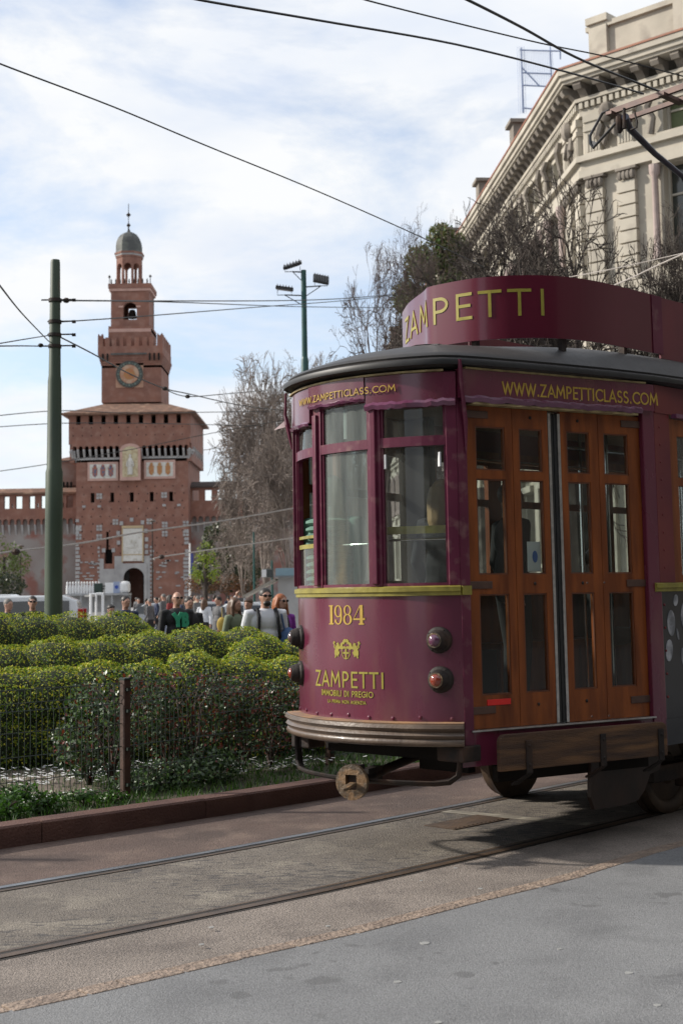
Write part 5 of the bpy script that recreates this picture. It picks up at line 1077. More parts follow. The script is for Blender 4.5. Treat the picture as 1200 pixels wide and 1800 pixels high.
b = MB(); b.add([(cxp(196), f1 - .9, czp(620)), (cxp(260), f1 - .9, czp(620)), (cxp(257), f1, czp(613)), (cxp(199), f1, czp(613)), (cxp(196), f1 - .9, czp(622)), (cxp(260), f1 - .9, czp(622)), (cxp(257), f1, czp(615)), (cxp(199), f1, czp(615))], [(0, 1, 2, 3), (4, 7, 6, 5), (0, 4, 5, 1), (3, 2, 6, 7), (0, 3, 7, 4), (1, 5, 6, 2)]); b.build('clock_canopy', lead, tower)
# belfry
FS = 6.1
b = MB(); f2 = 6.1; cb(b, 191, 267, 569, 606, f2 - .3, 7.4); b.holes(cxp(195), cxp(263), czp(569), czp(499), [(cxp(217), cxp(241), czp(557), czp(524))], f2, 1); b.archrow(cxp(217), cxp(241), 1, czp(536), czp(524), f2, f2 + 1, .02, None, 8)
b.b2((cxp(195), f2 + 1, czp(569)), (cxp(195) + .9, f2 + 6.8, czp(499))); b.b2((cxp(263) - .9, f2 + 1, czp(569)), (cxp(263), f2 + 6.8, czp(499)))
b.M = Matrix.Translation((0, 2 * f2 + 6.8, 0)) @ Matrix.Scale(-1, 4, (0, 1, 0)); b.holes(cxp(195), cxp(263), czp(569), czp(499), [(cxp(217), cxp(241), czp(557), czp(524))], f2, 1); b.M = None
cb(b, 190.5, 267.5, 492, 500, f2 - .4, 7.6); b.build('belfry', brick, tower)
b = MB(); cb(b, 191, 267, 574, 580, f2 - .34, 7.5); cb(b, 192, 266, 500, 505, f2 - .2, 7.2)
for x in (213, 244): cb(b, x - 4, x + 4, 532, 535, f2 - .1, .2)
b.build('stone_band', pinkf, tower)
b = MB(); b.lathe([(.05, 0), (.5, -.1), (.65, -.6), (.75, -1.3), (1.0, -1.6)], (cxp(229), f2 + 3, czp(533)), (0, 0, 1), 14); b.build('bell', iron, tower, smooth=True)
b = MB(); 
for k in range(9): x = cxp(196 + k * 8); b.lathe([(.12, 0), (.16, .5), (.08, .9)], (x, f2 - .2, czp(492)), (0, 0, 1), 6)
for x in (192.5, 265.5): b.tube([(cxp(x), f2 - .1, czp(492)), (cxp(x), f2 - .1, czp(476))], .07, 5); b.ell((cxp(x), f2 - .1, czp(479)), (.25, .1, .25), 6, 5)
b.build('roof_finials', iron, tower)
# lantern and dome
FS = 9.5
b = MB(); fy = f2 + 3.4; R1 = 2.45
for k in range(8):
    a = PI / 8 + k * PI / 4; Mk = Matrix.Translation((cxp(228), fy, 0)) @ Matrix.Rotation(k * PI / 4, 4, 'Z') @ Matrix.Translation((0, -R1 * math.cos(PI / 8), 0)); b.M = Mk; w8 = R1 * math.sin(PI / 8) * 2
    b.archrow(-w8 / 2, w8 / 2, 1, czp(465), czp(447), 0, .45, .5, czp(497), 8); b.b2((-w8 / 2 - .1, -.12, czp(447)), (w8 / 2 + .1, .5, czp(444))); b.b2((-w8 / 2 - .2, -.3, czp(441)), (w8 / 2 + .2, .6, czp(437.5)))
b.M = None; b.build('lantern', brick, tower)
b = MB()
for k in range(8):
    b.M = Matrix.Translation((cxp(228), fy, 0)) @ Matrix.Rotation(k * PI / 4, 4, 'Z') @ Matrix.Translation((0, -R1 * math.cos(PI / 8), 0)); b.b2((-w8 / 2 - .12, -.2, czp(444)), (w8 / 2 + .12, .5, czp(441)))
b.M = None; b.build('stone_band', stone, tower)
b = MB(); rr_ = 2.5; b.M = Matrix.Translation((cxp(227.5), fy, 0)) @ Matrix.Rotation(PI / 8, 4, 'Z'); b.lathe([(rr_ * q, h_) for q, h_ in ((1.05, czp(438)), (1.0, czp(434)), (1.0, czp(424)), (.95, czp(417)), (.84, czp(410)), (.66, czp(404)), (.4, czp(400)), (.12, czp(397)), (.05, czp(393)))], (0, 0, 0), (0, 0, 1), 8); b.build('dome', lead, tower)
b = MB(); X = cxp(226.5); b.tube([(X, fy, czp(398)), (X, fy, czp(345))], .07, 5); b.lathe([(.05, 0), (.42, .4), (.05, .9)], (X, fy, czp(389)), (0, 0, 1), 6); b.lathe([(.05, 0), (.46, .45), (.05, .9)], (X, fy, czp(370)), (0, 0, 1), 8); b.lathe([(.25, 0), (.05, 1.2)], (X, fy, czp(397)), (0, 0, 1), 6); b.build('spire', iron, tower)
# curtain walls
FS = 0.
def cwall(x0, x1, lb, ytop, opens, ycorb, roofm_, nm='castle_wall'):
    e = empty(nm, (CX + cxp(x0), CY + 4, 0), 0, lb, 'castle wall'); ox = cxp(x0); w_ = cxp(x1) - ox; b = MB()
    b.b2((0, .8, 0), (w_, 3, czp(905))); b.build('lower_wall', pm('weathered_wall', (.22, .175, .16), (.27, .25, .235), .16, .95, .3, 2, c3=(.22, .10, .08), s3=.3, lo3=.5, hi3=.62), e)
    b = MB(); hs = [(cxp(a) - ox, cxp(c) - ox, czp(d), czp(f)) for a, c, f, d in opens]; b.holes(0, w_, czp(904), czp(ytop + 8), hs, 0, 1.0)
    n = int(w_ / 1.15); b.archrow(0, w_, n, czp(912), czp(904), 0, .8, .30, czp(918)); b.build('parapet_wall', brick, e)
    b = MB()
    for i in range(n + 1): x = w_ * i / n; b.prism([(0, czp(918)), (.45, czp(930)), (.8, czp(936)), (.8, czp(918))], lambda Y, Z: (x - .15, Y, Z), lambda Y, Z: (x + .15, Y, Z))
    b.build('stone_corbels', stone, e)
    b = MB(); zr = czp(ytop + 9); b.add([(-.3, -.8, zr), (w_ + .3, -.8, zr), (w_ + .3, 1.5, czp(ytop)), (-.3, 1.5, czp(ytop)), (-.3, 3.6, zr), (w_ + .3, 3.6, zr), (-.3, -.8, zr - .3), (w_ + .3, -.8, zr - .3), (w_ + .3, 3.6, zr - .3), (-.3, 3.6, zr - .3)], [(0, 1, 2, 3), (3, 2, 5, 4), (0, 6, 7, 1), (4, 5, 8, 9), (6, 9, 8, 7), (0, 3, 4, 9, 6), (1, 7, 8, 5, 2)]); b.build('tiled_roof', roofm_, e)
ol_ = []; x = -330
while x < 126:
    ol_ += [(x + 9, x + 19, 867, 889), (x + 30, x + 42, 867, 889), (x + 23, x + 25.5, 880, 888)]; x += 45.5
cwall(-330, 134, 'left castle curtain wall with sky showing through its parapet openings', 852, [(a - .5, c - .5, f, d) for a, c, f, d in ol_], 905, tile)
ol_ = [(x, x + 12, 861, 880) for x in np.arange(334, 900, 22.5)]
cwall(331.6, 900, 'right castle curtain wall with square parapet openings', 845, ol_, 900, pm('dark_tiles', (.07, .05, .045), (.05, .04, .035), 1, .9))
e = empty('castle_corner_tower', (CX + cxp(75), CY + 12, 0), 0, 'small square brick tower behind the left castle wall', 'tower'); b = MB(); b.b2((0, 0, 0), (cxp(133) - cxp(75), 6, czp(843))); b.b2((-.3, -.5, czp(843)), (cxp(133) - cxp(75), 6.5, czp(797))); b.build('wall', brickd, e)
b = MB(); b.add([(-1, -1.2, czp(797)), (6.2, -1.2, czp(797)), (6.2, 7, czp(797)), (-1, 7, czp(797)), (5.5, 3, czp(781)), (5.0, 3, czp(781))], [(0, 1, 4, 5), (1, 2, 4), (2, 3, 5, 4), (3, 0, 5), (0, 3, 2, 1)]); b.build('roof', tile, e)
b = MB()
for x in (89, 96, 103, 114, 122, 130): warch(b, x - 75 + 230, 4, 836, 850, -.56, .1)
b.b2((3.8, -.56, czp(812)), (4.6, -.45, czp(797))); b.build('window', dark, e)  # dark shapes on the wall paint the shade of window openings
# ================================================================== PALACE
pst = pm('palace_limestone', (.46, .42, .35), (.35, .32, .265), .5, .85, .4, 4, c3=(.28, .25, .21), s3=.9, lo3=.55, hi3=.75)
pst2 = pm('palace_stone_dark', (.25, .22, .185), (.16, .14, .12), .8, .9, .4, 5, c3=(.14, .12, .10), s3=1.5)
ppk = pm('pink_marble', (.42, .33, .30), (.34, .27, .25), 2, .6); pwin = pm('palace_window', (.02, .025, .022), (.03, .035, .03), 1, .12, spec=.8); pgrn = pm('green_blind', (.10, .12, .045), (.08, .10, .04), 1, .6)
copper = pm('red_gutter', (.26, .09, .04), (.20, .07, .035), 2, .6)
PK = at(1054, 1038, 65.); 
pal = empty('palace', (PK.x, PK.y, 0), 0, 'ornate pale stone palace with deep bracketed cornice at the upper right', 'building')
rdir = Vector((.72, -.69, 0)).normalized(); ldir = Vector((-.078, .997, 0)).normalized()
def pframe(d, inw): 
    return Matrix(((d.x, inw.x, 0, 0), (d.y, inw.y, 0, 0), (0, 0, 1, 0), (0, 0, 0, 1)))
MR = pframe(rdir, Vector((.69, .72, 0)).normalized()); ML = pframe(ldir, Vector((.997, .078, 0)).normalized())
ZC = 25.6
def facade(M, Wd_, nb, bay_, lb):
    hs = []; wn = []
    for i in range(nb):
        c = 2.9 + bay_ * (i + .5) + (0 if lb == 'r' else .2)
        for (hw, z0, z1, kind) in ((1.05, 22.5, 24.0, 'g'), (1.15, 16.6, 21.0, 'd'), (1.1, 9.6, 13.6, 'd'), (1.1, 3.2, 7.2, 'd')): hs.append((c - hw, c + hw, z0, z1)); wn.append((c, hw, z0, z1, kind))
    b = MB(M); b.holes(0, Wd_, 0, ZC - .6, hs, 0, .8); b.build('wall', pst, pal)
    for (c, hw, z0, z1, kind) in wn:
        b = MB(M); b.b2((c - hw, .55, z0), (c + hw, .6, z1)); w_ = b.build('window', pgrn if kind == 'g' else pwin, pal)
        b = MB(M); b.b2((c - .05, .48, z0), (c + .05, .54, z1)); b.b2((c - hw, .47, z0 + (z1 - z0) * .68), (c + hw, .53, z0 + (z1 - z0) * .68 + .1))
        for s in (-1, 1): b.b2((c + s * hw - .001 - (.12 if s > 0 else 0), .40, z0), (c + s * hw + .001 + (0 if s > 0 else .12), .54, z1))
        b.b2((c - hw - .3, -.25, z0 - .25), (c + hw + .3, -.002, z0 - .02))
        if kind == 'd': b.b2((c - hw - .35, -.35, z1 + .05), (c + hw + .35, -.002, z1 + .4)); b.build('window_frame', pst, w_); 
        else: b.build('window_frame', pst, w_)
        if kind == 'd' and z1 > 12:
            b = MB(M)
            for s in (-1, 1): b.mark(); b.lathe([(.24, z0), (.24, z0 + .3), (.17, z0 + .35), (.15, z1 - .55), (.25, z1 - .4), (.27, z1)], (c + s * (hw + .28), -.28, 0), (0, 0, 1), 10)
            b.build('column', ppk, w_, smooth=True)
    # rusticated piers, pilasters, bands
    b = MB(M); 
    for i in range(nb + 1):
        c0 = 2.9 + bay_ * i - .55 if i else .25
        wp = 1.05 if i else 2.2
        z = 15.9
        cols_ = (c0, ) if i else (c0, c0 + 1.75)
        for cp in cols_:
            b.mark(); z = 15.9
            while z < 20.6: b.b2((cp - (.12 if not i else 0), -.28, z), (cp + .85 + (.25 if i else 0), -.002, z + .52)); z += .60
            b.b2((cp + .05, -.12, 15.9), (cp + .8, -.001, 21.2))
            b.b2((cp + .0, -.26, 22.3), (cp + .85, -.003, 24.3)); b.b2((cp - .08, -.34, 23.9), (cp + .93, -.002, 24.25)); b.b2((cp - .08, -.34, 23.45), (cp + .93, -.002, 23.65))
            for k in range(5): b.b2((cp + .08 + k * .16, -.30, 22.45), (cp + .16 + k * .16, -.261, 23.35))
            b.b2((cp - .05, -.20, 8.6), (cp + .9, -.002, 14.6)); b.b2((cp - .05, -.25, 1), (cp + .9, -.002, 8.))
    b.build('pier', pst, pal)
    b = MB(M)
    for i in range(nb + 1):
        for cp in (((2.9 + bay_ * i - .55),) if i else (.25, 2.0)):
            b.mark()
            for k in range(4): b.ell((cp + .12 + k * .22, -.34, 20.85), (.16, .16, .22), 6, 5)
            b.b2((cp - .1, -.42, 21.1), (cp + 1.0, -.002, 21.22))
    for i in range(nb):                                                       # carved consoles beside the attic windows
        c = 2.9 + bay_ * (i + .5)
        for s in (-1, 1): b.mark(); b.tube([(c + s * 1.45, -.32, 24.2), (c + s * 1.62, -.46, 23.7), (c + s * 1.36, -.34, 23.2), (c + s * 1.58, -.24, 22.5)], [.16, .19, .14, .17], 6)
    b.mark(); b.ell((1.55, -.4, 24.1), (.4, .35, .5), 8, 6); b.tube([(1.15, -.3, 23.6), (1.0, -.4, 23.0), (1.3, -.35, 22.6), (1.6, -.3, 23.3), (1.95, -.4, 22.9), (1.9, -.3, 23.6)], .17, 6)
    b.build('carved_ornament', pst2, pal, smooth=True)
    b = MB(M); E0 = -.5
    for (z0, z1, o) in ((21.25, 21.6, .34), (21.6, 22.0, .22), (22.0, 22.28, .48), (15.0, 15.5, .5), (15.5, 15.85, .3), (14.65, 15.0, .25), (8.1, 8.55, .4), (24.3, 24.55, .2), (.0, .9, .5)): b.mark(); b.b2((-o * .38, -o, z0), (Wd_, -.003, z1))
    b.build('string_course', pst, pal)
    b = MB(M); k = 0
    while k * .34 < Wd_: b.b2((k * .34, -.36, 24.62), (k * .34 + .2, -.02, 24.92)); k += 1
    b.b2((-.08, -.22, 24.56), (Wd_, -.004, 24.6)); b.b2((-.16, -.42, 24.95), (Wd_, -.004, 25.12)); b.build('dentil_row', pst, pal)
    b = MB(M); k = 0; st_ = 1.05 if lb == 'r' else .95
    while k * st_ < Wd_:
        x = k * st_ + .1; (b.mark() if k < 78 else None); b.prism([(-.02, 25.12), (-.02, 25.75), (-.93, 25.75), (-.98, 25.6), (-.86, 25.42), (-.6, 25.47), (-.42, 25.3), (-.3, 25.12)], lambda Y, Z: (x, Y, Z), lambda Y, Z: (x + .42, Y, Z)); k += 1
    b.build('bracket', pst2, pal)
    b = MB(M); 
    for (z0, z1, o) in ((25.76, 25.9, 1.05), (25.9, 26.15, 1.17), (26.15, 26.42, 1.3)): b.b2((-o * .38, -o, z0), (Wd_, -.002, z1))
    b.build('cornice', pst, pal)
    b = MB(M); b.b2((-.51, -1.35, 26.425), (Wd_, -1.1, 26.52)); b.b2((-.4, -1.1, 26.425), (Wd_, .0, 26.5)); b.build('red_gutter', copper, pal)
facade(MR, 22, 4, 4.9, 'r'); facade(ML, 95, 20, 4.55, 'l')
b = MB(MR); b.b2((.3, .5, 26.5), (22, 6, 28.6)); b.b2((.1, .3, 28.6), (22, 6, 28.85)); b.b2((.1, .3, 26.5), (22, 6, 27.0))
for k in range(5): b.b2((.3 + k * 4.6, .25, 27), (1.3 + k * 4.6, .49, 28.7)); b.b2((.2 + k * 4.6, .15, 28.86), (1.4 + k * 4.6, 1.2, 29.2))
b.build('attic_parapet', pst, pal)
b = MB(); A_ = [(0, 0), (22 * rdir.x, 22 * rdir.y), (22 * rdir.x + 12, 22 * rdir.y + 14), (30, 95), (95 * ldir.x, 95 * ldir.y)]; b.prism([(x * .98 + .3, y) for x, y in A_], lambda x, y: (x, y, 26.3), lambda x, y: (x, y, 26.2)); b.b2((22 * rdir.x + 11, 0, 0), (29, 94, 26.1)); b.build('roof_slab', pst2, pal)
b = MB(ML)
for yy in (10, 21, 33, 45, 58, 70): b.mark(); b.b2((yy, -1.3, 26.5), (yy + 1.1, -.2, 27.5)); b.b2((yy - .2, -1.5, 27.5), (yy + 1.3, 0, 27.7))
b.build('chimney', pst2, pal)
# blue scaffold frame on the palace roof
e = empty('rooftop_lattice', at(945, 190, 76), 0, 'pale blue lattice frame standing on the palace roof edge', 'scaffold'); o_ = at(945, 190, 76); lb_ = pm('pale_blue_metal', (.30, .36, .52), (.26, .32, .48), 2, .6)
q = lambda x, y: at(x, y, 76) - o_
b = MB()
for ps in (((915, 84), (919, 198)), ((966, 82), (969, 150)), ((913, 88), (984, 90)), ((916, 128), (968, 130)), ((918, 150), (960, 152)), ((919, 190), (940, 192)), ((916, 118), (948, 152)), ((984, 88), (984, 104))): b.tube([q(*ps[0]), q(*ps[1])], .045, 5)
b.build('frame_bars', lb_, e)
b = MB()
for k in range(22): x = 908 + k * 3.2 if k < 5 else 920 + (k - 5) * 3.1; b.tube([q(x, 81 if k < 5 else 90), q(x + 3, 200 if k < 5 else 150)], .012, 3)
b.build('lattice_wires', lb_, e)
# ================================================================== TREES
bark = pm('grey_brown_bark', (.115, .085, .075), (.075, .055, .048), 3, .9); barkd = pm('dark_bark', (.055, .042, .035), (.038, .028, .024), 3, .9, c3=(.11, .095, .08), s3=4); barkr = pm('pale_grey_twigs', (.225, .185, .16), (.165, .135, .118), 3, .9)
def bare(x, yt, D, Rpx, lb, seed, depth=6, r=.16, m=None, m2=None, spread=.48, kids=(2, 4), Lf=.27, trunk=.25, ratio=.76, rmin=.010, up=.12, wob=.16):
    p = at(x, yt, D); H = p.z; e = empty('bare_tree', (p.x, p.y, 0), 0, lb, 'tree', 'leafless trees'); rg = random.Random(seed)
    b = MB(); h = H * trunk; b.tube([(0, 0, 0), (.05, .02, h * .5), (0, .03, h + .2)], [r * 1.25, r, r * .92], 8); b.build('trunk', m or bark, e, smooth=True)
    b = MB()
    for k in range(5):
        a = k * 2 * PI / 5 + rg.uniform(-.4, .4); t = rg.uniform(.2, .6); d = Vector((math.cos(a) * math.sin(t), math.sin(a) * math.sin(t), math.cos(t))).normalized()
        grow(b, Vector((0, .03, h + rg.uniform(-.3, .25) * h * .4)), d, H * Lf, r * .62, depth, rg, spread, ratio, kids, up, wob, None, rmin)
    vs = np.array(b.v); zt = np.percentile(vs[:, 2], 99.7); kz = (H - h * .7) / (zt - h * .7); rr_ = np.percentile(np.hypot(vs[:, 0], vs[:, 1]), 98); kr = min(1.15, Rpx * D / 2450 / rr_)
    vs[:, 2] = h * .7 + (vs[:, 2] - h * .7) * np.where(vs[:, 2] > h * .7, kz, 1); vs[:, :2] *= kr; b.v = [tuple(q) for q in vs]
    Rr = Rpx * D / 2450; cz_ = h + (H - h) * .42; Rz = (H - h) * .58; q = np.sqrt((vs[:, 0] / Rr) ** 2 + (vs[:, 1] / Rr) ** 2 + ((vs[:, 2] - cz_) / Rz) ** 2); f = np.where((q > 1) & (vs[:, 2] > h), q ** -.75, 1.)
    vs[:, 0] *= f; vs[:, 1] *= f; vs[:, 2] = cz_ + (vs[:, 2] - cz_) * f; b.v = [tuple(t_) for t_ in vs]
    o = b.build('crown', m2 or m or bark, e, recalc=False, smooth=True, ang=180); return e
bare(462, 618, 88, 125, 'large leafless tree left of the tram beside the castle wall', 21, 6, .30, barkr, barkr, Lf=.20, trunk=.10, rmin=.016, spread=.62, kids=(3, 4), up=.02)
bare(572, 622, 82, 120, 'leafless tree directly behind the floodlight mast', 22, 6, .28, barkr, barkr, Lf=.20, trunk=.12, rmin=.015, kids=(3, 4), up=.02, spread=.6)
bare(425, 770, 105, 70, 'lower leafless tree in front of the right castle wall', 28, 5, .2, barkr, barkr, Lf=.20, trunk=.10, rmin=.02, kids=(3, 4), up=.02)
bare(505, 740, 70, 95, 'small leafless tree behind the kiosk', 29, 6, .14, barkr, barkr, Lf=.20, trunk=.10, rmin=.013, kids=(2, 4), up=.03)
bare(668, 425, 50, 150, 'leafless tree rising left of the roof sign', 23, 7, .22, bark, bark, Lf=.18, trunk=.34, rmin=.009, kids=(2, 3), up=.04, spread=.55)
bare(755, 362, 50, 115, 'tall leafless tree with twigs over the ivy clad tree', 24, 6, .22, bark, bark, Lf=.18, trunk=.42, rmin=.010, kids=(2, 4), up=.04, spread=.5)
bare(850, 335, 36, 190, 'dark limbed leafless tree in front of the receding palace side', 25, 6, .55, barkd, barkd, Lf=.21, trunk=.34, rmin=.013, up=.05, spread=.58, kids=(2, 4))
bare(985, 308, 33, 200, 'dark limbed leafless tree in front of the palace corner', 26, 6, .55, barkd, barkd, Lf=.21, trunk=.34, rmin=.013, up=.05, spread=.58, kids=(2, 4))
bare(1135, 365, 32, 170, 'leafless tree in front of the pink palace columns', 27, 6, .40, barkd, barkd, Lf=.20, trunk=.34, rmin=.012, kids=(2, 4), up=.05)
bare(1240, 345, 31, 150, 'leafless tree at the right picture edge', 30, 6, .17, barkd, barkd, Lf=.19, trunk=.36, rmin=.008, kids=(2, 3))
def leafy(name, specs, lb, seed, dens, size, mats, probs, jit=.25, trunk=True, cat='tree', mt=None):
    c0 = Vector(specs[0][0]); e = empty(name, (c0.x, c0.y, 0), 0, lb, cat); ells = [((c[0] - c0.x, c[1] - c0.y, c[2]), r) for c, r in specs]
    P, Nn = lumps(ells, dens, seed, jit, zmin=.05); leaves('crown' if cat == 'tree' else 'foliage', P, Nn, size, mats, e, probs=probs, seed=seed, jitter=1.0, aspect=.7)
    if trunk:
        b = MB(); zc = max(c[2] for c, r in ells); b.tube([(0, 0, 0), (0, 0, zc)], [.2, .1], 8)
        for c, r in ells: b.tube([(0, 0, max(.3, c[2] * .6)), c], [.09, .03], 5)
        b.build('trunk', mt or barkd, e)
ivy = [leafmat('ivy_dark', (.05, .07, .022)), leafmat('ivy_olive', (.12, .12, .045)), leafmat('ivy_brown', (.16, .12, .07)), leafmat('ivy_green', (.07, .13, .025))]
Q = lambda x, y, D: tuple(at(x, y, D))
leafy('ivy_clad_tree', [(Q(775, 425, 62), (.7, .8, .9)), (Q(750, 470, 62), (1.1, 1., 1.2)), (Q(795, 450, 63), (.9, .9, 1.1)), (Q(730, 525, 62), (1.1, 1., 1.1)), (Q(790, 520, 62), (1.3, 1.2, 1.3)), (Q(760, 600, 62), (1.6, 1.3, 2.))], 'olive green ivy clad tree between bare trees left of the palace', 51, 240, .16, ivy, [.3, .3, .22, .18], .35)
dk = [leafmat('conifer_dark', (.025, .035, .018)), leafmat('conifer_mid', (.05, .06, .028)), leafmat('conifer_olive', (.09, .08, .04))]
leafy('dark_evergreen', [(Q(400, 985, 120), (2.1, 2, 2.6)), (Q(385, 955, 120), (1.5, 1.5, 1.9)), (Q(415, 950, 121), (1.4, 1.4, 1.6)), (Q(430, 1000, 121), (1.5, 1.5, 2.2)), (Q(370, 1005, 120), (1.2, 1.2, 1.9))], 'dark evergreen tree right of the gate tower', 52, 60, .30, dk, [.5, .3, .2], .3)
yg = [leafmat('spring_leaf', (.22, .27, .02)), leafmat('spring_leaf_deep', (.13, .19, .02))]
leafy('young_spring_tree', [(Q(361, 985, 88), (.75, .7, 1.0)), (Q(350, 1005, 88), (.6, .6, .8)), (Q(374, 1005, 88), (.6, .6, .75)), (Q(360, 965, 88), (.4, .4, .6))], 'small yellow green tree in fresh leaf near the tower corner', 53, 95, .12, yg, [.6, .4], .5)
gl_ = [leafmat('pale_spring', (.10, .14, .03)), leafmat('brown_twig', (.10, .085, .05))]
leafy('pale_green_tree', [(Q(8, 990, 105), (2.1, 1.5, 1.6)), (Q(-30, 980, 105), (2.3, 1.5, 2.3))], 'pale green tree at the left edge before the castle wall', 54, 50, .22, gl_, [.65, .35], .5)
leafy('dark_bush', [(Q(5, 1030, 100), (1.7, 1.3, .95)), (Q(-40, 1028, 100), (2., 1.3, 1.1))], 'dark rounded bush under the pale green tree', 55, 70, .2, dk, [.7, .2, .1], .2, False, 'bush')
rb_ = [leafmat('russet_leaf', (.16, .06, .025)), leafmat('russet_dark', (.08, .045, .025))]
for i, (x, y, r_, lb) in enumerate(((352, 1026, .8, 'low russet bush below the yellow green tree'), (402, 1027, .85, 'russet bush at the foot of the dark evergreen'), (425, 1030, .6, 'small russet bush right of the dark evergreen'))): leafy('russet_bush', [(Q(x, y, 108), (r_ * 1.5, r_, r_)), (Q(x + 12, y + 4, 108), (r_, r_, r_ * .8))], lb, 60 + i, 90, .15, rb_, [.55, .45], .3, False, 'bush')
# ================================================================== PEOPLE
skin = pm('skin', (.42, .24, .17), (.38, .20, .14), 6, .5); eye_m = pm('eye_dark', (.02, .015, .01), None, 5, .3)
def cm(n, c, r=.8): return pm(n, c, tuple(q * .75 for q in c), 6, r, .2, 20)
C_black = cm('black_cloth', (.018, .018, .02)); C_navy = cm('navy_cloth', (.02, .03, .07)); C_grey = cm('grey_cloth', (.12, .12, .125)); C_white = cm('white_cloth', (.62, .64, .68)); C_green = cm('sage_cloth', (.16, .19, .12)); C_purple = cm('purple_cloth', (.20, .02, .28)); C_blue = cm('blue_bag_cloth', (.05, .10, .22)); C_beige = cm('beige_cloth', (.36, .30, .22)); C_puff = cm('teal_puffer', (.13, .25, .20)); C_denim = cm('denim', (.06, .08, .13)); C_red = cm('red_cloth', (.25, .03, .03)); C_clear = cm('pale_bag', (.42, .46, .46), .4); C_print = cm('green_print', (.03, .30, .16)); C_yel = cm('mustard_bag', (.4, .28, .05))
H_dark = cm('dark_hair', (.02, .014, .01), .5); H_brown = cm('brown_hair', (.10, .05, .025), .5); H_red = cm('red_hair', (.30, .09, .025), .5); H_blonde = cm('blonde_hair', (.42, .28, .13), .5); H_grey = cm('grey_hair', (.16, .15, .14), .6); lensd = pm('sunglass_lens', (.01, .01, .012), None, 4, .08)
def melt(b, name, mat, parent, vox):
    """one continuous surface from overlapping volumes"""
    o = b.build('tmp', mat); m = o.modifiers.new('r', 'REMESH'); m.mode = 'VOXEL'; m.voxel_size = vox; m.use_smooth_shade = True; s = o.modifiers.new('s', 'SMOOTH'); s.factor = .5; s.iterations = 3
    bpy.context.view_layer.update(); dg = bpy.context.evaluated_depsgraph_get(); me = bpy.data.meshes.new_from_object(o.evaluated_get(dg)); me.name = name
    bpy.data.objects.remove(o); q = bpy.data.objects.new(name, me); COL.objects.link(q)
    if not me.materials: me.materials.append(mat)
    q.parent = parent; return q
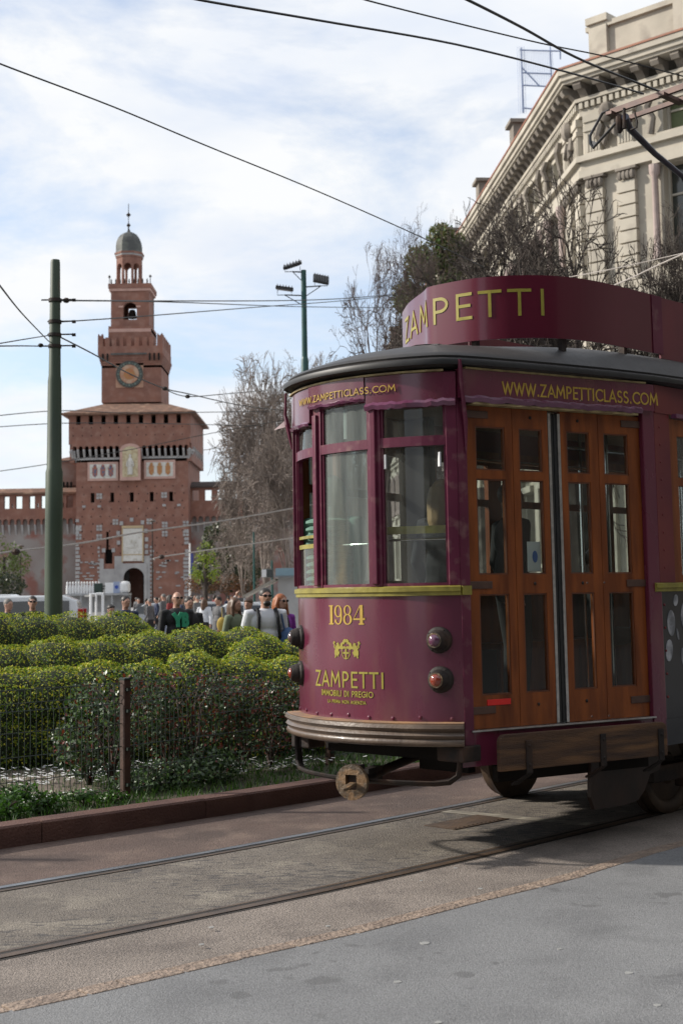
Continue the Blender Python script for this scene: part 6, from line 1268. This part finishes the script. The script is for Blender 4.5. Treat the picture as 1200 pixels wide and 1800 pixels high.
def person(lb, loc, face=0., H=1.74, shirt=C_black, legs=C_denim, hair=H_dark, style='short', female=False, glasses=False, sleeves=1, arms=None, walk=.18, sit=False, coat=0., group=None, fine=True, bulk=1., z0=0., coatm=None, headturn=0.):
    e = empty('person', (loc[0], loc[1], z0), face, lb, 'person', group); k = H / 1.75; V = lambda x, y, z: Vector((x * k, y * k, z * k)); vox = (.013 if fine else .026) * k
    sw = (.185 if female else .205) * bulk; hip = .09
    dz = -.42 if sit else 0.
    sh = {s: V(s * sw, .0, 1.43 + dz) for s in (1, -1)}
    arms = arms or {1: ((.26, .02, 1.14), (.25, -.12, .90)), -1: ((-.26, .03, 1.14), (-.25, .06, .88))}
    b = MB()
    hc = V(0, -.012, 1.635 + dz); RT = Matrix.Rotation(headturn, 3, 'Z')
    hp = lambda x, y, z: hc + RT @ V(x, y, z)
    b.ell(hc, V(.074, .094, .108), 16, 12); b.ell(hp(0, -.028, -.055), V(.054, .062, .058), 12, 8); b.ell(hp(0, -.050, -.088), V(.030, .030, .022), 8, 6)
    b.tube([hp(0, -.088, .01), hp(0, -.108, -.026)], [.009 * k, .016 * k], 6); b.ell(hp(0, -.090, .020), V(.045, .014, .012), 8, 6)
    for s in (1, -1): b.ell(hp(s * .076, .0, -.005), V(.012, .02, .03), 8, 6)
    b.ell(hp(0, -.085, -.058), V(.024, .012, .009), 8, 6)
    b.tube([V(0, .015, 1.42 + dz), V(0, .005, 1.58 + dz)], [.062 * k, .052 * k], 10)
    b.ell(V(0, 0, 1.32 + dz), V(sw * .88, .11 * bulk, .17), 14, 10); b.ell(V(0, 0, 1.08 + dz), V(.145 * bulk, .105 * bulk, .2), 14, 10); b.ell(V(0, .01, .93 + dz), V(.165, .115, .13), 14, 10)
    knees = {}
    for s in (1, -1):
        st = s * walk
        if sit: kn, an = V(s * .12, -.44, .50), V(s * .12, -.42, .09)
        else: kn, an = V(s * .095, -st * .75 - .03, .50), V(s * .09, -st * (1.35 if st > 0 else 1.6), .085 if st >= 0 else .13)
        hp_ = V(s * hip, 0, .90 + dz); knees[s] = (hp_, kn, an); b.tube([hp_, (hp_ + kn) / 2, kn, kn.lerp(an, .35), an], [.085 * k, .074 * k, .054 * k, .054 * k, .036 * k], 10)
        b.ell(an + V(0, -.06, -.045), V(.042, .12, .038), 10, 6)
        el, wr = V(*arms[s][0]) + V(0, 0, dz), V(*arms[s][1]) + V(0, 0, dz); b.tube([V(s * sw * .8, 0, 1.42 + dz), sh[s], sh[s].lerp(el, .5), el, el.lerp(wr, .4), wr], [.055 * k, .056 * k, .047 * k, .038 * k, .038 * k, .025 * k], 10)
        d = (wr - el).normalized(); sd = Vector((s, 0, 0)) - d * d.x * s; sd = sd.normalized() if sd.length > .2 else Vector((0, -1, 0)); nm = d.cross(sd)
        if fine:
            b.ell(wr + d * .05 * k, (.036 * k, .036 * k, .042 * k), 8, 6)
            for fi, (o_, ln) in enumerate(((-.027, .075), (-.009, .085), (.009, .080), (.027, .062))): p0 = wr + d * .07 * k + nm * o_ * k; b.tube([p0, p0 + d * ln * .55 * k - sd * .006 * k, p0 + d * ln * .9 * k - sd * .028 * k], [.009 * k, .0085 * k, .007 * k], 6)
            b.tube([wr + d * .03 * k - nm * .028 * k, wr + d * .06 * k - nm * .055 * k - sd * .012, wr + d * .085 * k - nm * .06 * k - sd * .02], [.012 * k, .010 * k, .008 * k], 6)
        else: b.ell(wr + d * .05 * k, (.035 * k, .035 * k, .05 * k), 8, 6)
    body_ = melt(b, 'body', skin, e, vox)
    g = .016 * k                                                       # clothes
    b = MB(); b.ell(V(0, 0, 1.32 + dz), V(sw * .92 + .01, .125 * bulk, .18), 14, 10); b.ell(V(0, -.0, 1.10 + dz), V(.165 * bulk, .128 * bulk, .22), 14, 10); b.ell(V(0, 0, .97 + dz), V(.178 * bulk, .13 * bulk, .14), 14, 10); b.tube([V(0, .012, 1.40 + dz), V(0, .010, 1.485 + dz)], [.085 * k, .068 * k], 10)
    if coat: b.tube([V(0, 0, 1.1 + dz), V(0, .01, .9), V(0, .02, .9 - coat)], [.165 * k, .19 * k, .24 * k], 14)
    for s in (1, -1):
        el, wr = V(*arms[s][0]) + V(0, 0, dz), V(*arms[s][1]) + V(0, 0, dz)
        if sleeves == 1: b.tube([V(s * sw * .75, 0, 1.42 + dz), sh[s], sh[s].lerp(el, .5), el, el.lerp(wr, .5), el.lerp(wr, .95)], [.062 * k, .064 * k, .056 * k, .050 * k, .046 * k, .038 * k], 10)
        else: b.tube([V(s * sw * .75, 0, 1.42 + dz), sh[s], sh[s].lerp(el, .4), sh[s].lerp(el, .75)], [.068 * k, .072 * k, .066 * k, .064 * k], 10)
    tp = melt(b, 'jacket' if sleeves == 1 else 'shirt', shirt, e, vox)
    b = MB(); b.ell(V(0, .01, .93 + dz), V(.178, .128, .12), 14, 10)
    for s in (1, -1): a_, kn, an = knees[s]; b.tube([a_, (a_ + kn) / 2, kn, kn.lerp(an, .5), an + V(0, 0, .0)], [.102 * k, .088 * k, .072 * k, .066 * k, .060 * k], 10)
    melt(b, 'trousers', legs, e, vox)
    b = MB()
    for s in (1, -1): an = knees[s][2]; b.ell(an + V(0, -.06, -.045), V(.050, .135, .045), 10, 6); b.tube([an, an + V(0, -.01, -.05)], [.05 * k, .055 * k], 8)
    melt(b, 'shoes', C_white if hair in (H_red, H_blonde) or legs is C_grey else C_black, e, vox)
    if style != 'bald':
        b = MB(); b.ell(hp(0, .018, .030), V(.084, .100, .094), 14, 10)
        if style == 'long':
            b.tube([hp(0, .05, .05), hp(0, .07, -.05), hp(0, .075, -.2), hp(0, .07, -.33)], [.085 * k, .095 * k, .09 * k, .05 * k], 10)
            for s in (1, -1): b.tube([hp(s * .05, -.01, .06), hp(s * .085, .0, -.04), hp(s * .095, -.01, -.16), hp(s * .085, -.03, -.27)], [.035 * k, .035 * k, .034 * k, .02 * k], 8)
        if style == 'bun': b.ell(hp(0, .115, .03), V(.045, .045, .045), 10, 8); b.tube([hp(0, .1, .02), hp(0, .14, -.06), hp(0, .12, -.14)], [.03 * k, .03 * k, .012 * k], 8)
        if style == 'fringe': b.ell(hp(0, -.05, .06), V(.07, .045, .035), 10, 8)
        if style == 'hood': b.ell(hp(0, .02, .0), V(.125, .125, .15), 12, 10); b.tube([hp(0, .03, -.1), hp(0, .03, -.2)], [.11 * k, .13 * k], 10)
        melt(b, 'hood' if style == 'hood' else 'hair', hair, e, vox * .9)
    if glasses:
        b = MB()
        for s in (1, -1): b.M = Matrix.Translation(hp(s * .032, -.098, .018)) @ Matrix.Rotation(headturn, 4, 'Z'); b.ell((0, 0, 0), (.027 * k, .008, .019 * k), 10, 6)
        b.M = Matrix.Translation(hp(0, 0, .022)) @ Matrix.Rotation(headturn, 4, 'Z')
        for s in (1, -1): b.tube([(s * .055 * k, -.092 * k, 0), (s * .078 * k, -.02 * k, 0)], .004, 4)
        b.build('sunglasses', lensd, e, smooth=True)
    else:
        if fine:
            for s in (1, -1): q = MB(); q.ell(hp(s * .030, -.086, .014), V(.011, .007, .007), 8, 6); q.build('eye', eye_m, body_)
    return e, k
def put(px, D): p = at(px, 1048, D); return (p.x, p.y)
e1, k = person('bald man in sunglasses and black hoodie with a green print', put(311, 23.0), .55, 1.79, C_black, C_denim, style='bald', glasses=True, bulk=1.12)
b = MB(); M_ = Matrix.Translation((0, -.155 * k, 1.30 * k)) @ Matrix.Rotation(-.1, 4, 'X')
ff = lambda x, z, o: M_ @ Vector((x, -o - .012 + x * x * 1.6, z)); letters(b, 'Y', ff, -.12, -.005, -.12, .12, .24, .0, .02); letters(b, 'B', ff, .015, .13, -.12, .12, .24, .0, .02); b.build('chest_print', C_print, e1)
person('dark haired person in black just behind the bald man', put(332, 24.2), .5, 1.70, C_black, C_black, H_dark)
e2, k = person('bearded man in white t-shirt and sunglasses with rucksack straps', put(466, 18.6), .35, 1.80, C_white, C_denim, H_dark, glasses=True, sleeves=0, bulk=1.08, arms={1: ((.27, .05, 1.14), (.27, -.04, .88)), -1: ((-.28, .05, 1.14), (-.30, -.02, .88))})
b = MB(); b.ell((0, -.085 * k, 1.552 * k), (.05 * k, .035 * k, .04 * k), 10, 8); b.build('beard', H_dark, e2, smooth=True)
b = MB()
for s in (1, -1): b.tube([(s * .12, .10, 1.46), (s * .125, -.06, 1.53), (s * .13, -.145, 1.42), (s * .14, -.155, 1.25), (s * .18, -.07, 1.12)], .016, 6, sx=1.6)
b.ell((0, .2, 1.25), (.17, .11, .25), 12, 8); tag(b.build('rucksack', C_black, None, smooth=True), 'dark rucksack on the back of the man in the white t-shirt', 'rucksack').matrix_world = e2.matrix_basis
bb_ = MB(); bb_.ell((.30, -.05, 1.02), (.15, .12, .26), 12, 8); bb_.tube([(.25, -.08, 1.2), (.2, -.06, 1.46)], .012, 6); tag(bb_.build('shoulder_bag', C_blue, None, smooth=True), 'slouchy blue shoulder bag beside the man in the white t-shirt', 'bag').matrix_world = e2.matrix_basis
e3, k = person('red haired woman in sunglasses and purple jacket', put(493, 19.4), .75, 1.72, C_purple, C_denim, H_red, 'long', True, True)
b = MB(); b.ell((0, -.11, 1.22), (.06, .05, .22), 10, 8); b.build('black_top', C_black, e3, smooth=True)
e4, k = person('long haired woman in sage green jacket carrying a pale bag', put(413, 22.), 1.0, 1.68, C_green, C_grey, H_brown, 'long', True)
b = MB(); b.ell((.30, -.12, 1.05), (.12, .14, .22), 12, 8); b.tube([(.28, -.1, 1.2), (.2, .0, 1.45)], .01, 6); tag(b.build('carrier_bag', C_clear, None, smooth=True), 'pale translucent bag at the side of the woman in green', 'bag').matrix_world = e4.matrix_basis
person('grey haired man in dark jacket at the far left edge', put(15, 26.5), .9, 1.72, C_navy, C_grey, H_grey)
person('man in sunglasses and dark leather jacket left of the green pole', put(58, 25.5), .2, 1.76, C_black, C_denim, H_dark, glasses=True)
person('short haired man in navy jacket right of the green pole', put(221, 26.0), .7, 1.74, C_navy, C_denim, H_dark, bulk=1.05)
person('dark haired boy peeping over the rear hedge', put(195, 27.), .6, 1.58, C_black, C_denim, H_dark, 'fringe')
person('person in a long grey coat walking towards the plaza', put(384, 38.), -.9, 1.70, C_grey, C_grey, H_dark, coat=.45); q_ = put(390, 37.6); b = MB(); b.ell((0, 0, .95), (.14, .08, .2), 10, 8); b.tube([(0, 0, 1.1), (.0, 0, 1.4)], .012, 5); tag(b.build('mustard_bag', C_yel, None, smooth=True, loc=(q_[0], q_[1], 0)), 'mustard bag beside the long grey coat', 'bag')
person('woman in white top and dark trousers on the plaza', put(359, 44.), 2.8, 1.64, C_white, C_black, H_brown, 'long', True, walk=.12)
person('person in pale striped top with one arm raised', put(437, 25.5), -.4, 1.66, cm('pale_stripe', (.50, .53, .55)), C_grey, H_brown, 'fringe', True, arms={1: ((.26, .02, 1.14), (.25, -.1, .9)), -1: ((-.36, -.05, 1.56), (-.2, -.12, 1.80))})
# passengers in the tram (they stand on its floor)
def inside(lb, u, v, face, **k_): p = TW(u, v); return person(lb, (p.x, p.y), face, z0=.822, **k_)
eP, k = inside('passenger in hooded teal puffer jacket at the narrow front window', 0.40, -.54, 2.6, H=1.70, shirt=C_puff, legs=C_denim, hair=C_puff, style='hood', bulk=1.05, walk=.0)
b = MB()
for i in range(12): z = .86 + i * .052; b.lathe([(.15, -.024), (.185, -.008), (.185, .008), (.15, .024)], (0, 0, z * k), (0, 0, 1), 18)
b.build('quilting', C_puff, eP, smooth=True)
inside('long haired blonde woman in dark coat inside the tram', 1.12, -.10, 2.4, H=1.70, shirt=C_black, legs=C_black, hair=H_blonde, style='long', female=True, walk=0.)
inside('standing passenger in dark clothes behind the first door leaf', 1.62, .12, 1.9, H=1.68, shirt=C_black, legs=C_black, hair=H_dark, walk=.0)
inside('seated passenger with reddish hair in a bun inside the tram', 4.10, -.86, 1.4, H=1.66, shirt=C_black, legs=C_black, hair=H_brown, style='bun', female=True, sit=True)
inside('seated passenger in pale blue shirt behind the fourth door leaf', 4.85, -.86, 1.2, H=1.72, shirt=cm('pale_blue_shirt', (.40, .50, .66)), legs=C_black, hair=H_dark, sit=True)
# distant crowd: a few figures copied
cr = [('dark', C_black, C_denim, H_dark, 'short', .0), ('white', C_white, C_denim, H_brown, 'long', .0), ('navy', C_navy, C_black, H_dark, 'short', .0), ('beige', C_beige, C_grey, H_brown, 'short', .3), ('grey', C_grey, C_black, H_grey, 'short', .0), ('red', C_red, C_denim, H_dark, 'long', .0)]
protos = []
for i, (nm, a_, c_, h_, st_, ct) in enumerate(cr):
    lb = 'tiny distant figure in %s clothes in the plaza crowd' % nm; p = put(258 + i * 24, 62 + i * 7); e_, _ = person(lb, p, rnd.uniform(0, 6), 1.66 + .03 * i, a_, c_, h_, st_, fine=False, coat=ct, group='distant crowd on the plaza', walk=.15); protos.append(e_)
rc = random.Random(12)
for i in range(34):
    pr = protos[rc.choice([0, 0, 1, 2, 2, 3, 4, 4, 5])]; D = rc.choice([rc.uniform(45, 70), rc.uniform(60, 120), rc.uniform(120, 200)]); x = rc.uniform(238, 445) if D > 60 else rc.uniform(245, 350)
    c = copytree(pr); p = put(x, D); c.location = (p[0], p[1], 0); c.rotation_euler = (0, 0, rc.uniform(0, 6.28)); s = rc.uniform(.93, 1.06); c.scale = (s, s, s)
# ================================================================== VEHICLES, KIOSK, STALL
carw = pm('white_car_paint', (.62, .64, .66), (.58, .6, .62), 2, .25, coat=.6); carg = pm('silver_car_paint', (.33, .35, .37), (.3, .32, .34), 2, .25, coat=.6); cgl = pm('car_glass', (.02, .024, .028), None, 3, .06, spec=.8); tyre = pm('tyre', (.02, .02, .02), None, 3, .8); tail = pm('tail_light', (.4, .01, .01), None, 3, .2, coat=1)
def car(loc, rz, L_, Hh, m, lb, nm='parked_car', van=False):
    e = empty(nm, (loc[0], loc[1], 0), rz, lb, 'van' if van else 'car'); W2 = .88
    if van: pr = [(-L_ / 2, .35), (-L_ / 2, .95), (-L_ / 2 + .75, 1.12), (-L_ / 2 + 1.5, Hh - .12), (-L_ / 2 + 2.0, Hh), (L_ / 2 - .5, Hh), (L_ / 2 - .15, Hh - .15), (L_ / 2, .9), (L_ / 2, .35)]
    else: pr = [(-L_ / 2, .35), (-L_ / 2 + .02, .72), (-L_ / 2 + 1.0, .92), (-L_ / 2 + 1.6, Hh - .08), (-L_ / 2 + 2.1, Hh), (L_ / 2 - 1.3, Hh - .03), (L_ / 2 - .6, 1.0), (L_ / 2 - .05, .92), (L_ / 2, .35)]
    b = MB(); b.prism(pr, lambda X, Z: (X, -W2 + max(0, Z - .95) * .22, Z), lambda X, Z: (X, W2 - max(0, Z - .95) * .22, Z)); b.build('body', m, e, smooth=True, bevel=.05)
    gx0, gx1 = -L_ / 2 + (1.35 if van else 1.45), L_ / 2 - (.3 if van else .95)
    for s in (-1, 1):
        n = 3 if van else 2
        for k in range(n):
            a = gx0 + (gx1 - gx0) * k / n + .05; c = gx0 + (gx1 - gx0) * (k + 1) / n - .05; z0, z1 = 1.02 if van else .95, Hh - .15
            b = MB(); f = lambda X, Z, o: (X, s * (W2 - max(0, Z - .95) * .22 + o), Z); q = [(a, z0), (c + (.0 if van or k < n - 1 else .2), z0), (c, z1), (a + (.35 if k == 0 else 0), z1)]; b.prism(q, lambda X, Z: f(X, Z, .012), lambda X, Z: f(X, Z, -.01)); b.build('side_window', cgl, e)
        for X in (-L_ / 2 + .85, L_ / 2 - .85):
            b = MB(); b.lathe([(.31, 0), (.31, .20), (.2, .21), (.02, .21)], (X, s * (W2 - .18), .31), (0, s, 0), 18); w_ = b.build('wheel', tyre, e, smooth=True); b = MB(); b.lathe([(.19, .0), (.17, .02), (.03, .02)], (X, s * (W2 + .028), .31), (0, s, 0), 12); b.build('rim', carg, w_, smooth=True)
        b = MB(); b.box((L_ / 2 - .05, s * .74, 1.25 if van else .8), (.14, .16, .38 if van else .16)); b.build('tail_light', tail, e, bevel=.02); b = MB(); b.box((-L_ / 2 + .06, s * .66, .72), (.14, .28, .14)); b.build('headlight', white, e, bevel=.02)
    b = MB(); xg = L_ / 2 - (.1 if van else .75); b.add([(xg + .06, -.62, 1.05), (xg + .06, .62, 1.05), (xg - .09, .55, Hh - .2), (xg - .09, -.55, Hh - .2), (xg - .06, -.62, 1.05), (xg - .06, .62, 1.05), (xg - .2, .55, Hh - .2), (xg - .2, -.55, Hh - .2)], [(0, 1, 2, 3), (7, 6, 5, 4), (0, 4, 5, 1), (1, 5, 6, 2), (2, 6, 7, 3), (3, 7, 4, 0)]); b.build('rear_window', cgl, e)
    return e
p = at(-8, 1060, 37.5); car((p.x, p.y), .12, 4.7, 1.80, carw, 'white people carrier with a red tail light behind the green pole', 'parked_van', True)
p = at(-60, 1060, 52); car((p.x, p.y), 0, 4.5, 1.9, carw, 'second white van at the left edge beyond the people carrier', 'parked_van', True)
p = at(418, 1060, 58); car((p.x, p.y), .1, 4.2, 1.46, carw, 'white car parked on the plaza left of the kiosk')
p = at(292, 1060, 66); car((p.x, p.y), 3.0, 4.2, 1.45, carg, 'silver car among the crowd before the gate')
p = at(476, 1060, 62); car((p.x, p.y), 3.2, 4.2, 1.45, carg, 'silver car partly hidden by the white t-shirt man')
p = at(350, 1060, 74); car((p.x, p.y), .3, 4.1, 1.45, carw, 'small white car behind the bald man')
D = 95.; o = at(172, 1060, D); e = empty('white_stall', (o.x, o.y, 0), 0, 'long white stall topped by a row of white figures and panels before the castle', 'stall'); kx = D / 2450
zz = lambda y: CAMH + (1052 - y) * kx
b = MB(); b.b2((-56 * kx, -.6, zz(1047)), (56 * kx, .8, zz(1043.5))); 
for x in (-54, -27, 0, 27, 53): b.b2((x * kx - .06, -.5, 0), (x * kx + .06, -.38, zz(1047)))
b.b2((-56 * kx, .5, 0), (56 * kx, .6, zz(1047))); b.build('counter', pm('stall_grey', (.38, .39, .4), None, 2, .6), e)
for i in range(12):
    x = (-52 + i * 5.0) * kx; b = MB(); b.lathe([(.085, 0), (.10, .35), (.075, .55), (.05, .6), (.07, .66), (.07, .76), (.02, .82)], (x, -.2, zz(1043.5)), (0, 0, 1), 8); b.build('white_figure', white, e, smooth=True)
b = MB(); b.b2((-5 * kx, -.3, zz(1043.5)), (10 * kx, -.2, zz(1026))); dp = b.build('dark_panel', pm('deep_green_panel', (.02, .045, .035), None, 3, .6), e)
b = MB(); b.b2((14 * kx, -.3, zz(1043.5)), (29 * kx, -.2, zz(1025))); b.build('white_panel', white, e)
b = MB(); letters(b, 'F', lambda x, z, o_: Vector((x, -.301 - o_, z)), 8.5 * kx, 14 * kx, zz(1041), zz(1030), .2, .0, .03); b.build('panel_letter', pm('panel_black', (.02, .03, .02), None, 3, .6), e)
b = MB(); b.b2((29 * kx, -.35, zz(1043.5)), (40 * kx, -.25, zz(1023.5))); bp_ = b.build('blue_notice', pm('pale_blue_notice', (.35, .42, .6), None, 3, .6), e); b = MB(); b.lathe([(.12, 0), (.12, .03)], (34.5 * kx, -.36, zz(1033)), (0, -1, 0), 10); b.build('blue_symbol', pm('sign_blue', (.03, .08, .4), None, 3, .6), bp_)
b = MB(); b.b2((40 * kx, -.4, zz(1043.5)), (56 * kx, .5, zz(1023))); b.build('white_cabinet', white, e, bevel=.2)
D = 60.; o = at(168, 1060, D); e = empty('white_shelter', (o.x, o.y, 0), 0, 'white tubular shelter frame in front of the stall', 'shelter'); kx = D / 2450; b = MB(); zt_ = CAMH + (1052 - 1044) * kx
b.tube([(-8 * kx, 0, 0), (-8 * kx, 0, zt_), (10 * kx, 0, zt_), (13 * kx, 0, zt_ - .08), (13 * kx, 0, 0)], .06, 8); b.tube([(-3 * kx, .6, 0), (-3 * kx, .6, zt_), (10 * kx, .6, zt_)], .05, 8); b.build('tube_frame', white, e, smooth=True); b = MB(); b.b2((-20 * kx, .1, zt_ - .12), (-8 * kx, .7, zt_ - .04)); b.b2((-20 * kx, .8, 0), (12 * kx, .86, 1.1)); b.build('side_panel', stonel, e)
D = 42.; o = at(505, 1060, D); e = empty('kiosk', (o.x, o.y, 0), 0, 'small white kiosk with sloping awning and pale blue sign left of the tram', 'kiosk'); kx = D / 2450; zz = lambda y: CAMH + (1047 - y) * kx
b = MB(); b.b2((-16 * kx, 0, 0), (60 * kx, 2.2, zz(1016))); b.build('wall', pm('kiosk_white', (.5, .5, .5), (.4, .4, .4), 2, .6), e)
b = MB(); b.b2((-22 * kx, -.25, zz(1016)), (64 * kx, 2.4, zz(1013))); b.build('roof', carg, e); b = MB(); b.b2((-19 * kx, -.3, zz(1013)), (40 * kx, -.1, zz(1000))); b.build('sign', pm('pale_teal_sign', (.24, .36, .42), (.2, .3, .36), 3, .5), e)
b = MB(); b.b2((-42 * kx, -.3, zz(1016)), (-24 * kx, .2, zz(1001))); b.build('air_conditioner', pm('dark_unit', (.06, .07, .07), None, 2, .5), e, bevel=.02); b = MB(); b.b2((-43 * kx, -.35, zz(1015)), (-35 * kx, -.31, zz(1002))); b.build('unit_panel', white, e)
b = MB(); b.add([(-72 * kx, -1.2, zz(1046)), (-20 * kx, -.3, zz(1017)), (-20 * kx, 1.6, zz(1017)), (-72 * kx, .7, zz(1046)), (-72 * kx, -1.2, zz(1050)), (-20 * kx, -.3, zz(1021)), (-20 * kx, 1.6, zz(1021)), (-72 * kx, .7, zz(1050))], [(0, 1, 2, 3), (4, 7, 6, 5), (0, 4, 5, 1), (1, 5, 6, 2), (2, 6, 7, 3), (3, 7, 4, 0)]); b.build('awning', pm('cream_awning', (.5, .46, .40), None, 2, .7), e)
b = MB(); b.tube([(-70 * kx, -1.1, 0), (-70 * kx, -1.1, zz(1047))], .03, 6); b.build('awning_post', carg, e)
# added unseen blocks: they cut sky light and darken the tram's reflections
e = empty('added_facing_block', (6, -17, 0), -.12, 'unseen grey stone block added behind the camera to cut sky light', 'building')
hs = []
for i in range(14):
    for j in range(5): hs.append((-18 + i * 4.0 + 1.2, -18 + i * 4.0 + 2.8, 1.2 + j * 4.2, 3.9 + j * 4.2))
b = MB(Matrix.Scale(-1, 4, (0, 1, 0))); b.holes(-19, 39, 0, 22, hs, 0, .5); b.b2((-19, .5, 0), (39, 10, 22)); b.b2((-19.5, -.8, 22), (39.5, 10, 22.8)); b.build('wall', pm('dark_grey_stone', (.10, .095, .085), (.07, .065, .06), 1, .9), e)
b = MB(Matrix.Scale(-1, 4, (0, 1, 0)))
for h_ in hs: b.b2((h_[0] + .001, .35, h_[2]), (h_[1] - .001, .49, h_[3]))
b.build('window_panes', pwin, e)

e = empty('added_facing_block', (-50, -26, 0), .55, 'unseen ochre block added behind the camera to frame a mirrored sky gap', 'building')  # added so that a strip of sky mirrors in the tram front
b = MB(Matrix.Scale(-1, 4, (0, 1, 0))); b.holes(-14, 14, 0, 20, [(-12.5 + i * 4, -10.9 + i * 4, 1.2 + j * 4.2, 3.9 + j * 4.2) for i in range(7) for j in range(4)], 0, .5); b.b2((-14, .5, 0), (14, 10, 20)); b.build('wall', pm('ochre_stucco', (.34, .24, .14), None, 1, .9), e)

for i, (y0, y1, x, hh, c) in enumerate(((-60, -26, -66, 19, (.07, .06, .05)), (36, 60, -70, 16, (.20, .08, .05)))):  # added unseen blocks, spaced for a bright streak in the tram front
    e = empty('added_left_block', (x, (y0 + y1) / 2, 0), PI / 2, ('dark grey', 'brick red')[i] + ' block added far outside the left edge to shape tram reflections', 'building'); w2 = (y1 - y0) / 2
    b = MB(); b.holes(-w2, w2, 0, hh, [(-w2 + 1.5 + k * 4, -w2 + 3 + k * 4, 1.5 + j * 4, 4 + j * 4) for k in range(int(w2 / 2 - .5)) for j in range(int(hh / 4) - 1)], 0, .5); b.b2((-w2, .5, 0), (w2, 10, hh)); b.build('wall', pm('block_stucco', c, None, 1, .9), e)
    b = MB(); b.b2((-w2 - .4, -.6, hh), (w2 + .4, 10, hh + .8)); b.build('roof', tile, e)
e = empty('added_side_block', (31, 8, 0), -PI / 2 + .1, 'dark stone block added outside the right edge to darken tram reflections', 'building')  # added unseen block that the tram side mirrors as dark
hs = [(-34 + i * 4.0 + 1.2, -34 + i * 4.0 + 2.8, 1.2 + j * 4.2, 3.9 + j * 4.2) for i in range(16) for j in range(5)]
b = MB(); b.holes(-34, 30, 0, 22, hs, 0, .5); b.b2((-34, .5, 0), (30, 10, 22)); b.b2((-34.5, -.8, 22), (30.5, 10, 22.8)); b.build('wall', pm('side_block_dark', (.11, .10, .09), (.07, .065, .06), 1, .9), e)
b = MB()
for h_ in hs: b.b2((h_[0] + .001, .35, h_[2]), (h_[1] - .001, .49, h_[3]))
b.build('window_panes', pwin, e)
